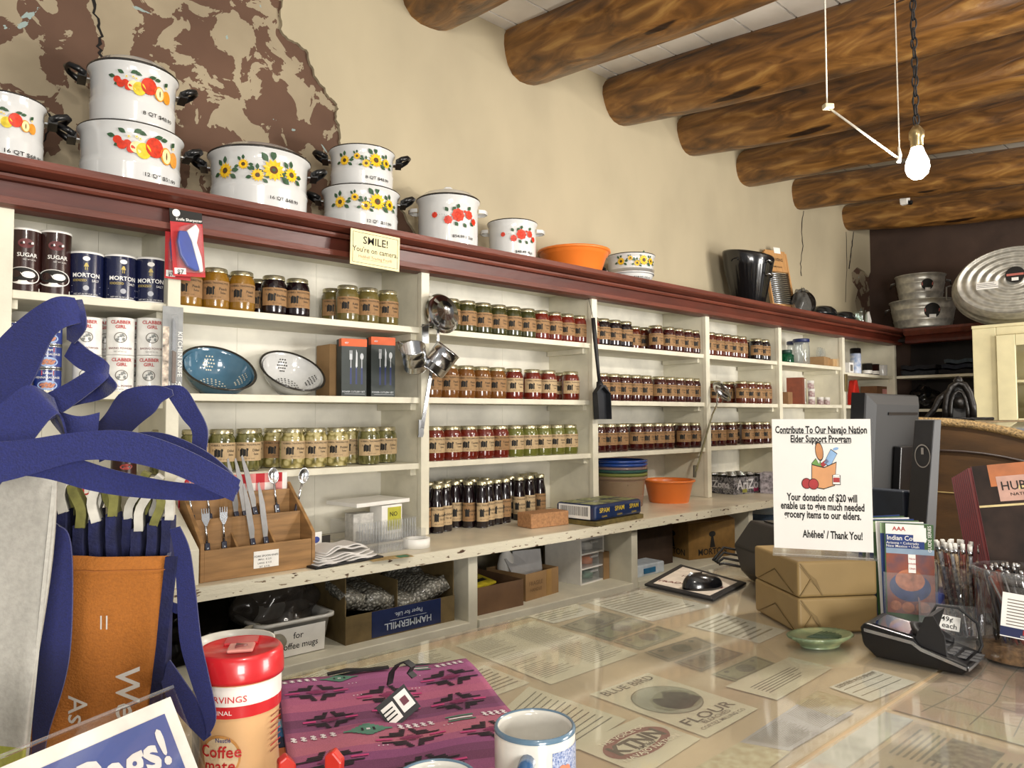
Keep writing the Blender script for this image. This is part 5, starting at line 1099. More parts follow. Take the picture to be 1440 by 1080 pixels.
X = P(1189, 500, 'y', 2.236).x; q = P(1189, 538, 'y', 2.236); t = thing('post_bracket', 'brass coloured hinge plate fixed on the shelf post', 'plate', (q.x, 2.232, q.z)); MB().box(-.02, -.004, -.062, .02, .0, .058).build('plate', mat('dull_brass', '8a7a55', .4, .6), t, bev=.002)
X = P(1204, 500, 'y', 2.31).x; t = thing('red_bag', 'red snack bag standing on the second shelf of the last bay', 'bag', (X-.01, 2.33, ZB), .1); m = MB(); m.prism([(-.075, 0), (.07, 0), (.06, .10), (.012, .19), (-.03, .18), (-.07, .08)], .05, 0, FRONT, -.025); m.build('bag_body', mat('red_foil', 'a81e14', .3, var=.15, coat=.3), t, bev=.012, seg=3)
t = cbox('brown carton with pink label in the last bay, second shelf', 1228, 2.36, ZB, .20, .12, .15, mat('brown_carton', '6e4a2c', .8), 0); m = MB(); v, f = rect(.0, .03, .085, .13); m.flat(v, f, Matrix.Translation((0, -.0604, 0)) @ FRONT, 0, .0003); m.build('pink_label', mat('pink_label', 'c98a84', .6), t)
# ================================================================ END WALL SHELF GOODS (folded clothes, bagged goods)
dkc = [mat('folded_black_cloth', '17171c', .9, var=.25, scale=40, bump=.3), mat('folded_navy_cloth', '1b2230', .9, var=.25, scale=40, bump=.3), mat('folded_slate_cloth', '3a4650', .9, var=.2, scale=40, bump=.3), mat('folded_charcoal_cloth', '23262a', .9, var=.2, scale=40, bump=.3)]
def folded(lab, y0, y1, z, h, m, x0=5.97): 
    t = thing('folded_cloth', lab, 'cloth', (x0+.10, (y0+y1)/2, z), 0, 'folded dark clothes on the end wall shelves'); mm = MB(); n = 12; w_ = (y1-y0)/2
    mm.ribbon([(0, -w_+2*w_*i/n, h*.5+.004*math.sin(i*1.3)) for i in range(n+1)], [(.20, 0, .006*math.sin(i))for i in range(n+1)], h*.8); mm.build('folded_stack', m, t, bev=.005)
z = 1.548
for k in range(5): folded('%s folded dark garment from the bottom, lower shelf by the yellow cabinet' % ORD[k], 1.63+.01*k, 1.93-.006*k, z, .026, dkc[(k+2) % 4]); z += .029
z = 1.80
for k in range(3): folded('%s bagged dark garment from the bottom, upper shelf by the yellow cabinet' % ORD[k], 1.62, 1.95-.02*k, z, .034, dkc[k % 4]); z += .038
for k in range(2): folded('%s bagged dark garment from the bottom, upper shelf near the corner' % ORD[k], 1.97, 2.21, 1.80+.044*k, .038, dkc[(k+3) % 4])
pbag = clear('shiny_dark_film', gl=2.5, rough=.1, op=.5, opcol='101216')
blob('plastic_bag', 'crumpled dark plastic bag in the corner of the lower shelf', 'bag', 6.10, 2.08, 1.549, .10, .12, .10, pbag, 9, .22)
blob('plastic_bag', 'shiny dark plastic bag on the pile of the upper shelf', 'bag', 6.06, 1.66, 1.925, .09, .075, .06, pbag, 4, .2)
# goods seen through the glass door
for k in range(5):
    for j in range(2):
        X = 5.42+.13*j; Y = 1.24-.085*k; t = thing('tall_tin', '%s %s dark tall tin behind the glass door' % (ORD[k], ('front row', 'back row')[j]), 'tin', (X, Y, 1.455), 0, 'dark tins behind the glass door')
        MB().lathe([(0, 0), (.037, 0), (.037, .135), (0, .135)], 20).build('tin_body', dkc[3] if k % 3 else dkc[1], t); MB().lathe([(0, .135), (.038, .135), (.038, .15), (0, .15)], 20).build('lid', blackm, t)
t = thing('blue_carton', 'tall pale blue carton seen through the glass door', 'carton', (5.40, 1.22, 1.716)); MB().box(-.04, -.04, 0, .04, .04, .16).build('carton', mat('pale_blue_carton', '5e7fb4', .5), t)
# ================================================================ HANGING TOOLS
p0 = P(597, 466, 'y', 2.205)
t = thing('wire_hook', 'wire hook bracket on the shelf post holding ladles and dippers', 'hook', (1.577, 2.238, p0.z)); m = MB(); m.tube([(-.02, -.004, .02), (-.02, -.05, .025), (.03, -.06, .025), (.05, -.05, .03), (.05, -.01, .02)], .002, 6); m.tube([(0, -.002, .02), (0, -.05, .02), (0, -.055, .04)], .002, 6); m.build('wire', steel, t); MB().box(-.014, -.004, -.04, .014, -.001, .03).build('plate', steeld, t)
# ladle: bowl at the top, long handle down
def ladle(label, y, c, Rpx, foot, foot2, side=.3, flat=False):
    cc = P(*c, 'y', y); d = (cc-CAM).dot(AXF); R = Rpx*d/FPX; f0 = P(*foot, 'y', y+.01); 
    t = thing('ladle', label, 'ladle', cc); m = MB(); nrm = (Vector((-.25, -.80, .15 if not flat else .55))).normalized()
    T = frame((0, 0, 0), Vector((1, 0, .0)), 0, nrm)
    m.lathe([(0, .55*R), (R*.5, .48*R), (R*.85, .25*R), (R*1.0, .0), (R*.97, .0), (R*.82, .22*R), (R*.48, .45*R), (0, .51*R)], 36, T=T); m.build('bowl', steel, t)
    st = Vector((-R*.25, .0, -R*.75)) if not flat else Vector((-R*.6, 0, -R*.3)); e = f0-cc; m = MB(); n = 8
    m.ribbon([st+(e-st)*(i/n)+Vector((0, -.012*math.sin(math.pi*min(1, i/2)) if i < 2 else 0, 0)) for i in range(n+1)], [(.009+.008*(i/n), 0, 0) for i in range(n+1)], .004); m.build('handle', steel, t, bev=.001)
    m = MB(); g = e; m.ribbon([g+Vector((0, 0, .05)), g, g+Vector((-.004, .0, -.012))], [(.02, 0, 0), (.022, 0, 0), (.02, 0, 0)], .005); m.build('handle_end', steeld, t, bev=.001)
ladle('big steel ladle hung bowl up on the shelf post', 2.185, (622, 441), 29, (592, 610), None)
ladle('long thin ladle leaning on the shelf post, bowl up', 2.20, (1015, 551), 17, (977, 668), None, flat=True)
def dipper(label, c, y, Rpx, Hpx, rot):
    cc = P(*c, 'y', y); d = (cc-CAM).dot(AXF); R = Rpx*d/FPX; H = Hpx*d/FPX; t = thing('dipper_cup', label, 'cup', M=Matrix.Translation(cc) @ Matrix.Rotation(rot, 4, 'Y') @ Matrix.Rotation(R_(28), 4, 'X') @ Matrix.Translation((0, 0, -H/2))); t['group'] = 'steel dipper cups on the post'
    m = MB(); m.lathe([(0, 0), (R*.95, 0), (R, .004), (R, H*.3), (R*1.015, H*.31), (R, H*.33), (R, H*.7), (R*1.015, H*.72), (R, H*.74), (R, H-.003), (R*1.03, H), (R*.97, H), (R*.96, .004), (0, .004)], 36); m.build('cup_body', steel, t)
    MB().tube([(0, R, H*.9), (0, R+.03, H*.95), (0, R+.036, H*.6), (0, R+.02, H*.3), (0, R, H*.25)], .003, 8).build('handle', steel, t)
dipper('left steel dipper cup hanging below the big ladle', (583, 503), 2.17, 17, 35, R_(-32))
dipper('right steel dipper cup hanging below the big ladle', (619, 506), 2.16, 19, 38, R_(28))
# black dustpan shovel
a = P(834, 447, 'y', 2.195); b_ = P(843, 540, 'y', 2.195); c1 = P(843, 588, 'y', 2.195)
t = thing('ash_shovel', 'black ash shovel hanging from the shelf post', 'shovel', a)
m = MB(); e = b_-a; m.tube([(0, 0, 0), e*.3, e*.7, e], [.009, .010, .008, .007], 10); m.tube([e*.96, e+Vector((0, -.005, -.02))], [.012, .02], 10); m.build('handle', blackm, t)
e2 = c1-a; w1 = 30*(a-CAM).dot(AXF)/FPX/2
m = MB(); top = e+Vector((0, 0, -.005)); poly = [(-.012, 0), (.012, 0), (w1*.9, -.035), (w1*1.0, e2.z-e.z), (-w1*.8, e2.z-e.z), (-w1, -.035)]; m.prism(poly, .003, 0, Matrix.Translation(top) @ FRONT); m.build('pan', mat('grey_black_steel', '2a2c30', .45, .3), t, bev=.001)
m = MB(); m.prism([(-w1, -.035), (-w1*.8, e2.z-e.z), (-w1*.8+.003, e2.z-e.z), (-w1+.003, -.035)], .03, 0, Matrix.Translation(top) @ FRONT); m.prism([(w1*.9, -.035), (w1, e2.z-e.z), (w1-.003, e2.z-e.z), (w1*.9-.003, -.035)], .03, 0, Matrix.Translation(top) @ FRONT); m.prism([(-w1, -.035), (-.012, 0), (.012, 0), (w1*.9, -.035), (w1*.9, -.039), (0, -.006), (-w1, -.039)], .026, 0, Matrix.Translation(top) @ FRONT); m.build('pan_rim', MATS['grey_black_steel'], t)
MB().tube([(0, 0, 0), (-.004, .01, .05), (-.006, .02, .09)], .0015, 6).build('hanging_cord', blackm, t)
# ================================================================ LOWER SHELF GOODS
ZS = .81
blob('black_bin_bag', 'heap of shiny black plastic bags at the left of the low shelf', 'bag', P(300, 850, 'y', 2.25).x-.08, 2.29, ZS+.001, .20, .16, .13, clear('black_film', gl=1.6, rough=.18, op=.8, opcol='14110e'), 12, .14, 30)
q = P(415, 895, 'y', 2.06)
t = thing('storage_tub', 'white plastic tub with handwritten paper saying for coffee mugs', 'tub', (q.x, 2.15, ZS), 0)
m = MB(); W2_, D2_, H2_ = .115, .11, .105
def ring_rect(w_, d_, z, n=8, r=.03):
    pts = []
    for cx, cy, a0 in ((w_-r, d_-r, 0), (-w_+r, d_-r, 90), (-w_+r, -d_+r, 180), (w_-r, -d_+r, 270)):
        for k in range(n+1): a = R_(a0+90*k/n); pts.append((cx+r*math.cos(a), cy+r*math.sin(a), z))
    return pts
def shell(m, rings, mi=0, cap0=True):
    n = len(rings[0]); vs = sum([list(r) for r in rings], []); fs = []
    for i in range(len(rings)-1):
        for k in range(n): fs.append((i*n+k, i*n+(k+1) % n, (i+1)*n+(k+1) % n, (i+1)*n+k))
    if cap0: fs.append(tuple(range(n))[::-1])
    fs.append(tuple((len(rings)-1)*n+k for k in range(n))); m.add(vs, fs, mi, True)
shell(m, [ring_rect(W2_*.86, D2_*.86, 0), ring_rect(W2_*.98, D2_*.98, H2_*.9), ring_rect(W2_*1.07, D2_*1.07, H2_*.91), ring_rect(W2_*1.07, D2_*1.07, H2_), ring_rect(W2_*.95, D2_*.95, H2_), ring_rect(W2_*.84, D2_*.84, .006)]); m.build('tub_body', mat('milky_plastic', 'c9c7c0', .35, coat=.2), t)
m = MB(); m.box(-.075, -.1065, .010, .085, -.106, .092, T=Matrix.Rotation(R_(4), 4, 'X')); m.build('paper_note', white, t)
m = MB(); TT = Matrix.Rotation(R_(4), 4, 'X') @ Matrix.Translation((.0, -.1068, .067)) @ FRONT; m.text('for', .026, TT, 0, .004); m.text('coffee mugs', .026, Matrix.Rotation(R_(4), 4, 'X') @ Matrix.Translation((.004, -.1068, .038)) @ FRONT, 0, .004, sx=.95); m.build('handwriting', ink, t)
film2 = clear('shiny_clear_wrap', gl=2.2, rough=.15, op=.5, opcol='4c4640')
blob('bubble_wrap_bundle', 'crumpled dark clear wrap spilling out of the white tub', 'wrap', q.x-.02, 2.17, ZS+.06, .12, .10, .12, film2, 21, .16, 26)
blob('bubble_wrap_bundle', 'cloudy grey wrap lying left of the white tub', 'wrap', P(355, 900, 'y', 2.09).x, 2.07, ZS, .09, .07, .06, clear('cloudy_wrap', gl=1.5, rough=.3, op=.75, opcol='9a9482'), 31, .2, 26)
# paper box
A_ = P(487, 905, 'z', ZS); B_ = P(640, 868, 'z', ZS)
x0_ = 1.14; x1_ = 1.555; t = thing('paper_carton', 'open paper carton with upside down lettering, full of bubble wrap', 'box', (x0_, 2.03, ZS))
L = x1_-x0_; m = MB().box(0, 0, 0, L, .004, .085).box(0, .30, 0, L, .304, .20).box(0, .004, 0, .004, .30, .20).box(L-.004, .004, 0, L, .30, .20).box(.004, .004, 0, L-.004, .30, .004); m.box(L*.45, .004, .004, L*.455, .30, .17); m.build('carton_body', mat('olive_brown_card', '6b5a38', .7, var=.1), t)
m = MB().box(L*.22, -.0006, .004, L*.86, 0, .085); m.build('navy_print', mat('navy_card_print', '16244e', .5), t)
m = MB(); Tm = Matrix.Translation((L*.55, -.001, .030)) @ Matrix.Rotation(math.pi, 4, 'Y') @ FRONT
Tm = Matrix.Translation((L*.55, -.001, .030)) @ FRONT @ Matrix.Rotation(math.pi, 4, 'Z'); m.text('HAMMERMILL', .030, Tm, 0, .012); m.text('Paper for Life.', .019, Matrix.Translation((L*.55, -.001, .062)) @ FRONT @ Matrix.Rotation(math.pi, 4, 'Z'), 0, .003); m.box(L*.38, -.0012, .046, L*.72, -.0008, .047); m.build('lettering', mat('pale_print', 'b9c2cc', .5), t)
bw_ = ramp_mat('bubble_wrap', [(0, 'b4b2a8'), (.3, 'a09e94'), (.5, '6c6a62')], 95, .25, 'VORONOI', .6, coat=.6, constant=False)
for (u0, u1, hh) in ((.01, .44, .115), (.47, .98, .10)):
    m = MB(); n = 20; vs = [(L*(u0+(u1-u0)*i/n), -.0+.012+.26*j/8, hh-.045+.02*math.sin(i*.55+j*.3)*math.sin(j*.6)+.07*(abs(i/n-.15)**1.5 if u0 > .3 else (1-i/n)*.5)+.02*j/8) for j in range(9) for i in range(n+1)]
    fs = [(j*(n+1)+i, j*(n+1)+i+1, (j+1)*(n+1)+i+1, (j+1)*(n+1)+i) for j in range(8) for i in range(n)]; m.add(vs, fs, 0, True); o = m.build('bubble_wrap', bw_, t); sd = o.modifiers.new('solid', 'SOLIDIFY'); sd.thickness = -.05; o['kind'] = 'stuff'; o.pop('kind')
# bay 4 low shelf
def openbox(name, lab, p, w_, d_, h_, m, rz=0, cat='box'):
    t = thing(name, lab, cat, p, rz); MB().box(0, 0, 0, w_, .003, h_).box(0, d_-.003, 0, w_, d_, h_).box(0, .003, 0, .003, d_-.003, h_).box(w_-.003, .003, 0, w_, d_-.003, h_).box(.003, .003, 0, w_-.003, d_-.003, .003).build('box_body', m, t); return t
q = P(740, 862, 'y', 2.02)
t = openbox('cardboard_tray', 'low brown cardboard tray with yellow booklets', (1.63, 2.02, ZS), .235, .26, .095, cardd)
t2 = thing('yellow_booklet', 'yellow booklet lying in the low brown cardboard tray', 'booklet', M=Matrix.Translation((1.67, 2.07, ZS+.075)) @ Matrix.Rotation(.25, 4, 'Z') @ Matrix.Rotation(R_(12), 4, 'X')); MB().box(0, 0, 0, .14, .10, .008).build('booklet', mat('yellow_cover', 'c7b42c', .5, var=.2, scale=40), t2); m = MB(); m.box(.02, .03, .0083, .12, .05, .0086).box(.02, .065, .0083, .09, .075, .0086); m.build('print', ink, t2)
t2 = thing('green_packet', 'dark green packet in the low brown tray', 'packet', (1.65, 2.16, ZS+.004)); MB().box(0, 0, 0, .10, .08, .085).build('packet', mat('dark_green_packet', '39401c', .6, var=.2), t2)
X = P(712, 800, 'y', 2.20).x; t = thing('spray_bottle', 'white bottle with a black cap on the low shelf', 'bottle', (X, 2.20, ZS)); MB().lathe([(0, 0), (.033, 0), (.036, .006), (.036, .11), (.028, .145), (.014, .165), (.013, .17), (0, .17)], 28).build('bottle_body', white, t); MB().lathe([(0, .17), (.014, .17), (.014, .195), (0, .195)], 20).build('cap', black, t)
X0 = P(727, 840, 'z', ZS); t = openbox('cardboard_box', 'open cardboard box with envelopes on the low shelf', (1.905, 2.05, ZS), .20, .20, .10, card, .12)
m = MB(); m.text('FRAGILE', .022, Matrix.Translation((.06, -.0006, .060)) @ FRONT, 0, .004); m.text('HANDLE', .018, Matrix.Translation((.06, -.0006, .036)) @ FRONT, 0, .002); m.build('faded_print', mat('faded_print', '6e5336', .8), t); MB().box(.125, -.0006, .0, .155, .0, .1).build('packing_tape', mat('brown_tape', 'a5814e', .3), t)
for k in range(3):
    t2 = thing('envelope', '%s white envelope leaning in the open cardboard box' % ('front', 'middle', 'back')[k], 'envelope', M=Matrix.Translation((1.925+.015*k, 2.10+.03*k, ZS+.03)) @ Matrix.Rotation(.15-.2*k, 4, 'Z') @ Matrix.Rotation(R_(-35+12*k), 4, 'X')); t2['group'] = 'white envelopes in the cardboard box'
    MB().box(0, 0, 0, .125, .004, .135).build('envelope', mat('envelope_white', 'c9c8c8', .7, var=.04), t2)
# three drawer unit
t = thing('drawer_unit', 'small white and clear three drawer unit on the low shelf', 'drawers', (2.25, 2.09, ZS), .10)
wd, dd, hd = .165, .19, .185
m = MB(); 
for x in (0, wd-.008): m.box(x, 0, 0, x+.008, dd, hd)
m.box(.008, dd-.006, 0, wd-.008, dd, hd); m.build('frame', white, t, bev=.001)
for k in range(4): MB().box(.008, .0, k*(hd-.006)/3, wd-.008, dd-.0065, k*(hd-.006)/3+.006).build('rail', white, t)
MB().box(-.003, -.003, hd, wd+.003, dd, hd+.010).build('top_panel', white, t, bev=.003); MB().box(.03, .03, hd+.0102, wd-.03, dd-.03, hd+.012).build('top_recess', plasticc, t)
for k in range(3):
    z0 = .008+k*(hd-.006)/3; h_ = (hd-.006)/3-.010; o = MB().box(.010, -.004, z0, wd-.010, -.001, z0+h_).box(.010, .0, z0, .012, dd-.02, z0+h_).box(wd-.012, .0, z0, wd-.010, dd-.02, z0+h_).box(.012, 0, z0, wd-.012, dd-.02, z0+.002).build('drawer', plasticc, t); MB().box(wd*.35, -.010, z0+h_*.75, wd*.65, -.0045, z0+h_*.9).build('handle', clear('handle_plastic', gl=2, op=.4, opcol='e0e0e0'), o)
for k, (mm, lb) in enumerate(((mat('teal_bits', '5a8a7a', .6), 'teal bits in the bottom drawer'), (orangep, 'orange roll in the middle drawer'), (white, 'white tape roll in the top drawer'))):
    z0 = .011+k*(hd-.006)/3; t2 = thing('tape_roll', lb+' of the small drawer unit', 'roll', (2.25+.10, 2.09+.07, ZS+z0), 0); MB().lathe([(.02, 0), (.034, 0), (.034, .03), (.02, .03), (.02, 0)], 24).build('roll', mm, t2)
pbox('small_box', 'narrow brown box between the drawer unit and the low shelf post', 'box', (2.422, 2.14, ZS), (.036, .08, .115), 0, card)
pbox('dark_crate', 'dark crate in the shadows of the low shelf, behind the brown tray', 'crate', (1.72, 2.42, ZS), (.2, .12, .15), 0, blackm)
t = thing('cooler_lid', 'white and blue plastic case lying low beside the shelf post', 'case', (2.62, 2.04, ZS)); MB().box(-.10, -.02, 0, .10, .14, .05).build('case_body', mat('pale_blue_white', 'c3cdd6', .4), t, bev=.006); MB().box(-.05, -.026, .012, .03, -.0205, .035).build('handle', mat('teal_blue', '2a6a94', .4), t, bev=.002)
# morton carton
t = thing('salt_carton', 'open brown carton with black umbrella emblem print on the low shelf', 'box', (3.02, 2.10, ZS), R_(-14)); w_, d_, h_ = .30, .26, .175
MB().box(0, 0, 0, w_, d_, h_).build('carton_body', mat('salt_carton_card', '83622f', .8, var=.08), t, bev=.002)
MB().box(0, 0, 0, w_, .07, .003, T=Matrix.Translation((0, 0, h_+.001)) @ Matrix.Rotation(R_(14), 4, 'X')).build('carton_flap', card, t)
m = MB(); 
for T_ in (Matrix.Translation((w_*.5, -.0008, .03)) @ FRONT, Matrix.Translation((-.0008, d_*.45, .03)) @ Matrix.Rotation(R_(-90), 4, 'Z') @ FRONT):
    m.text('MORTON', .042, T_, 0, .02); v, f = disc(.022, 14, 0, .085, .014); m.flat(v, f, T_, 0, .0004); v, f = [(-.018, .02), (.018, .02), (.006, .075), (-.006, .075)], [(0, 1, 2, 3)]; m.flat(v, f, T_, 0, .0004)
m.build('lettering', ink, t)
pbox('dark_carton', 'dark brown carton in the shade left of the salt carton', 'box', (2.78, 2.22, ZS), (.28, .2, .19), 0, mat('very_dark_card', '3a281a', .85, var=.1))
q = P(1070, 738, 'y', 2.2)
t = thing('storage_bucket', 'pale blue clear bucket with white lid on the low shelf, behind the printer', 'bucket', (q.x+.02, 2.2, ZS)); MB().lathe([(0, 0), (.12, 0), (.14, .15), (0, .15)], 32).build('bucket_body', clear('blue_plastic_clear', tint=(.6, .7, .85), gl=1.5, op=.5, opcol='6a7f9c'), t); MB().lathe([(0, .15), (.148, .15), (.148, .165), (0, .17)], 32).build('lid', mat('milky_lid', 'b8c2cc', .3), t)
# ================================================================ FRONT COUNTER
ZK = 1.05; YB = 1.245
ct = thing('sales_counter', 'broad counter topped with papers under glass, nearest the viewer', 'counter', (1.5, .6, 0))
def crel(mb): mb.v = [(x-1.5, y-.6, z) for x, y, z in mb.v]; return mb
kraftp = mat('kraft_counter_paper', 'd8bf9c', .7, var=.10, scale=5)
crel(MB().box(-.7, -.25, 1.0, 4.6, YB, ZK-.006)).build('counter_top', kraftp, ct, bev=.003)
crel(MB().box(-.65, -.2, .0, 4.55, YB-.04, .999)).build('counter_base', mat('dark_counter_wood', '3c2716', .6, var=.15, scale=8), ct)
gm = clear('counter_glass', tint=(.97, .98, .96), gl=1.5, rough=.06, op=.10, opcol='d8d2c4')
YJ, XJ = .484, 1.2
for (a, b, c_, d_), lb in ((( -.7, YJ+.004, 4.6, YB), 'large glass sheet over the papers at the back of the counter'), ((-.7, -.25, XJ-.003, YJ-.004), 'glass sheet over the newspapers at the near side of the counter'), ((XJ+.003, -.25, 4.6, YJ-.004), 'glass sheet over the coloured map at the right of the counter')):
    o = MB().box(a, b, ZK-.003, c_, d_, ZK).build('glass_sheet', gm, bev=.0008); tag(o, lb, 'glass')
o = MB().box(-.7, YJ-.045, ZK-.0058, XJ-.004, YJ-.005, ZK-.0035).build('white_strip', mat('pale_strip', 'd9d6cc', .6), None); tag(o, 'long pale strip lying along the joint of the glass sheets', 'strip')
paperc = mat('cream_paper', 'e4dcc4', .8, var=.04, scale=12); paperw = mat('white_paper', 'ece8de', .8, var=.03)
inkp = mat('faded_ink', '857c6a', .8, var=.1); inkd = mat('printed_dark', '5a5244', .8)
ZPP = ZK-.0045
pk = [0]
def paper(label, quad, m=None, zlift=0):
    z = ZPP+pk[0]*.00003; pk[0] += 1
    w4 = [P(x, y, 'z', ZK) for x, y in quad]; o = w4[0]; ux = (w4[1]-w4[0]); uy = (w4[3]-w4[0])
    t = thing('paper_sheet', label, 'paper', (o.x, o.y, z)); me = MB()
    vs = [(p.x-o.x, p.y-o.y, 0) for p in w4]; me.add([(*v[:2], 0) for v in vs]+[(*v[:2], .0004) for v in vs], [(3, 2, 1, 0), (4, 5, 6, 7), (0, 1, 5, 4), (1, 2, 6, 5), (2, 3, 7, 6), (3, 0, 4, 7)])
    me.build('sheet', m or paperc, t)
    def uv(u, v): # bilinear
        a = Vector(vs[0])*(1-u)*(1-v)+Vector(vs[1])*u*(1-v)+Vector(vs[2])*u*v+Vector(vs[3])*(1-u)*v; return (a.x, a.y, .0006)
    return t, uv
def lines(t, uv, rows_, cols=((.06, .94),), v0=.08, v1=.92, th=.35, m=inkp, jag=.25, name='printed_lines'):
    mb = MB(); dv = (v1-v0)/rows_
    for i in range(rows_):
        for a, b in cols:
            e = b-random.uniform(0, jag)*(b-a); v = v0+dv*i; mb.add([uv(a, v), uv(e, v), uv(e, v+dv*th), uv(a, v+dv*th)], [(0, 1, 2, 3)])
    mb.build(name, m, t)
def mapped(t, uv, polys, m, name='picture'):
    mb = MB()
    for pl_ in polys: mb.add([Vector(uv(u, v))+Vector((0, 0, .0002)) for u, v in pl_], [tuple(range(len(pl_)))])
    return mb.build(name, m, t)
def uvtext(t, uv, s, cu, cv, size, m, name='lettering', flipx=False, ax='u', sx=1, bold=.01):
    # size in sheet v units; text runs along u (or v)
    v2, f = text2d(s, 1.0, bold); mb = MB(); o = Vector(uv(0, 0)); U = (Vector(uv(1, 0))-o); V = (Vector(uv(0, 1))-o)
    if ax == 'u': A, B = U.normalized(), -V.normalized()
    elif ax == 'v': A, B = V.normalized(), U.normalized()
    else: A, B = -V.normalized(), -U.normalized()
    c0 = Vector(uv(cu, cv)); mb.add([c0+A*x*size*sx+B*y*size+Vector((0, 0, .0004)) for x, y in v2], f); return mb.build(name, m, t)
t, uv = paper('biggest cream price list with faint columns under the glass', [(640, 905), (752, 870), (897, 916), (775, 959)]); 
mb = MB()
for i in range(34):
    v = .06+.026*i
    for a, b in ((.05, .42), (.55, .95)):
        if random.random() < .92: L_ = random.uniform(.6, 1); mb.add([uv(a, v), uv(a+(b-a)*L_, v), uv(a+(b-a)*L_, v+.008), uv(a, v+.008)], [(0, 1, 2, 3)])
mb.build('printed_lines', inkp, t)
t, uv = paper('cream typed page left of the mouse pad under the glass', [(826, 845), (901, 827), (1002, 850), (917, 871)], paperw); lines(t, uv, 11)
t, uv = paper('narrow white slip by the low shelf post under the glass', [(744, 864), (810, 847), (841, 858), (778, 874)], paperw); lines(t, uv, 5, jag=.5)
nn = [('banknote picture nearest the narrow white slip', [(788, 878), (848, 856), (880, 865), (822, 887)], 'a09a82'), ('greenish banknote second in the row under the glass', [(824, 887), (886, 865), (922, 875), (858, 898)], '8f8f6a'), ('faded green banknote third in the row', [(862, 899), (925, 877), (962, 888), (900, 911)], '9a9673'), ('brown banknote fourth in the row', [(906, 914), (978, 892), (1008, 904), (940, 927)], 'a08c72'), ('blurred grey banknote fifth in the row', [(948, 928), (1010, 906), (1046, 916), (986, 941)], '8a8272'), ('green banknote at the near end of the row', [(1000, 945), (1062, 919), (1092, 930), (1036, 955)], '93906e')]
for lb, q_, c_ in nn:
    t, uv = paper(lb, q_, mat('note_'+c_, c_, .7, var=.10, scale=50)); t['group'] = 'banknotes under the glass'
    mapped(t, uv, [[(.04, .06), (.96, .06), (.96, .10), (.04, .10)], [(.04, .90), (.96, .90), (.96, .94), (.04, .94)], [(.04, .1), (.07, .1), (.07, .9), (.04, .9)], [(.93, .1), (.96, .1), (.96, .9), (.93, .9)]], inkd, 'note_frame')
    mapped(t, uv, [[(.5+.15*math.cos(a*.5236), .5+.34*math.sin(a*.5236)) for a in range(12)]], mat('portrait_grey', '6b6656', .7, var=.4, scale=300), 'portrait'); mapped(t, uv, [[(x+.05*math.cos(a*.785), .25+.1*math.sin(a*.785)) for a in range(8)] for x in (.2, .8)], inkd, 'numeral')
t, uv = paper('white typed page beside the brown parcels', [(966, 877), (1013, 859), (1106, 884), (1068, 902)], paperw); lines(t, uv, 9)
# flour label
t, uv = paper('large cream blue bird flour label with an oval picture', [(829, 973), (911, 943), (1066, 993), (994, 1033)])
def oval(cu, cv, ru, rv, n=32): return [(cu+ru*math.cos(2*math.pi*k/n), cv+rv*math.sin(2*math.pi*k/n)) for k in range(n)]
# u runs along the short top edge, v down the sheet -> text across u
mapped(t, uv, [oval(.5, .45, .40, .26)], mat('oval_edge', '6e6a52', .7)); o = mapped(t, uv, [oval(.5, .45, .385, .25)], mat('oval_sky', 'a3a592', .7, var=.15, scale=20), 'oval_picture'); o.location.z += .0001
o = mapped(t, uv, [oval(.58, .50, .29, .17), [(.2, .5), (.35, .36), (.5, .42), (.62, .33), (.8, .45), (.82, .6), (.5, .66), (.25, .6)]], mat('oval_landscape', '85876c', .7, var=.12, scale=60), 'landscape'); o.location.z += .0002
W1 = (Vector(uv(1, 0))-Vector(uv(0, 0))).length
uvtext(t, uv, 'BLUE BIRD', .5, .085, W1*.17, inkd, sx=1.05); uvtext(t, uv, 'FLOUR', .5, .80, W1*.19, inkd, sx=1.4); uvtext(t, uv, 'BLEACHED', .5, .87, W1*.08, inkp, sx=1.2); uvtext(t, uv, 'CORTEZ MILLING CO', .5, .925, W1*.07, inkp, sx=1.1)
# radio oval
t, uv = paper('cream sheet with a red oval emblem near the mug', [(806, 1046), (900, 1004), (985, 1035), (905, 1086)])
mapped(t, uv, [oval(.5, .47, .44, .30)], mat('faded_red', '8e4a42', .7, var=.1)); o = mapped(t, uv, [oval(.5, .47, .34, .18)], paperc, 'oval_centre'); o.location.z += .0001
W1 = (Vector(uv(1, 0))-Vector(uv(0, 0))).length; o = uvtext(t, uv, 'KTNN', .5, .47, W1*.25, inkd, sx=1.0, bold=.04); o.location.z += .0002
o = uvtext(t, uv, 'THE VOICE OF', .5, .23, W1*.085, paperc, sx=1.2); o.location.z += .0002; o = uvtext(t, uv, 'NAVAJO NATION', .5, .70, W1*.085, paperc, sx=1.2); o.location.z += .0002; o = uvtext(t, uv, 'AM 660', .5, .60, W1*.08, inkd); o.location.z += .0003
t, uv = paper('cream page of ruled lines, half hidden by the flowered mug', [(690, 1010), (744, 962), (881, 1008), (812, 1050)]); lines(t, uv, 13, v0=.1, v1=.95, th=.22, m=inkd, jag=.1)
t, uv = paper('small cream page beside the purple cloth bag', [(650, 946), (681, 932), (745, 957), (694, 976)]); lines(t, uv, 8)
t, uv = paper('cream page half under the purple bag, near the low shelf', [(488, 940), (622, 907), (656, 922), (540, 952)]); lines(t, uv, 9)
t, uv = paper('white page at the far left of the counter back edge', [(400, 960), (455, 938), (490, 950), (440, 975)], paperw); lines(t, uv, 8)
t, uv = paper('cream typed letter in front of the green dish', [(1020, 962), (1110, 921), (1171, 936), (1093, 981)]); lines(t, uv, 6, v0=.35, v1=.8, cols=((.1, .8),), m=inkd, th=.3)
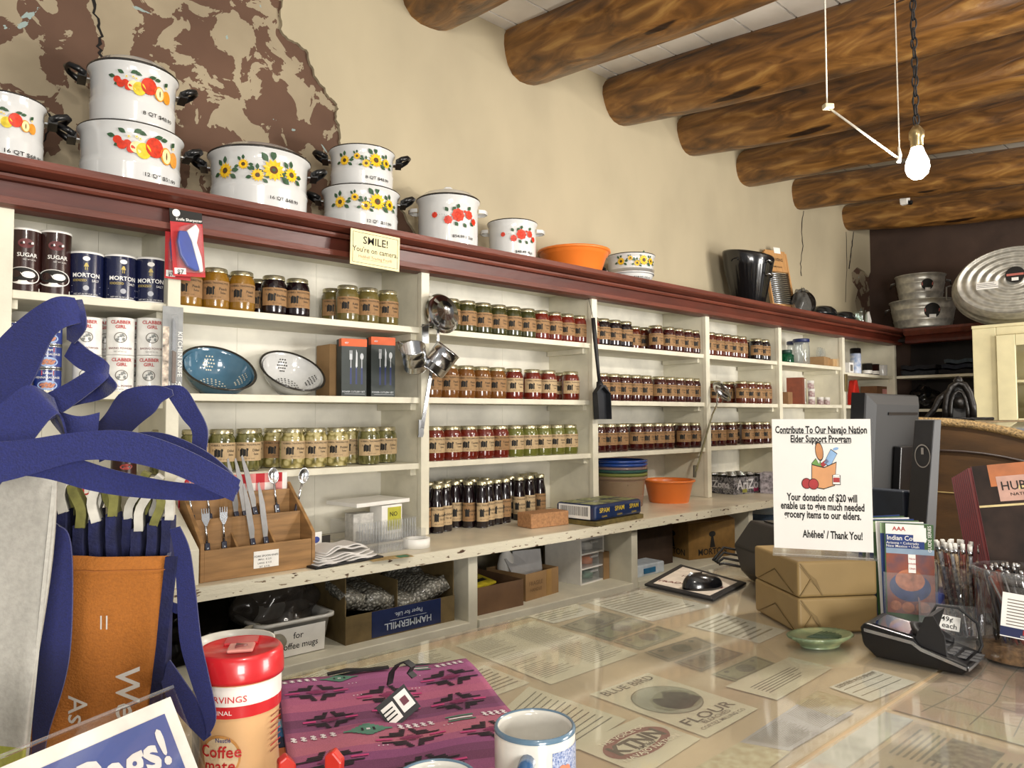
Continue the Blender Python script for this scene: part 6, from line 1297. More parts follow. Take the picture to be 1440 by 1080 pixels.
t, uv = paper('white account slip in front of the card terminal', [(1166, 963), (1228, 939), (1288, 956), (1224, 983)], paperw); lines(t, uv, 4, th=.12, m=inkd, jag=0); W1 = (Vector(uv(1, 0))-Vector(uv(0, 0))).length; uvtext(t, uv, 'LEDGER ACCOUNT', .5, .12, W1*.10, inkd)
t, uv = paper('pale lavender page at the near edge of the glass joint', [(1040, 1040), (1148, 969), (1200, 1000), (1110, 1052)], mat('lavender_paper', 'b9b2b4', .8, var=.1, scale=9)); lines(t, uv, 20, cols=((.05, .47), (.53, .95)))
t, uv = paper('cream patterned map page beside the glass joint', [(1118, 986), (1150, 968), (1215, 986), (1175, 1006)], mat('cream_map', 'cdbf98', .8, col2='b59c72', scale=60))
t, uv = paper('cream map page at the bottom edge of the photo', [(960, 1085), (1040, 1040), (1112, 1053), (1050, 1100)], mat('cream_map2', 'd6ccaa', .8, col2='b8a57c', scale=70))
mapm = ramp_mat('coloured_map', [(0, 'b08c80'), (.40, 'b89484'), (.47, 'bfa28a'), (.53, 'b8b08a'), (.60, 'a9a096'), (.68, 'c0b8a4')], 2.6, .8, bump=0, constant=False, distortion=1)
newsm = ramp_mat('old_newsprint_colour', [(0, 'a99a84'), (.42, 'b8a68c'), (.5, 'c4b294'), (.56, 'b89484'), (.64, 'b7ab92')], 5.5, .8, bump=0, constant=False)
def wsheet(label, x0, y0, x1, y1, m, rz=0):
    z = ZPP+pk[0]*.00003; pk[0] += 1; t = thing('paper_sheet', label, 'paper', (x0, y0, z), rz); MB().box(0, 0, 0, x1-x0, y1-y0, .0004).build('sheet', m, t); W_, H_ = x1-x0, y1-y0; return t, (lambda u, v: (u*W_, (1-v)*H_, .0006))
t, uv = wsheet('coloured map under the right hand glass sheet', 1.215, -.2, 2.3, .475, mapm)
mapped(t, uv, [[(.1, .2), (.3, .12), (.5, .2), (.45, .5), (.2, .55)], [(.55, .1), (.8, .15), (.75, .4), (.6, .45)]], mat('map_patch', 'a88074', .8, var=.1, scale=20), 'map_region')
mb = MB()
for k in range(16): mb.ribbon([Vector(uv(.05+.06*k+.01*math.sin(j+k), .02+.12*j)) for j in range(9)], [(.002, 0, 0)]*9, .0002)
mb.build('map_lines', inkp, t)
mb = MB()
for k in range(12): mb.ribbon([Vector(uv(.02+.12*j, .05+.08*k+.02*math.sin(j*1.3+k))) for j in range(9)], [(0, .002, 0)]*9, .0002)
mb.build('map_lines', inkp, t)
for k, (x0, x1, lb) in enumerate(((.62, 1.185, 'newspaper page with pictures beside the glass joint'), (.12, .60, 'newspaper page hidden mostly under the near mugs'))):
    t, uv = wsheet(lb, x0, -.1, x1, .43, newsm); lines(t, uv, 60, cols=((.03, .22), (.27, .47), (.52, .72), (.77, .97)), v0=.02, v1=.98, th=.4, jag=.4)
    mapped(t, uv, [[(a, b), (a+.17, b), (a+.17, b+.12), (a, b+.12)] for a, b in ((.03, .1), (.28, .3), (.53, .05), (.78, .35), (.55, .55), (.8, .1))], mat('news_photo', '8c8270', .8, var=.3, scale=90), 'news_photo')
# ---------------------------------------------------------------- mouse pad, mouse
c = [P(x, y, 'z', ZK) for x, y in ((906, 824), (957, 796), (1050, 822), (1003, 846))]
t = thing('mouse_pad', 'black edged mouse pad with a pale printed picture', 'pad', (c[0].x, c[0].y, ZK))
m = MB(); v = [(p.x-c[0].x, p.y-c[0].y) for p in c]; m.prism(v, .006); m.build('pad', blackm, t, bev=.002)
ce = sum((Vector((x, y, 0)) for x, y in v), Vector())/4; inn = [((x-ce.x)*.82+ce.x, (y-ce.y)*.82+ce.y) for x, y in v]; m = MB(); m.prism(inn, .0004, z0=.006); m.build('printed_picture', mat('pad_cream', 'cfc3b4', .6, var=.08, scale=30), t)
ua = (Vector((*v[1], 0))-Vector((*v[0], 0))).normalized(); m = MB()
Tt = Matrix(((ua.y, ua.x, 0, ce.x), (-ua.x, ua.y, 0, ce.y), (0, 0, 1, .0066), (0, 0, 0, 1))); m.text('TRADING POST', .026, Tt @ tr(0, -.045, 0), 0, .01); m.text('HUBBELL', .026, Tt @ tr(0, .045, 0), 0, .01); m.build('lettering', mat('brown_red_ink', '6e2f28', .6), t)
q = P(988, 826, 'z', ZK+.007); t = thing('computer_mouse', 'black computer mouse on the mouse pad', 'mouse', (q.x, q.y, ZK+.007), R_(-20))
m = MB(); vs = []; fs = []; n = 24; k_ = 10
for i in range(k_+1):
    for j in range(n):
        a = 2*math.pi*j/n; e = math.cos(i/k_*math.pi/2)**.6 if i < k_ else 0; vs.append((.060*math.cos(a)*e, .034*math.sin(a)*e*(1-.08*math.cos(2*a)), .036*math.sin(i/k_*math.pi/2)*(1-.12*math.cos(a))))
for i in range(k_):
    for j in range(n): fs.append((i*n+j, i*n+(j+1) % n, (i+1)*n+(j+1) % n, (i+1)*n+j))
fs.append(tuple(range(n))[::-1]); m.add(vs, fs, 0, True); m.build('mouse_body', gl, t)
MB().lathe([(0, -.004), (.009, -.003), (.009, .003), (0, .004)], 16, T=Matrix.Translation((-.034, 0, .031)) @ Matrix.Rotation(R_(90), 4, 'X')).build('scroll_wheel', steeld, t)
cable = thing('black_cable', 'bundle of black cables behind the mouse pad', 'cable', (1.9, 1.15, ZK)); m = MB()
for k in range(4): m.tube([P(1003+3*k, 797+2*k, 'z', ZK)-Vector((1.9, 1.15, ZK))+Vector((0, 0, .02)), P(1018, 793+3*k, 'z', ZK)-Vector((1.9, 1.15, ZK))+Vector((0, 0, .05-.01*k)), P(1040, 795+3*k, 'z', ZK)-Vector((1.9, 1.15, ZK))+Vector((0, 0, .045-.01*k)), P(1062, 803+2*k, 'z', ZK)-Vector((1.9, 1.15, ZK))+Vector((0, 0, .02))], .004, 8)
m.build('cables', black, cable)
# printer (black) behind the parcels
a = P(1042, 826, 'z', ZK); bq = P(1062, 842, 'z', ZK)
t = thing('receipt_printer', 'black office printer half hidden behind the white sign', 'printer', (1.93, 1.02, ZK), R_(-32))
m = MB(); m.prism([(-.10, 0), (.13, 0), (.15, .03), (.16, .115), (.10, .15), (-.10, .165), (-.15, .10), (-.13, .03)], .26, 0, Matrix(((1, 0, 0, 0), (0, 0, -1, .02), (0, 1, 0, 0), (0, 0, 0, 1)))); m.build('printer_body', mat('printer_grey_black', '18181a', .45, var=.08), t, bev=.006)
m = MB().box(-.08, -.20, .1645, .06, -.02, .168); m.build('paper_tray', black, t); MB().box(-.135, -.2412, .02, -.110, -.2404, .045).build('energy_sticker', mat('sticker_blue', '5aa0d4', .4), t)
# ---------------------------------------------------------------- parcels, sign
c0 = P(1124, 893, 'z', ZK); cr = P(1237, 888, 'z', ZK); rz = math.atan2(cr.y-c0.y, cr.x-c0.x)
Wp = (cr-c0).length*.99; Dp = .20; Hp = .074
wrap = mat('brown_parcel_paper', '8f774c', .5, var=.06, scale=7, bump=.12, bscale=14)
for k in range(2):
    t = thing('wrapped_parcel', ('lower brown paper parcel, beside the green dish', 'upper brown paper parcel, carrying the white sign')[k], 'parcel', (c0.x, c0.y, ZK+k*(Hp+.001)), rz, 'stacked brown paper parcels')
    MB().box(0, 0, 0, Wp, Dp, Hp).build('parcel_body', wrap, t, bev=.006, seg=3)
    m = MB(); y = -.0012
    m.add([(Wp*.0+.0, y, Hp*.92), (Wp*.30, y-.001, .004), (Wp*.30, y, .004), (Wp*.22, y-.001, Hp*.5)], [(0, 3, 1)]); m.ribbon([(.005, y, Hp*.95), (Wp*.16, y-.0012, Hp*.55), (Wp*.30, y, .004)], [(.0035, 0, 0)]*3, .0015); m.ribbon([(Wp*.02, y, .004), (Wp*.16, y-.001, Hp*.53)], [(.003, 0, 0)]*2, .0015); m.build('paper_fold', mat('fold_paper', '766038', .6), t)
    m = MB(); m.ribbon([(-.0012, .02, .005), (-.0012, .10, Hp*.55), (-.0012, .18, .005)], [(0, .003, 0)]*3, .0015); m.build('end_fold', MATS['fold_paper'], t)
zt_ = ZK+2*(Hp+.001)
sb = P(1157, 789, 'z', zt_)
s0, s1 = F(1093, 786, 1.60), F(1222, 786, 1.60); zb = zt_+.004
Ws = .1985; Hs = .283
cs0 = (s0+s1)/2
rzs = faceCam(cs0.x, cs0.y)+.05
t = thing('donation_sign', 'white donation notice in a clear stand on top of the parcels', 'sign', (cs0.x, cs0.y, zt_), rzs)
T = FRONT
MB().box(-Ws/2, -.001, .010, Ws/2, .001, .010+Hs).build('sign_sheet', mat('sign_white', 'ebe8e2', .6, var=.01), t)
MB().box(-Ws/2-.003, -.0045, .006, Ws/2+.003, -.0018, .013+Hs).build('clear_front', clear('sign_acrylic', gl=.3, rough=.02), t)
MB().box(-Ws/2-.003, -.045, .0, Ws/2+.003, .045, .004).build('clear_foot', plasticc, t)
m = MB(); yb_ = .010
def st(s, x, y, size, bold=.02, al='CENTER', sx=.72): m.text(s, size*1.18, Matrix.Translation((x, -.0012, yb_+y)) @ FRONT, 0, bold, al, .0003, sx)
hs = Hs
st('Contribute To Our Navajo Nation', 0, hs*.915, .0185, .03, sx=.60); st('Elder Support Program', 0, hs*.845, .0185, .03, sx=.60)
m.box(-.083, -.0017, yb_+hs*.886, .083, -.0013, yb_+hs*.889); m.box(-.060, -.0017, yb_+hs*.814, .060, -.0013, yb_+hs*.817)
for k, s in enumerate(('Your donation of $20 will', 'enable us to give much needed', 'grocery items to our elders.')): st(s, 0, hs*(.395-.066*k), .019, .03, sx=.60)
st("Ahéhee' / Thank You!", Ws/2-.020, hs*.115, .019, .03, 'RIGHT', .60)
m.build('lettering', ink, t)
pc = MB(); PM = [mat('bag_tan', 'd59a68', .6, var=.04), ink, mat('tomato_red', 'a8282a', .5), mat('bread_tan', 'c98a56', .6), mat('lettuce', '6e9a4c', .6), mat('milk_blue', '8fb4dc', .5), white]
def PT(poly, mi, off): pc.add([(x*1.0, -.0012-off, yb_+hs*.575+y*1.0) for x, y in poly], [tuple(range(len(poly)))], mi)
def OL(poly, mi, o=.0003, g=1.05):
    cx = sum(p[0] for p in poly)/len(poly); cy = sum(p[1] for p in poly)/len(poly); ex = max(abs(p[0]-cx) for p in poly); PT([(cx+(x-cx)*(1+.0012/max(ex, .001)), cy+(y-cy)*(1+.0012/max(ex, .001))) for x, y in poly], 1, o); PT(poly, mi, o+.0002)
el = lambda cx, cy, rx, ry, rot=0, n=20: [(cx+rx*math.cos(2*math.pi*k/n)*math.cos(rot)-ry*math.sin(2*math.pi*k/n)*math.sin(rot), cy+rx*math.cos(2*math.pi*k/n)*math.sin(rot)+ry*math.sin(2*math.pi*k/n)*math.cos(rot)) for k in range(n)]
OL(el(-.003, .050, .007, .018, .12), 3); OL([(.006, .025), (.018, .018), (.032, .045), (.020, .054)], 5); OL([(-.002, .022), (.012, .034), (.016, .028), (.004, .016)], 2)
OL([(-.018, .024), (-.010, .034), (-.004, .022), (-.002, .030), (.002, .014), (-.016, .012)], 4); PT(el(.030, .056, .006, .003, .3), 5, .0006)
OL([(-.018, .020), (.006, .014), (.004, -.030), (-.019, -.026)], 0, .0008); OL([(.006, .014), (.030, .026), (.026, -.022), (.004, -.030)], 0, .0008)
OL(el(-.030, -.020, .009, .0105), 2, .0014); OL(el(-.016, -.021, .0095, .0108), 2, .0016)
OL([(.023, -.020), (.037, -.020), (.037, -.002), (.023, -.002)], 6, .0014); PT([(.0235, -.016), (.0365, -.016), (.0365, -.006), (.0235, -.006)], 2, .0019); OL(el(.030, -.002, .007, .0025), 6, .0018)
pc.build('grocery_picture', PM, t)
# green dish
q = P(1160, 905, 'z', ZK); t = thing('green_dish', 'oval green glazed dish with a toothed rim, in front of the parcels', 'dish', (q.x-.02, q.y+.0, ZK), R_(-28)); gd = ramp_mat('green_glaze', [(0, '4a5a42'), (.45, '657558'), (.6, '86946e'), (.75, 'a09a70')], 22, .35, bump=.15, coat=.4, constant=False)
m = MB(); m.lathe([(0, 0), (.040, 0), (.044, .006), (.058, .014), (.068, .020), (.066, .024), (.060, .022), (.045, .019), (.02, .018), (0, .018)], 72, 0, sx=1.0, sy=.62, wob=lambda a, z: 1+(.035*math.cos(a*30) if z > .017 else 0)); m.build('dish_body', gd, t)
m = MB()
for k in range(9): a = (k-4)*.3; m.tube([(-.03, 0, .0185), (.02*math.cos(a), .02*math.sin(a), .0185), (.043*math.cos(a*.8), .026*math.sin(a), .0195)], .0008, 5)
m.build('leaf_veins', mat('dark_glaze', '465843', .4), t)
# ---------------------------------------------------------------- card terminal
a = P(1216, 921, 'z', ZK); b_ = P(1338, 947, 'z', ZK); d_ = P(1385, 921, 'z', ZK)
L = (b_-a).length*1.18; wdt = .105; rz = math.atan2(b_.y-a.y, b_.x-a.x)
t = thing('card_terminal', 'black card payment terminal with silver trim and a key hood', 'terminal', (a.x, a.y, ZK), rz)
side = [(.0, .016), (.02, .0), (L-.01, .0), (L, .010), (L, .018), (L*.55, .036), (L*.50, .048), (.0, .060), (-.008, .050), (-.004, .024)]
m = MB(); m.prism(side, wdt, 0, Matrix(((1, 0, 0, 0), (0, 0, -1, wdt), (0, 1, 0, 0), (0, 0, 0, 1)))); m.build('terminal_body', black, t, bev=.004, seg=3)
trim = mat('silver_trim', 'a9abae', .25, .8)
for yy in (-.0012, wdt): 
    m = MB(); m.prism([(.0, .044), (L*.48, .037), (L*.56, .028), (L*.985, .010), (L*.985, .015), (L*.57, .034), (L*.49, .043), (.0, .050)], .0012, 0, Matrix(((1, 0, 0, 0), (0, 0, -1, yy+.0012), (0, 1, 0, 0), (0, 0, 0, 1)))); m.build('silver_trim', trim, t)
MB().box(L+.0002, .002, .009, L+.0014, wdt-.002, .014).build('silver_trim', trim, t)
sl = math.atan2(-.012, L*.5)
Tt = Matrix.Translation((.0, 0, .0605)) @ Matrix.Rotation(-sl, 4, 'Y')
MB().box(.012, .012, 0, L*.47, wdt-.012, .0008, T=Tt).build('screen', mat('screen_glass', '10121c', .06, coat=1), t)
m = MB(); m.box(.040, .018, .0009, L*.30, wdt-.020, .0011, 0, T=Tt); m.box(L*.30, .018, .0009, L*.44, wdt-.020, .0011, 1, T=Tt)
m.build('screen_picture', [mat('screen_blue', '27407c', .15, var=.5, scale=25, coat=.5), mat('screen_mauve', '7a5468', .15, var=.5, scale=30, coat=.5)], t)
m = MB(); n = 16; ro, hh = wdt*.44, .040; vs = []
for k in range(n+1):
    a_ = math.pi*(.06+.88*k/n); x = L*.78-ro*1.25*math.sin(a_); y = wdt/2-ro*math.cos(a_)
    vs += [(x, y, .020), (x-.010*math.sin(a_), y, .024+hh*math.sin(a_)**.7), (x+.004, y*.97+wdt*.015, .024+hh*math.sin(a_)**.7), (x+.004, y*.96+wdt*.02, .020)]
fs = []
for k in range(n):
    for j in range(4): fs.append((k*4+j, k*4+(j+1) % 4, k*4+4+(j+1) % 4, k*4+4+j))
m.add(vs, fs+[(0, 1, 2, 3), (4*n+3, 4*n+2, 4*n+1, 4*n)], 0, True); m.prism([(L*.50, .046), (L*.60, .088), (L*.68, .092), (L*.78, .060), (L*.80, .022), (L*.56, .034)], .005, 0, Matrix(((1, 0, 0, 0), (0, 0, -1, .012), (0, 1, 0, 0), (0, 0, 0, 1)))); m.prism([(L*.50, .046), (L*.60, .088), (L*.66, .090), (L*.56, .034)], wdt-.02, 0, Matrix(((1, 0, 0, 0), (0, 0, -1, wdt-.010), (0, 1, 0, 0), (0, 0, 0, 1)))); m.build('key_hood', blackm, t)
for r_ in range(4):
    for c_ in range(3): MB().box(L*.66+r_*.018, .024+c_*.020, .022+.0, L*.66+r_*.018+.013, .024+c_*.020+.015, .0305-r_*.003).build('key', mat('grey_key', '3a3a3c', .5), t, bev=.001)
m = MB(); e1 = P(1375, 913, 'z', ZK); e2 = P(1425, 929, 'z', ZK)
t2 = thing('stylus', 'short black stylus lying right of the card terminal', 'stylus', (e1.x, e1.y, ZK+.012)); m.tube([(0, 0, 0), (e2-e1)*.85+Vector((0, 0, -.004)), (e2-e1)+Vector((0, 0, -.007))], [.005, .006, .003], 10); m.build('stylus_body', blackm, t2)
cb = bpy.data.objects['card_terminal']; MB().tube([(L*.50, wdt*.75, .062), (L*.56, wdt*1.0, .090), (L*.75, wdt*1.15, .088), (L*.93, wdt*1.15, .065), (L*.99, wdt*1.0, .030), (L*.97, wdt*.9, .019)], .0025, 8).build('cord', blackm, cb)
# ---------------------------------------------------------------- travel brochures in a holder
f0 = F(1281, 860, 1.52); yb = 0
base = P(1281, 900, 'z', ZK)
t0 = thing('brochure_holder', 'clear plastic holder full of travel brochures', 'holder', (f0.x, f0.y, ZK), faceCam(f0.x, f0.y)+.06)
wb = .090; hb = .222
MB().box(-wb/2-.004, -.006, 0, wb/2+.004, -.003, .125).box(-wb/2-.004, -.003, 0, -wb/2-.001, .08, .125).box(wb/2+.001, -.003, 0, wb/2+.004, .08, .125).box(-wb/2-.004, .08, 0, wb/2+.004, .083, .20).box(-wb/2-.001, -.003, 0, wb/2+.001, .08, .003).build('holder_body', plasticc, t0)
t = thing('travel_brochure', 'front travel brochure with a red rock picture and blue title band', 'brochure', M=t0.matrix_basis.copy() if 0 else Matrix.Translation((f0.x, f0.y, ZK)) @ Matrix.Rotation(faceCam(f0.x, f0.y)+.06, 4, 'Z') @ Matrix.Translation((0, .002, .004)))
BM = [mat('brochure_photo', '9a5238', .35, col2='5c4a58', scale=28, coat=.4), mat('title_blue', '1c3878', .35, coat=.4), mat('brochure_green', '3c5c34', .35, coat=.3), white, redi, mat('rock_tan', 'b06e50', .4, var=.25, scale=60), mat('dusk_blue', '2a3c6c', .4, var=.2, scale=60), mat('sky_mist', '8a9fb4', .4)]
MB().box(-wb/2, 0, 0, wb/2, .004, hb).build('brochure_body', BM[2], t)
m = MB(); TF = lambda z=0: Matrix.Translation((0, -.0004-z, 0)) @ FRONT
def rf(x0, y0, x1, y1, mi, z=0): v, f = rect(x0*wb/2, y0*hb, x1*wb/2, y1*hb); m.flat(v, f, TF(z), mi)
rf(-.95, .90, .62, .995, 3); rf(-.95, .77, .62, .90, 1); rf(-.95, .70, 1, .77, 7); rf(-.95, .17, 1, .72, 0, .0001)
v, f = disc(wb*.42, 26, 0, hb*.42, hb*.135); m.flat(v, f, TF(.0003), 6); v, f = disc(wb*.30, 24, 0, hb*.48, hb*.10); m.flat(v, f, TF(.0005), 5)
for x, y, rx, ry in ((-.6, .24, .20, .045), (-.1, .23, .22, .05), (.5, .24, .25, .05)): v, f = disc(rx*wb*.6, 12, x*wb/2, y*hb, ry*hb); m.flat(v, f, TF(.0006), 5)
rf(-.85, .05, -.55, .11, 3, .0004); rf(-.05, .55, .25, .72, 3, .0008); m.text('AAA', .012, Matrix.Translation((-.018, -.0009, hb*.95)) @ FRONT, 4, .01); rf(.18, .84, .7, .97, 3, .0006)
m.text('Indian Country', .0135, Matrix.Translation((-.004, -.0012, hb*.865)) @ FRONT, 3, .01, sx=.9); m.text('Arizona • Colorado', .0075, Matrix.Translation((-.012, -.0012, hb*.82)) @ FRONT, 3, .004); m.text('New Mexico • Utah', .0075, Matrix.Translation((-.012, -.0012, hb*.79)) @ FRONT, 3, .004)
m.text('GUIDE SERIES', .009, Matrix.Translation((wb*.42, -.001, hb*.87)) @ FRONT @ Matrix.Rotation(R_(90), 4, 'Z'), 3, .004); m.text('Guide to Indian Country', .0095, Matrix.Translation((0, -.001, hb*.018)) @ FRONT, 3, .004)
for k in range(3): m.text(('Now', 'includes', 'Utah')[k], .0055, Matrix.Translation((.0052, -.0016, hb*(.68-.045*k))) @ FRONT, 4, .002)
m.build('cover_picture', BM, t)
for k in range(7):
    sh_ = .0065*(k+1); T = Matrix.Translation((f0.x, f0.y, ZK)) @ Matrix.Rotation(faceCam(f0.x, f0.y)+.06, 4, 'Z') @ Matrix.Translation((-.0045*(k+1), .004+.0105*(k+1)-.004, .004)) @ Matrix.Rotation(-.016*(k+1), 4, 'Y')
    t = thing('travel_brochure', '%s brochure behind the front one in the clear holder' % ORD[k], 'brochure', M=T, group='travel brochures in the clear holder'); MB().box(-wb/2, 0, 0, wb/2, .004, hb+.001*k).build('brochure_body', [BM[1], white, BM[2]][k % 3], t); MB().box(-wb/2, -.0003, hb*.9, wb/2, -.0001, hb).build('title_band', white if k % 2 else mat('pale_green_band', '9ab48a', .5), t)
# ---------------------------------------------------------------- pencils, pens
def cupjar(label, px, py_base, d, wpx, h, lb):
    q = F(px, py_base, d); R = wpx*d/FPX/2
    t = thing('clear_jar', label, 'jar', (q.x, q.y, ZK+.001)); MB().lathe([(0, 0), (R, 0), (R, .004), (R, h), (R-.003, h), (R-.003, .004), (0, .004)], 36).build('jar_body', clear('jar_clear_'+lb, tint=(.96, .96, .97), gl=1.6, rough=.04), t); return q, R, t
qp, Rp, tp = cupjar('clear jar packed with white tipped pencils', 1352, 893, 1.50, 60, .145, 'a')
pm_ = [ramp_mat('patterned_pencil_'+n_, [(0, a_), (.42, b_), (.58, c_)], 120, .4, bump=0, coat=.3) for n_, a_, b_, c_ in (('red', '3a1512', '6b2a20', 'a08468'), ('tan', '7a5a3a', 'a8906e', '4a2a1c'), ('grey', '33343a', '77777c', 'b0a898'))]
pencil = None
for k in range(22):
    a = k*2.399; r = (Rp-.010)*math.sqrt((k+.5)/22); top = Vector((math.cos(a)*(r+.012)+random.uniform(-.008, .008), math.sin(a)*(r+.008), .175+random.uniform(-.008, .014))); ft = Vector((math.cos(a+.9)*r*.55, math.sin(a+.9)*r*.55, .007)); dr = (top-ft); Lp = .185
    M_ = Matrix.Translation((qp.x+ft.x, qp.y+ft.y, ZK+ft.z)) @ dr.to_track_quat('Z', 'Y').to_matrix().to_4x4()
    t = thing('pencil', 'patterned pencil with a white eraser standing in the clear jar', 'pencil', M=M_, group='pencils in the clear jar')
    MB().tube([(0, 0, 0), (0, 0, Lp-.017)], .0036, 6).build('pencil_body', pm_[k % 3], t); MB().tube([(0, 0, Lp-.0168), (0, 0, Lp-.008)], .0040, 10).build('ferrule', steel, t); MB().tube([(0, 0, Lp-.0078), (0, 0, Lp+.003)], .0038, 10).build('eraser', mat('eraser_white', 'e6e3dc', .7), t)
qn, Rn, tn = cupjar('wide clear jar of black pens at the right edge', 1432, 925, 1.36, 100, .165, 'b')
MB().lathe([(0, .0045), (Rn-.004, .0045), (Rn-.004, .028), (0, .030)], 32).build('filler', mat('straw_filler', '8a6a44', .9, var=.3, scale=120, bump=.5), tn)
o = MB().lathe([(Rn+.001, .150), (Rn+.004, .152), (Rn+.004, .166), (Rn+.0, .168), (Rn-.0, .160)], 36).build('jar_rim', plasticc, tn)
bl = [gl, mat('pen_red_brown', '6a2a1c', .3), steel, mat('pen_navy', '1a2238', .3)]
for k in range(26):
    a = k*2.399; r = (Rn-.012)*math.sqrt((k+.5)/26); ft = Vector((math.cos(a+1.2)*r*.7, math.sin(a+1.2)*r*.7, .034)); top = Vector((math.cos(a)*r, math.sin(a)*r, .165+random.uniform(-.012, .008))); dr = top-ft
    M_ = Matrix.Translation((qn.x+ft.x, qn.y+ft.y, ZK+ft.z)) @ dr.to_track_quat('Z', 'Y').to_matrix().to_4x4()
    t = thing('ballpoint_pen', 'ballpoint pen with a steel clip in the wide clear jar', 'pen', M=M_, group='pens in the wide clear jar')
    MB().tube([(0, 0, 0), (0, 0, .012), (0, 0, .13)], [.001, .0042, .0046], 8).build('pen_body', [gl, gl, bl[1], bl[3]][k % 4], t); MB().tube([(0, 0, .131), (0, 0, .142)], .0026, 8).build('button', steel, t); MB().box(.0048, -.0015, .085, .0062, .0015, .128).build('clip', steel, t)
t = thing('pen_sign', 'white printed card with blue band on the jar of pens', 'card', M=Matrix.Translation((qn.x, qn.y, ZK+.055)) @ Matrix.Rotation(faceCam(qn.x, qn.y)+.02, 4, 'Z') @ Matrix.Translation((.008, -Rn-.004, 0)) @ Matrix.Rotation(R_(5), 4, 'Y'))
MB().box(-.036, -.001, 0, .045, .0, .078).build('card', white, t); m = MB()
for k in range(9): m.box(-.028, -.0016, .066-.0055*k, .036-.01*(k % 3), -.0012, .0674-.0055*k)
m.build('printed_lines', inkd, t); m = MB(); m.box(-.036, -.0015, .002, .045, -.0011, .018, 0); m.text('NU', .012, Matrix.Translation((.006, -.0018, .012)) @ FRONT, 1, .03); m.text('SOUTHWEST', .004, Matrix.Translation((.006, -.0018, .005)) @ FRONT, 2, .01); m.build('blue_band', [mat('band_navy', '1c2650', .5), redi, white], t)
# small acrylic box with note and small bottle
qa = P(1342, 905, 'z', ZK)
t = thing('acrylic_box', 'low clear acrylic box with a price note in front of the pencils', 'box', (qa.x, qa.y-.004, ZK), faceCam(qa.x, qa.y)+.06)
MB().box(-.065, -.045, 0, .065, .0, .003).box(-.065, -.045, .003, .065, -.042, .085).box(-.065, -.042, .003, -.062, .0, .085).box(.062, -.042, .003, .065, .0, .085).build('box_body', plasticc, t)
m = MB(); m.box(-.042, -.046, .035, -.002, -.0455, .062, T=Matrix.Rotation(.12, 4, 'Y')); o = m.build('price_note', white, t); m = MB(); m.text('49¢', .014, Matrix.Rotation(.12, 4, 'Y') @ Matrix.Translation((-.024, -.0464, .055)) @ FRONT, 0, .004); m.text('each', .014, Matrix.Rotation(.12, 4, 'Y') @ Matrix.Translation((-.019, -.0464, .043)) @ FRONT, 0, .004); m.build('handwriting', ink, t)
qb = P(1320, 893, 'z', ZK); t = thing('glue_stick', 'small blue capped red and white tube in front of the brochures', 'tube', (qb.x, qb.y, ZK+.002)); MB().lathe([(0, 0), (.013, 0), (.013, .062), (0, .062)], 20).build('tube_body', mat('white_red_print', 'd8cfca', .4, col2='b0443c', scale=80), t); MB().lathe([(0, .062), (.0132, .062), (.0132, .082), (0, .083)], 20).build('cap', mat('royal_blue', '1c3a8c', .3), t)
# ---------------------------------------------------------------- monitor and stand
mt = thing('computer_monitor', 'black computer monitor seen from behind above the white sign', 'monitor', (0, 0, 0))
c4 = [F(1226, 549, 2.02), F(1300, 551, 2.30), F(1294, 745, 2.30), F(1213, 760, 2.02)]
o = (c4[0]+c4[1]+c4[2]+c4[3])/4; ex = (c4[1]-c4[0]); ex.z = 0; ex.normalize(); up = ((c4[0]-c4[3])+(c4[1]-c4[2])).normalized(); up = (up-ex*up.dot(ex)).normalized(); nz = ex.cross(up); nz = nz if nz.dot(CAM-o) > 0 else -nz
Wm = (c4[1]-c4[0]).length; Hm = .40; mt.matrix_world = Matrix(((ex.x, up.x, nz.x, o.x), (ex.y, up.y, nz.y, o.y), (ex.z, up.z, nz.z, o.z), (0, 0, 0, 1)))
mg_ = mat('monitor_grey', '0b0b0c', .6, var=.05, scale=6)
m = MB(); w2, h2 = Wm/2, Hm/2
def rr(w_, h_, z): return [(-w_, -h_, z), (w_, -h_, z), (w_, h_, z), (-w_, h_, z)]
shell(m, [rr(w2, h2, -.045), rr(w2, h2, -.022), rr(w2*.97, h2*.98, -.015), rr(w2*.80, h2*.85, .0)]); m.sm = [False]*len(m.sm); m.build('monitor_shell', mg_, mt, bev=.003)
MB().box(-w2*.4, h2*.70, .0002, w2*.72, h2*.74, .003).build('vent_slot', black, mt); MB().box(-w2*.15, -h2*.45, .001, w2*.45, h2*.25, .022).build('mount_block', black, mt, bev=.003)
MB().box(-w2-.004, -h2, -.052, -w2-.0002, h2, -.016).build('bezel_side', black, mt)
ps = thing('monitor_stand', 'grey upright stand column with an emblem beside the monitor', 'stand', (0, 0, 0))
ptop = F(1305, 590, 1.80); pbx, pby = ptop.x, ptop.y; hp_ = ptop.z-ZK
ps.location = (pbx, pby, ZK); ps.rotation_euler.z = faceCam(pbx, pby)+R_(-28)
m = MB(); lean = -.04; wq = .024; dq = .028
vs = [(-wq+lean, -dq, 0), (wq+lean, -dq, 0), (wq+lean, dq, 0), (-wq+lean, dq, 0), (-wq, -dq*.6, hp_), (wq, -dq*.6, hp_), (wq, dq*.6, hp_), (-wq, dq*.6, hp_)]
m.add(vs, [(3, 2, 1, 0), (4, 5, 6, 7), (0, 1, 5, 4), (1, 2, 6, 5), (2, 3, 7, 6), (3, 0, 4, 7)]); m.build('column', mat('stand_grey', '222224', .5, var=.05), ps, bev=.003)
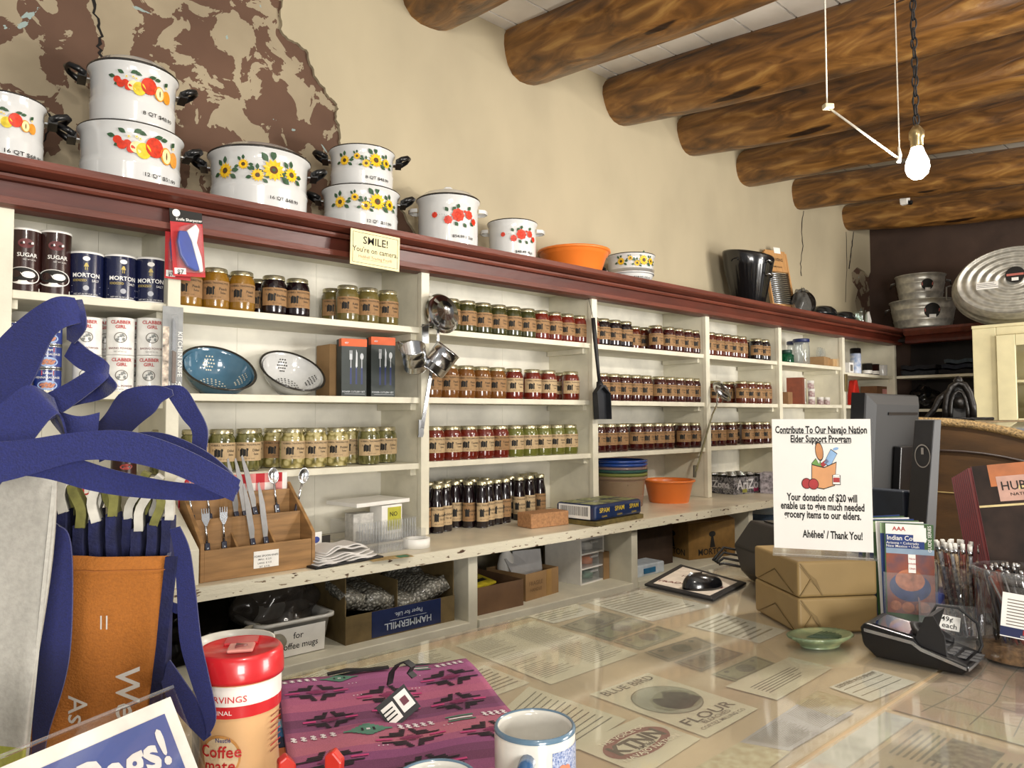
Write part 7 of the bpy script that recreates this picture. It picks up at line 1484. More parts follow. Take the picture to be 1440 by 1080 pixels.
m = MB(); v, f = ring2(.017, .019, 28, 0, 0, 1.5); m.flat(v, f, Matrix.Translation((-.004, -dq*.7-.0015, hp_*.80)) @ FRONT, 0, .0012); v, f = rect(-.003, .004, .003, .02); m.flat(v, f, Matrix.Translation((-.004, -dq*.7-.0015, hp_*.80)) @ FRONT, 0, .0012); m.build('emblem', mat('emblem_grey', '8a8680', .4), ps)
MB().box(-.16, -.03, hp_*.44, -wq+lean*.6, .01, hp_*.60).build('arm', mat('arm_dark_blue', '1c2430', .4), ps, bev=.004); MB().box(-.15, -.08, 0, .08, .10, .012).build('foot', blackm, ps, bev=.004)
# papers stacked left of monitor (grey box edges)
t = thing('grey_binder', 'pale grey file box standing left of the monitor', 'box', F(1194, 640, 1.98)-Vector((0, 0, .26)), faceCam(1.9, 1.0)+.3); MB().box(-.020, -.02, 0, .020, .14, .355).build('file_body', mat('pale_grey_card', 'a5a29a', .6), t, bev=.002)
t = thing('paper_folder', 'cream folder leaning left of the pale grey file box', 'folder', M=Matrix.Translation(F(1172, 640, 2.02)-Vector((0, 0, .26))) @ Matrix.Rotation(faceCam(1.9, 1.0)+.3, 4, 'Z') @ Matrix.Rotation(.08, 4, 'Y')); MB().box(-.006, 0, 0, .006, .13, .31).build('folder', mat('cream_folder', 'bdb596', .7), t)
# ---------------------------------------------------------------- curved showcase
XS = 2.55
sw = mat('showcase_wood', '3f2a12', .5, var=.22, scale=6, stretch=(1, 1, 4), bump=.05)
rope = mat('rope_moulding', '8a7148', .6, var=.35, scale=160, bump=.6, bscale=220)
gs = thing('curved_showcase', 'old curved top wooden showcase behind the monitor stand', 'showcase', (XS, .6, ZK))
prof = [(1.02, 0), (1.02, .425), (.86, .428)]
for k in range(15): a = R_(90-90*k/14); prof.append((.40+.46*math.cos(R_(90)-a+0)*0+ (.86-.40)*0, 0)) if 0 else None
prof = [(1.02, 0), (1.02, .425), (.88, .425)]
for k in range(1, 17): a = math.pi/2*k/16; prof.append((.88-.62*math.sin(a), .425-.40*(1-math.cos(a))))
prof.append((.26, 0))
for x0_, nm in ((XS, 0), (XS+1.35, 1)):
    m = MB(); m.prism([(y-.6, z) for y, z in prof], .03, 0, Matrix(((0, 0, 1, x0_-XS), (1, 0, 0, 0), (0, 1, 0, 0), (0, 0, 0, 1)))); m.build('end_panel', sw, gs, bev=.002)
m = MB(); m.tube([(0.0, y-.6, z+.006) for y, z in prof[1:-1]], .013, 8); m.build('rope_moulding', rope, gs)
m = MB(); m.tube([(-.003, (y-.64)*.86+.01, z*.80) for y, z in prof[1:-1]], .005, 6); m.build('inner_bead', mat('dark_bead', '24140a', .5), gs)
m = MB(); arc = prof[2:-1]; m.add([(xx, y-.6, z+dz) for xx in (.03, 1.35) for dz in (0, -.004) for y, z in arc], [(i, i+1, 2*len(arc)+i+1, 2*len(arc)+i) for i in range(len(arc)-1)]+[(len(arc)+i, 3*len(arc)+i, 3*len(arc)+i+1, len(arc)+i+1) for i in range(len(arc)-1)], 0, True)
m.build('curved_glass', clear('old_curved_glass', tint=(.8, .85, .78), gl=2, rough=.08, op=.25, opcol='a8a088'), gs)
MB().box(.03, .255, .40, 1.35, .42, .428).build('top_board', mat('top_wood', '7a6648', .5, var=.15, scale=8), gs, bev=.003); MB().box(.03, .40, 0, 1.35, .42, .40).build('back_panel', sw, gs)
MB().box(-.0035, -.10, .21, -.0005, .34, .2125).build('thin_rail', mat('pale_rail', 'a08c5c', .5), gs)
# cast iron twine holder on top
q = F(1410-30, 600, 3.05); t = thing('cast_iron_press', 'ornate black cast iron arched antique on top of the showcase', 'antique', (q.x, q.y, ZK+.43), faceCam(q.x, q.y)+.0)
ci = mat('cast_iron', '1d1a18', .35, .4, var=.25, scale=30, bump=.3)
def pz(px, py): v = F(px, py, 3.05)-Vector((q.x, q.y, ZK+.43)); Rz = Matrix.Rotation(-(faceCam(q.x, q.y)), 4, 'Z'); w_ = Rz @ v; return (w_.x, w_.z)
arch = [(1344, 596), (1343, 575), (1345, 556), (1352, 543), (1361, 538), (1370, 541), (1377, 552), (1382, 570), (1383, 596)]
pp = [pz(x-14+0, y) for x, y in arch]
m = MB(); m.tube([(x, -.02, max(z, .005)) for x, z in pp], .014, 10); m.build('arch_frame', ci, t)
m = MB(); m.tube([(x*.62+pp[4][0]*.38, -.035, max(z*.78, .005)) for x, z in pp], .007, 8); m.build('inner_arch', ci, t)
m = MB(); m.prism([(x, max(z, .0)) for x, z in pp], .012, 0, FRONT, -.012); m.build('back_plate', mat('iron_dark', '100e0d', .5), t)
m = MB(); cpz = [pz(x-14, y) for x, y in ((1346, 552), (1334, 560), (1326, 575), (1314, 590), (1300, 597))]; m.tube([(x, -.01, max(z, .006)) for x, z in cpz], [.016, .014, .012, .012, .010], 10); m.build('curved_arm', ci, t)
a_ = pz(1290, 597); b2_ = pz(1398, 597); MB().box(a_[0], -.06, 0, b2_[0], .05, .012).build('base_plate', ci, t, bev=.004)
k_ = pz(1347, 533); MB().lathe([(0, -.02), (.012, -.014), (.018, 0), (.012, .014), (0, .02)], 18, T=Matrix.Translation((k_[0], -.015, k_[1]-.005))).build('finial', ci, t)
m = MB(); wl = pz(1350, 566); m.lathe([(0, -.006), (.026, -.006), (.026, .006), (0, .006)], 24, T=Matrix.Translation((wl[0], -.03, wl[1])) @ Matrix.Rotation(R_(90), 4, 'X')); m.build('gear_wheel', ci, t)
# ---------------------------------------------------------------- books
bk_c = [F(1400, 655, 1.62)]
cov = [mat('book_dark_photo', '17100d', .85, col2='3a2a22', scale=16), mat('book_title_pink', 'c49a8a', .5), mat('book_sunset', 'b86a34', .35, var=.3, scale=10, coat=.4), mat('book_red', '8e2420', .35, var=.15, scale=14, coat=.3), ink, mat('tag_cream', 'd9c48c', .5, var=.1, scale=30), mat('silver_disc', 'a08a6c', .3, .5)]
bw, bh = .265, .275
angb = faceCam(1.9, .35)
spine = mat('dark_red_spine', '5c141c', .4, var=.1)
tl = F(1366, 656, 1.50)
for k in range(11):
    off = k*.0062+(0 if k == 0 else .006); T = Matrix.Translation((tl.x, tl.y, tl.z)) @ Matrix.Rotation(angb+R_(6), 4, 'Z') @ Matrix.Rotation(R_(-13.5), 4, 'X') @ Matrix.Rotation(R_(-8), 4, 'Y') @ Matrix.Translation((-(off*.55), off, -.0008*k))
    t = thing('picture_book', 'front picture book with the pale pink title panel' if k == 0 else '%s red spined book behind the front picture book' % ORD[k-1], 'book', M=T, group='red spined picture books')
    MB().box(0, 0, -bh, bw, .0036, 0).build('book_body', cov[0] if k == 0 else cov[3], t); MB().box(-.0012, -.0003, -bh, -.0001, .0040, 0).build('spine', spine, t)
    if k == 0:
        m = MB()
        def bf(x0, y0, x1, y1, mi, z=.0003): v, f = rect(x0*bw, -y1*bh, x1*bw, -y0*bh); m.flat(v, f, Matrix.Translation((0, -z, 0)) @ FRONT, mi)
        bf(.10, .0, 1, .16, 2); bf(.42, .0, 1, .16, 3, .0005); bf(.14, .09, 1, .27, 1, .0010); bf(.03, .85, 1, 1, 3); bf(.0, .29, 1, .305, 5, .0005)
        v, f = [(bw*.55, -bh*.62), (bw*.75, -bh*.45), (bw, -bh*.52), (bw, -bh*.80), (bw*.50, -bh*.74)], [(0, 1, 2, 3, 4)]; m.flat(v, f, Matrix.Translation((0, -.0006, 0)) @ FRONT, 5)
        for (x, y, r) in ((.36, .86, .15), (.68, .86, .13), (.75, .45, .10)):
            for q_, mi in ((1, 6), (.78, 3), (.68, 6), (.25, 4)): v, f = disc(r*bw*q_, 22, x*bw, -y*bh, r*bw*q_*.8); m.flat(v, f, Matrix.Translation((0, -.0009-(1-q_)*.0006, 0)) @ FRONT, mi)
        m.text('HUBBELL TRADING', .025, Matrix.Translation((bw*.16, -.0014, -bh*.165)) @ FRONT, 4, .004, 'LEFT', sx=.85); m.text('NATIONAL HISTORIC SITE', .0085, Matrix.Translation((bw*.21, -.0014, -bh*.225)) @ FRONT, 4, 0, 'LEFT', sx=1.2)
        for j in range(5):
            for i in range(2): v, f = rect(bw*(.50+.045*j+.14*i)-.003, -bh*(.02+.028*j)-.003, bw*(.50+.045*j+.14*i)+.003, -bh*(.02+.028*j)+.003); m.flat(v, f, Matrix.Translation((0, -.0008, 0)) @ FRONT, 4)
        bf(.27, .165, .37, .195, 5, .0012); m.build('cover_picture', cov, t)
bs = thing('book_easel', 'dark support behind the leaning picture books', 'easel', (tl.x+.12, tl.y+.02, ZK), angb); MB().box(-.10, .03, 0, .10, .12, .05).build('support', blackm, bs, bev=.004)
# ================================================================ NEAR THINGS ON THE COUNTER
# mugs
mugw = mat('mug_glaze', 'd6d3ca', .15, var=.03, coat=.7); mb_rim = mat('mug_blue_rim', '5a7488', .2, coat=.6); mblue = mat('mug_blue_handle', '2c5c8c', .2, var=.1, coat=.7)
def bigmug(label, px, py, rpx, hgt, rim_r, hang):
    zt2 = ZK+hgt; q = P(px, py, 'z', zt2); R = rim_r
    t = thing('stoneware_mug', label, 'mug', (q.x, q.y, ZK+.0005), faceCam(q.x, q.y), 'stoneware mugs near the viewer')
    MB().lathe([(0, .0), (R*.80, 0), (R*.90, .003), (R*.965, .014), (R, hgt*.3), (R, hgt-.004), (R-.0015, hgt-.001), (R-.004, hgt-.0015), (R-.0055, hgt-.006), (R-.006, hgt*.3), (R*.7, .010), (0, .009)], 56).build('mug_body', mugw, t)
    MB().lathe([(R+.0004, hgt-.005), (R+.0004, hgt-.0025), (R-.0015, hgt+.0003), (R-.0035, hgt-.0003), (R-.004, hgt-.0012)], 56).build('rim_line', mb_rim, t)
    m = MB(); c, s = math.cos(hang), math.sin(hang); pts = []
    for k in range(9): a = math.pi*(k/8)-math.pi/2; rr = R*.96+.034*math.cos(a); pts.append((rr*c, rr*s, hgt*.50+.030*math.sin(a)*-1))
    m.tube(pts, [.0085, .009, .0095, .0095, .0095, .0095, .0095, .009, .0085], 12); m.build('handle', mblue, t)
    m = MB(); FM = [mat('speckle_blue', '3a5a96', .3, col2='c8cede', scale=420, coat=.5), mat('peach_petal', 'cf7e62', .3, var=.12, scale=60, coat=.5), mat('mug_leaf', '7a9a6e', .3, coat=.5), mugw]
    v = [(x, y) for x in [R*(.42+.12*i) for i in range(12)] for y in (hgt*.10, hgt*.86)]; f = [(2*i, 2*i+2, 2*i+3, 2*i+1) for i in range(11)]; m.bend(v, f, R, 0, 0, 0, .0005)
    for cx, cy, r in ((.75, .62, .30), (1.05, .40, .34), (.70, .28, .26)):
        for k in range(5): a = k*1.257+cx; v, f = disc(r*R*.42, 12, R*cx+r*R*.42*math.cos(a), hgt*cy+r*R*.42*math.sin(a)); m.bend(v, f, R, 0, 0, 1, .0009+k*.00003)
        v, f = disc(r*R*.16, 10, R*cx, hgt*cy); m.bend(v, f, R, 0, 0, 3, .0013)
    m.build('flower_pattern', FM, t)
bigmug('white stoneware mug with blue handle and peach flower', 752, 1018, 56, .105, .0455, -1.75)
bigmug('second stoneware mug, only its rim showing at the bottom edge', 613, 1094, 52, .105, .041, -.6)
# creamer canister
q = F(338, 913, .86); t = thing('creamer_canister', 'creamer canister with a red flip lid, right of the orange bag', 'canister', (q.x, q.y, ZK), faceCam(q.x, q.y)-.12); Rc = .0455; Hc = q.z-ZK+.004
crm = mat('creamer_cream', 'd2a878', .35, var=.03, coat=.3); crr = mat('creamer_red', 'bf2127', .3, var=.05, coat=.4)
m = MB(); m.lathe([(0, 0), (Rc*.96, 0), (Rc, .006), (Rc*.99, Hc*.25), (Rc*.93, Hc*.42), (Rc*.95, Hc*.56), (Rc, Hc*.70), (Rc*1.0, Hc*.84), (0, Hc*.84)], 48); m.build('canister_body', crm, t)
m = MB(); m.lathe([(Rc*.98, Hc*.835), (Rc*1.07, Hc*.84), (Rc*1.08, Hc*.86), (Rc*1.05, Hc*.97), (Rc*1.0, Hc*.99), (Rc*.95, Hc), (Rc*.9, Hc*.985), (0, Hc*.985)], 48); m.build('flip_lid', crr, t)
MB().box(-.013, -.020, Hc*.985, .016, .010, Hc*.985+.004).build('pour_flap', mat('flap_pink', 'cf8a80', .3), t, bev=.002); MB().lathe([(0, 0), (.009, 0), (.009, .0015), (0, .0015)], 3, T=Matrix.Translation((.0, -.005, Hc*.985+.0042))).build('pour_hole', mat('dull_maroon', '7a3f3c', .4), t)
MB().box(-.02, .012, Hc*.985, .018, .040, Hc*.985+.003).build('flap_hinge', crr, t, bev=.001)
m = MB(); n = 30
def band(z0, z1, mi, u0=-3.1, u1=3.1, off=.0007):
    v = []; 
    for i in range(n+1):
        a = u0+(u1-u0)*i/n; r = Rc*1.0+off
        for z in (z0, z1): v.append((r*math.sin(a), -r*math.cos(a), z))
    m.add(v, [(2*i, 2*i+2, 2*i+3, 2*i+1) for i in range(n)], mi, True)
band(Hc*.715, Hc*.83, 0); band(Hc*.645, Hc*.714, 1)
m.btext('SERVINGS', Hc*.052, Rc+.0005, -.010, Hc*.755, 1, .006, sx=1.1); m.btext('ORIGINAL', Hc*.036, Rc+.0005, -.020, Hc*.68, 0, .004, sx=1.15); m.btext('14', .012, Rc+.0005, -.062, Hc*.775, 1, .01)
v, f = disc(.0235, 28); m.bend(v, f, Rc, -.016, Hc*.42, 3, -.0012); v, f = disc(.021, 28); m.bend(v, f, Rc, -.016, Hc*.42, 2, -.0004)
m.btext('Coffee', .018, Rc, -.016, Hc*.45, 1, .012, off=.0004); m.btext('mate', .018, Rc, -.016, Hc*.37, 1, .012, off=.0004); m.btext('Nestlé', .0065, Rc, -.012, Hc*.52, 4, .008, off=.0004)
for k in range(7): v, f = rect(.042, Hc*(.60-.035*k), .066, Hc*(.607-.035*k)); m.bend(v, f, Rc, 0, 0, 1 if k % 2 else 5, .0006)
m.build('printed_label', [mat('creamer_white', 'e3dcd4', .4), crr, mat('logo_cream', 'dcc49e', .5), mat('logo_ring', 'c98f4c', .5), mat('nestle_blue', '2a3a7c', .5), mat('small_print', '96503c', .5)], t)
# white tub behind it
q = F(329, 900, .98); t = thing('white_cup', 'pale plastic tub with a white rim behind the creamer canister', 'tub', (q.x, q.y, ZK)); H_ = q.z-ZK; R_c = .0495
MB().lathe([(0, 0), (R_c*.95, 0), (R_c*1.0, .01), (R_c*1.0, H_*.93), (R_c*1.04, H_*.94), (R_c*1.05, H_), (R_c*.98, H_), (R_c*.95, H_*.9), (R_c*.9, .01), (0, .01)], 48).build('tub_body', mat('ivory_plastic', 'd9d6cc', .35, coat=.3), t)
# ---------------------------------------------------------------- purple patterned zip bag
TL, TRc, BRc = P(390, 967, 'z', ZK+.014), P(655, 934, 'z', ZK+.014), P(716, 1001, 'z', ZK+.014)
ex = (TRc-TL); Lx = ex.length; ex = ex.normalized(); ey = (BRc-TRc).normalized(); ey = (ey-ex*ey.dot(ex)*.65).normalized(); Ly = .42
t = thing('patterned_bag', 'purple and pink patterned cloth zip bag lying on the counter', 'bag', (TL.x, TL.y, ZK))
mb0 = lambda u, v, h: (ex*u*Lx+ey*v*Ly)[:2]+(h,)
def top_h(u, v): return .013+.005*math.sin(u*5+1)*math.sin(v*4)*.6+.003*math.sin(v*9)+.0015*math.sin(u*14+v*6)
nu, nv = 30, 34; vs = [mb0(i/nu, j/nv, top_h(i/nu, j/nv)) for j in range(nv+1) for i in range(nu+1)]
fs = []; mi = []
bandc = ['8c4a72', '9a5480', '935078', '8a4872', 'a35676', 'a85a76', '8c4a6c', '6a3a58', '744062', '94506e', 'a86074', 'ac6274', '9a5474', '82446e', '6a3658', '62304e', '7c4264', '9a5270']
bmats = [mat('woven_'+str(i), c, .85, var=.10, scale=600, bump=.15, bscale=900) for i, c in enumerate(bandc)]
bb = MB(); 
for j in range(nv):
    for i in range(nu): fs.append((j*(nu+1)+i, (j+1)*(nu+1)+i, (j+1)*(nu+1)+i+1, j*(nu+1)+i+1)); mi.append(int(j/nv*len(bandc)*1.0) % len(bandc))
bb.v = [tuple(v) for v in vs]; bb.f = [list(f) for f in fs]; bb.m = mi; bb.sm = [True]*len(fs)
no = len(bb.v); rim = [i for i in range(nu+1)]+[j*(nu+1)+nu for j in range(1, nv+1)]+[nv*(nu+1)+i for i in range(nu-1, -1, -1)]+[j*(nu+1) for j in range(nv-1, 0, -1)]
bb.v += [(bb.v[i][0], bb.v[i][1], .001) for i in rim]
for k in range(len(rim)): k2 = (k+1) % len(rim); bb.f.append([rim[k], rim[k2], no+k2, no+k]); bb.m.append(3); bb.sm.append(False)
bb.f.append([no+k for k in range(len(rim))]); bb.m.append(3); bb.sm.append(False)
bb.build('cloth', bmats, t)
pat = MB(); PMt = [mat('pattern_black', '1a141c', .85), mat('pattern_white', 'd8cfd0', .85), mat('pattern_green', '4f7a68', .85), mat('pattern_pink', 'b83a72', .85), mat('pattern_dark_pink', '7c2450', .85)]
def pr_(u0, v0, u1, v1, k, off=.0006):
    n_ = max(1, int((u1-u0)/.05)); 
    for i in range(n_):
        a = u0+(u1-u0)*i/n_; b = u0+(u1-u0)*(i+1)/n_
        if a < .004 or b > .996 or v0 < .004 or v1 > .996: continue
        pat.add([mb0(x, y, top_h(x, y)+off+.0006) for x, y in ((a, v0), (a, v1), (b, v1), (b, v0))], [(0, 1, 2, 3)], k)
def motif(cu, cv, s=1.0):
    for k in range(5):
        w_ = (.13-.024*k)*s; v_ = (.020+.012*k)*s; hh_ = .009*s
        for sg in (-1, 1):
            y = cv+sg*v_; sk = .02*(k % 2)*s
            pr_(cu-w_+sk, min(y, y+sg*hh_), cu-w_*.2, max(y, y+sg*hh_), 0); pr_(cu+w_*.2-.0, min(y, y+sg*hh_), cu+w_-sk, max(y, y+sg*hh_), 0)
    for k in range(4): w_ = (.05-.012*k)*s; v_ = .004*k*s*1.6; pr_(cu-w_, cv-v_-.004*s, cu+w_, cv-v_, 0 if k in (3,) else 4, .0009); pr_(cu-w_, cv+v_, cu+w_, cv+v_+.004*s, 0 if k in (3,) else 4, .0009)
    pr_(cu-.15*s, cv-.006, cu-.08*s, cv+.006, 3); pr_(cu+.08*s, cv-.006, cu+.15*s, cv+.006, 3)
for cu, cv, s in ((.17, .20, 1), (.84, .20, 1.05), (.50, .30, 1.05), (.20, .44, .8), (.50, .42, .75), (.80, .42, .9), (.50, .66, 1), (.15, .76, 1.0), (.85, .70, 1.0), (.5, .9, 1), (.2, .95, .8)): motif(cu, cv, s)
def whites(u0, u1, v, n_):
    for k in range(n_): u = u0+(u1-u0)*k/n_; pr_(u, v-.018, u+.016, v-.010, 1); pr_(u+.006, v-.010, u+.022, v, 1); pr_(u, v, u+.016, v+.008, 1); pr_(u+.008, v+.008, u+.024, v+.016, 1)
def green(cu, cv, w_=.075):
    for k in range(5): a = w_*(1-k/5); h_ = .009; pr_(cu-a, cv-h_*(k+1), cu+a, cv-h_*k, 2); pr_(cu-a, cv+h_*k, cu+a, cv+h_*(k+1), 2)
    pr_(cu-.03, cv-.012, cu-.02, cv+.012, 0, .0009); pr_(cu+.02, cv-.012, cu+.03, cv+.012, 0, .0009); pr_(cu-.008, cv-.006, cu+.008, cv+.006, 1, .0009); pr_(cu-w_-.02, cv-.006, cu-w_, cv+.006, 2); pr_(cu+w_, cv-.006, cu+w_+.02, cv+.006, 2)
whites(.02, .20, .05, 5); green(.30, .055); whites(.81, .97, .05, 5); pr_(.70, .03, .78, .04, 2); pr_(.68, .045, .77, .055, 1); pr_(.70, .062, .78, .072, 2)
whites(.02, .22, .56, 5); green(.34, .56, .085); whites(.47, .64, .56, 5); pr_(.69, .535, .82, .545, 2); pr_(.70, .553, .81, .565, 1); pr_(.69, .573, .82, .583, 2); whites(.86, .98, .555, 4)
for cu, cv in ((.33, .14), (.66, .13), (.33, .27), (.62, .25), (.35, .70), (.66, .60)):
    for k in range(3): pr_(cu+.018*k, cv, cu+.018*k+.006, cv+.006, 1)
pat.build('woven_pattern', PMt, t)
m = MB(); m.tube([Vector(mb0(.0+u/20, -.004, .010+.002*math.sin(u))) for u in range(20)], .003, 6); m.build('zip_edge', blackm, t)
m = MB(); m.ribbon([mb0(.25, -.012, .014), mb0(.35, .008, .020), mb0(.45, .02, .018), mb0(.56, .035, .020)], [(ey*.010)[:]]*4, .003); m.build('wrist_strap', blackm, t, bev=.0008)
t2 = thing('striped_bag', 'blue and orange striped cloth bag under the purple one', 'bag', (TL.x, TL.y, ZK)); t2.location.z = ZK+.0002
m = MB(); 
t.location.z = ZK+.010
for k in range(12):
    a, b = k/12, (k+.92)/12; m.add([(*mb0(-.045, .05+a*.95, 0)[:2], h_) for h_ in (0, .0095)]+[(*mb0(-.045, .05+b*.95, 0)[:2], h_) for h_ in (0, .0095)]+[(*mb0(.5, .05+a*.95, 0)[:2], h_) for h_ in (0, .0095)]+[(*mb0(.5, .05+b*.95, 0)[:2], h_) for h_ in (0, .0095)], [(0, 2, 3, 1), (4, 5, 7, 6), (0, 1, 5, 4), (2, 6, 7, 3), (1, 3, 7, 5), (0, 4, 6, 2)], k % 4)
m.build('cloth', [mat('stripe_blue', '2f6490', .85), mat('stripe_navy', '1a2238', .85), mat('stripe_orange', 'a85a2c', .85), mat('stripe_pale', '8ab0c4', .85)], t2)
# hang tag and strap on the purple bag
a = F(560, 958, 1.06); tg = thing('hang_tag', 'black hang tag with two white labels on the purple bag', 'tag', M=frame((a.x, a.y, ZK+.036), AXR*.93+AXF*.36, 0, (AXU*.45-AXF*.75).normalized()))
MB().box(-.025, -.020, -.001, .025, .020, .001, T=Matrix.Rotation(R_(25), 4, 'Z')).build('tag_card', mat('tag_black', '17151a', .5), tg); m = MB(); RT = Matrix.Rotation(R_(25), 4, 'Z'); m.box(-.022, -.015, .0012, -.002, .012, .0016, 0, T=RT); m.box(.002, -.012, .0012, .022, .015, .0016, 0, T=RT); m.box(.007, -.004, .0017, .017, .007, .002, 1, T=RT)
for k in range(3): m.box(-.023, .004-.006*k, .0017, -.006, .006-.006*k, .002, 2, T=RT)
m.build('white_label', [white, mat('maroon_logo', '6a2a3a', .5), ink], tg)
st_ = thing('strap_loop', 'black woven strap loop standing on the purple bag', 'strap', (a.x, a.y, ZK+.03)); o = Vector((a.x, a.y, ZK+.03))
pts = [F(x, y, 1.08)-o for x, y in ((548, 962), (551, 945), (560, 934), (571, 930), (581, 937), (576, 945), (583, 952))]; m = MB(); m.ribbon(pts, [AXF*.010+AXR*.006]*7, .0025); m.build('strap', blackm, st_, bev=.0006)
# red clips
for i, (x, y, an) in enumerate(((402, 1082, .2), (470, 1075, -.35))):
    q = F(x, y, .72); t = thing('red_clip', ('left', 'right')[i]+' red plastic clip at the bottom edge', 'clip', (q.x, q.y, q.z-.06), faceCam(q.x, q.y)+an, 'red plastic clips'); m = MB(); m.prism([(-.008, 0), (.006, 0), (.009, .065), (.0, .075), (-.008, .07)], .012, 0, FRONT, -.006); m.build('clip_body', mat('clip_red', 'b8281c', .35, coat=.3), t, bev=.002)
    MB().box(-.012, -.012, q.z*0-(q.z-.06-ZK), .012, .012, .0).build('clip_stem', MATS['clip_red'], t)
# ---------------------------------------------------------------- tote bag display
DB = .76
O = F(140, 900, DB); O.z = ZK
orf = mat('orange_nonwoven', '935614', .85, var=.06, scale=300, bump=.25, bscale=500); whit = mat('white_print_ink', 'cfcac4', .7)
tt = thing('tote_bag', 'orange and navy tote bag standing stuffed with folded bags', 'bag', O)
rel = lambda p: Vector(p)-O
W = lambda px, py, d=DB: rel(F(px, py, d))
# front face corners
f_tl, f_tr = W(42, 780, .74), W(238, 782, .80); back = AXF.copy(); back.z = 0; back.normalize()
f_bl, f_br = W(28, 1060, .74), W(216, 985, .80)
def down(p, q): k = (p.z-0.001)/(p.z-q.z); return p+(q-p)*k
b_l, b_r = down(f_tl, f_bl), down(f_tr, f_br); rd = F(200, 583, 1)-CAM; rd.z = 0; rd.normalize(); D = rd*.13+AXR*.014
m = MB(); nx, nz = 12, 16
def fp(u, v): 
    a = f_tl*(1-u)+f_tr*u; b = b_l*(1-u)+b_r*u; p = a*(1-v)+b*v; p = p-back*(.010*math.sin(u*math.pi)*(1-v*.4))+back*.004*math.sin(u*11)*math.sin(v*5); 
    if abs(u-.36) < .06: p += back*.004
    return p
vs = [fp(i/nx, j/nz) for j in range(nz+1) for i in range(nx+1)]; m.add(vs, [(j*(nx+1)+i, (j+1)*(nx+1)+i, (j+1)*(nx+1)+i+1, j*(nx+1)+i+1) for j in range(nz) for i in range(nx)], 0, True)
o = m.build('front_panel', orf, tt); sd = o.modifiers.new('solid', 'SOLIDIFY'); sd.thickness = .0025
m = MB(); 
for (p, q) in ((f_tl, b_l), (f_tr, b_r)): m.add([p, q, q+D, p+D], [(0, 1, 2, 3)], 0)
m.add([f_tl+D, b_l+D, b_r+D, f_tr+D], [(0, 1, 2, 3)], 0); o = m.build('side_panels', navyf, tt); sd = o.modifiers.new('solid', 'SOLIDIFY'); sd.thickness = .003
m = MB(); m.ribbon([f_tl+(b_l-f_tl)*k/6-back*.003 for k in range(7)], [AXR*.010]*7, .004); m.ribbon([f_tr+(b_r-f_tr)*k/6-back*.003+AXR*.004 for k in range(7)], [AXR*.012]*7, .004); m.build('bound_edges', navyd, tt)
m = MB(); m.ribbon([fp(u/10, .045)-back*.003 for u in range(11)], [AXU*.0008]*11, .001); m.build('hem_stitching', mat('darker_orange_thread', '8a4e14', .8), tt)
m = MB(); Tx = lambda px, py, d=.755: frame(W(px, py, d), -AXU, AXR)
m.text('We', .034, Tx(178, 938, .742), 0, .012, 'LEFT'); m.text('As', .027, Tx(108, 978, .728), 0, .004, 'LEFT')
for x in (142, 150): m.ribbon([W(x, 866, .745), W(x, 885, .745)], [AXR*.0012]*2, .0006)
m.build('white_lettering', whit, tt)
# folded bags inside
oliv = mat('olive_bag_cloth', '6c6a34', .85, var=.2, scale=80); palec = mat('pale_bag_cloth', 'b9b6ac', .85, var=.12, scale=50)
m_f = []
bagn = 0
for k in range(19):
    u = .24+.74*k/18; base = f_tl*(1-u)+f_tr*u+rd*(.036+.022*((k*7) % 3)); hh_ = W(100, 716+((k*37) % 30), .76).z-f_tl.z
    t = thing('folded_tote', '%s folded navy tote from the left inside the orange bag' % ORD[k], 'bag', O+base, 0, 'folded navy tote bags'); lean_ = AXR*random.uniform(-.008, .008)
    m = MB(); pts = [Vector((0, 0, -.16)), Vector((0, 0, -.03))+lean_*.3, Vector((0, 0, hh_-.02))+lean_, Vector((0, 0, hh_))+lean_]
    m.ribbon(pts, [AXR*.0075+rd*.03]*4, .0095); m.build('folded_cloth', navyd, t, bev=.002)
    m = MB(); z0 = hh_+.001; sgn = 1 if k > 9 else -1; c_ = AXR*sgn; amp = .006+.004*(k % 3)
    s_ = .0055 if k % 3 else -.004; pts = [Vector((0, 0, z0-.004))+lean_+AXR*(s_*math.sin(i*.75+k)*(.3+i*.15)+.0012*i*(1 if k > 9 else -.6)) + Vector((0, 0, .0065*i)) for i in range(8)]
    m.ribbon(pts, [AXR*.003+rd*.03]*8, .0088); m.build('curled_edge', oliv if k % 2 else palec, t, bev=.001)
# straps
def strap(label, pts, wv, m=navyf, name='shoulder_strap', th=.0018):
    P3 = [F(x, y, d)-O for x, y, d in pts]; n = len(P3); sm = []; sw = []; ws = [(AXR*wx-AXU*wy)*(1/FPX)*p[2]+AXF*(w_[2] if len(w_) > 2 else 0) for p, w_ in zip(pts, wv) for wx, wy in [w_[:2]]]
    for i in range(n-1):
        p0, p1, p2, p3 = P3[max(0, i-1)], P3[i], P3[i+1], P3[min(n-1, i+2)]
        for k in range(6):
            s = k/6; sm.append(.5*((2*p1)+(-p0+p2)*s+(2*p0-5*p1+4*p2-p3)*s*s+(-p0+3*p1-3*p2+p3)*s**3)); q0, q1, q2, q3 = ws[max(0, i-1)], ws[i], ws[i+1], ws[min(n-1, i+2)]; sw.append(.5*((2*q1)+(-q0+q2)*s+(2*q0-5*q1+4*q2-q3)*s*s+(-q0+3*q1-3*q2+q3)*s**3))
    sm.append(P3[-1]); sw.append(ws[-1]); mb = MB(); mb.ribbon(sm, sw, th); return mb.build(name, m, tt)
strap('', [(-30, 575, .62), (30, 500, .62), (75, 445, .62), (112, 436, .63)], [(40, 85), (28, 80), (6, 50), (14, 34)])
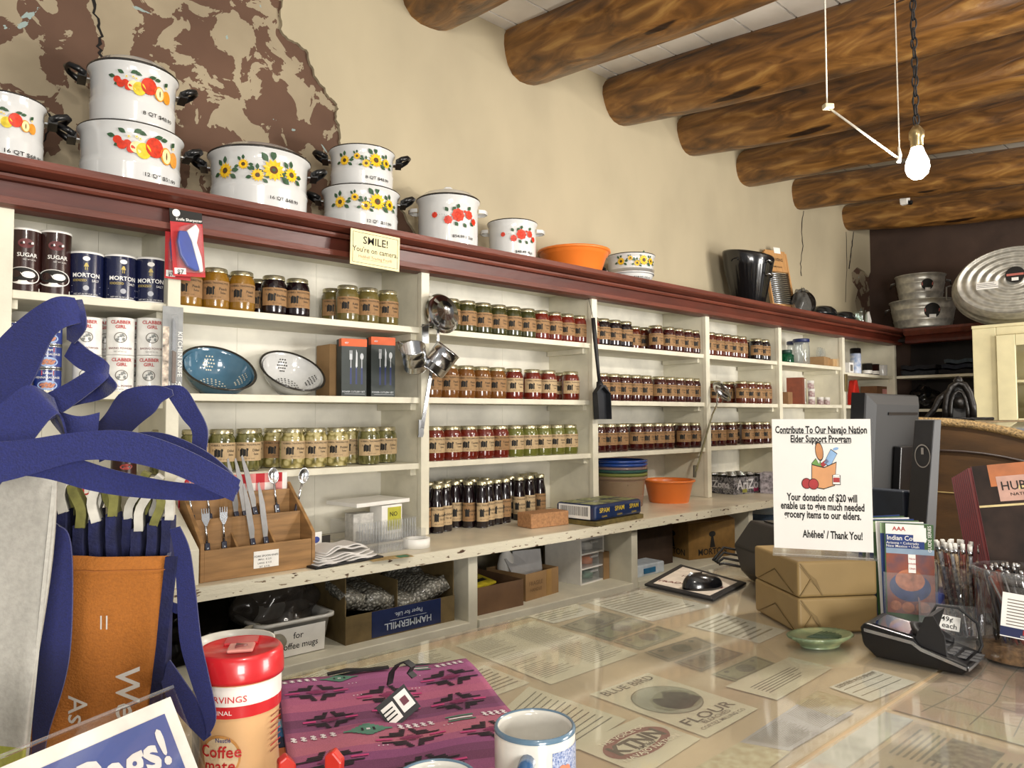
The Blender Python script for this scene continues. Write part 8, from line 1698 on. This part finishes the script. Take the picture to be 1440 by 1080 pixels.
strap('', [(96, 424, .64), (106, 437, .63), (107, 458, .63), (100, 480, .64)], [(40, -4), (30, 10), (26, 12), (10, 6)])
strap('', [(98, 488, .65), (118, 505, .65), (140, 516, .65), (152, 524, .66)], [(-14, 26), (-14, 26), (-12, 22), (-2, 20)])
strap('', [(-30, 612, .64), (30, 590, .64), (90, 560, .65), (135, 530, .65), (150, 522, .66)], [(0, 70), (2, 46), (6, 34), (8, 26), (8, 12)])
strap('', [(150, 522, .66), (152, 535, .66), (140, 548, .67), (100, 562, .67), (50, 580, .67)], [(8, 10), (24, 18), (8, 26), (6, 18), (4, 16)])
strap('', [(-30, 650, .60), (20, 600, .61), (60, 562, .62), (85, 590, .63)], [(40, 90), (30, 70), (40, 40), (20, 60)])
strap('', [(60, 570, .66), (85, 598, .65), (110, 610, .65), (138, 600, .66)], [(30, 50), (30, 54), (4, 50), (-4, 40)], palec if 0 else navyf)
strap('', [(150, 612, .70), (172, 590, .69), (195, 565, .68), (222, 554, .68), (243, 552, .68)], [(48, 12), (48, 14), (44, 30), (10, 24), (2, 8)])
strap('', [(232, 550, .69), (250, 555, .69), (268, 582, .70), (281, 605, .70), (280, 632, .70)], [(10, 14), (-16, 22), (-22, 14), (-22, 2), (-20, -8)])
strap('', [(-40, 655, .55), (30, 645, .56), (110, 628, .57), (180, 628, .58), (245, 646, .59), (300, 672, .60), (333, 690, .61)], [(0, 66), (2, 52), (6, 40), (0, 44), (-6, 40), (-10, 36), (-10, 30)])
strap('', [(333, 686, .61), (300, 692, .61), (240, 690, .60), (170, 680, .59), (120, 668, .58), (60, 650, .57), (-30, 648, .56)], [(0, 18), (0, 22), (0, 26), (0, 34), (0, 40), (0, 44), (0, 30)])
strap('', [(140, 640, .66), (180, 622, .66), (230, 618, .66), (280, 640, .66), (318, 668, .65), (334, 690, .62)], [(0, 20), (4, 22), (2, 18), (-8, 18), (-8, 14), (-4, 10)])
strap('', [(36, 1085, .72), (34, 950, .72), (34, 800, .72), (40, 745, .72), (52, 728, .71), (66, 728, .70), (76, 745, .70), (78, 800, .70), (75, 900, .70), (68, 960, .71), (56, 1040, .72), (52, 1090, .72)], [(14, 0), (14, 0), (14, 0), (14, 6), (10, 18), (22, 20), (40, 12), (48, 0), (50, 0), (44, 4), (20, 0), (20, 0)])
strap('', [(246, 742, .80), (256, 775, .80), (262, 830, .80), (268, 900, .80), (280, 950, .79), (296, 1010, .78), (292, 1036, .78)], [(14, -4), (22, -4), (26, 0), (30, 0), (26, -6), (16, -6), (4, -4)])
strap('', [(292, 1038, .78), (268, 1000, .785), (245, 965, .79), (232, 938, .80)], [(10, -8), (24, -20), (24, -22), (14, -20)])
strap('', [(240, 852, .81), (250, 856, .81), (262, 852, .80)], [(0, 14), (0, 14), (0, 14)])
# white and green bag at the left edge
O2 = F(20, 850, .62); O2.z = ZK
t = thing('white_tote', 'white and green tote bag cut by the left edge of the photo', 'bag', O2); m = MB(); wt = mat('white_tote_cloth', '9f9c94', .8, var=.06, scale=200, bump=.1, bscale=400); gt = mat('green_tote_cloth', '8e9038', .8, var=.1, scale=200)
nx, nz = 14, 20
def wp(u, v):
    L_ = F(-220, 640, .66)-O2; Rr = F(78-42*min(1, v*1.1), 652, .66)-O2; p = L_*(1-u)+Rr*u; p = p.copy(); z0 = p.z; p.z = z0*(1-v); return p+back*(.006*math.sin(u*7+v*4)+.004*math.sin(v*9))
vs = [wp(i/nx, j/nz) for j in range(nz+1) for i in range(nx+1)]; fcs = [(j*(nx+1)+i, (j+1)*(nx+1)+i, (j+1)*(nx+1)+i+1, j*(nx+1)+i+1) for j in range(nz) for i in range(nx)]
m.add(vs, fcs, 0, True); jj = int(nz*.60)
m.m = [1 if (k//nx) >= jj else 0 for k in range(len(fcs))]; o = m.build('front_panel', [wt, gt], t); sd = o.modifiers.new('solid', 'SOLIDIFY'); sd.thickness = .004; sd.offset = 1
rl = F(30, 583, 1)-CAM; rl.z = 0; rl.normalize(); rl = rl*.085-AXR*.004; m = MB(); p0, p1 = wp(1, 0), wp(1, 1); m.add([p0, p1, p1+rl, p0+rl], [(0, 1, 2, 3)]); m.add([wp(0, 0)+rl, wp(0, 1)+rl, p1+rl, p0+rl], [(0, 1, 2, 3)]); o = m.build('side_panel', wt, t); sd = o.modifiers.new('solid', 'SOLIDIFY'); sd.thickness = .003
# bags sign in clear holder
e0, e1 = F(236, 974, .62), F(8, 1068, .50); e1.z = e0.z; dx = (e1-e0); dl = dx.length; dx.normalize(); ex_ = -dx
dn = (F(262, 1085, .595)-e0).normalized(); k_ = (e0.z-ZK-.002)/-dn.z; Hs2 = k_
nn_ = ex_.cross(-dn); nn_ = nn_ if nn_.dot(CAM-e0) > 0 else -nn_; yy_ = nn_.cross(ex_).normalized()
TS = Matrix(((ex_.x, yy_.x, nn_.x, e0.x), (ex_.y, yy_.y, nn_.y, e0.y), (ex_.z, yy_.z, nn_.z, e0.z), (0, 0, 0, 1)))
t = thing('bags_sign', 'clear stand with a blue bags sign in the near left corner', 'sign', M=TS); Lw = dl*1.55
MB().box(-Lw, -Hs2*.97, 0, 0, -.004, .0012).build('sign_sheet', mat('sign_paper_warm', 'd8d2c8', .6), t)
MB().box(-Lw*.96, -Hs2*.80, .0013, -.011, -.015, .0018).build('blue_panel', mat('sign_blue', '3c4c84', .6, var=.03), t)
m = MB(); m.text('Bags!', .038, tr(-.018, -.040, .0019), 0, .03, 'RIGHT', sx=.95); m.build('lettering', whit, t)
MB().box(-Lw-.002, -Hs2*.97, .003, .003, .001, .0052).build('clear_front', clear('holder_acrylic', gl=2.2, rough=.03), t)
MB().box(-Lw-.002, .0012, -.0005, .003, .0035, .0055).build('clear_edge', plasticc, t)
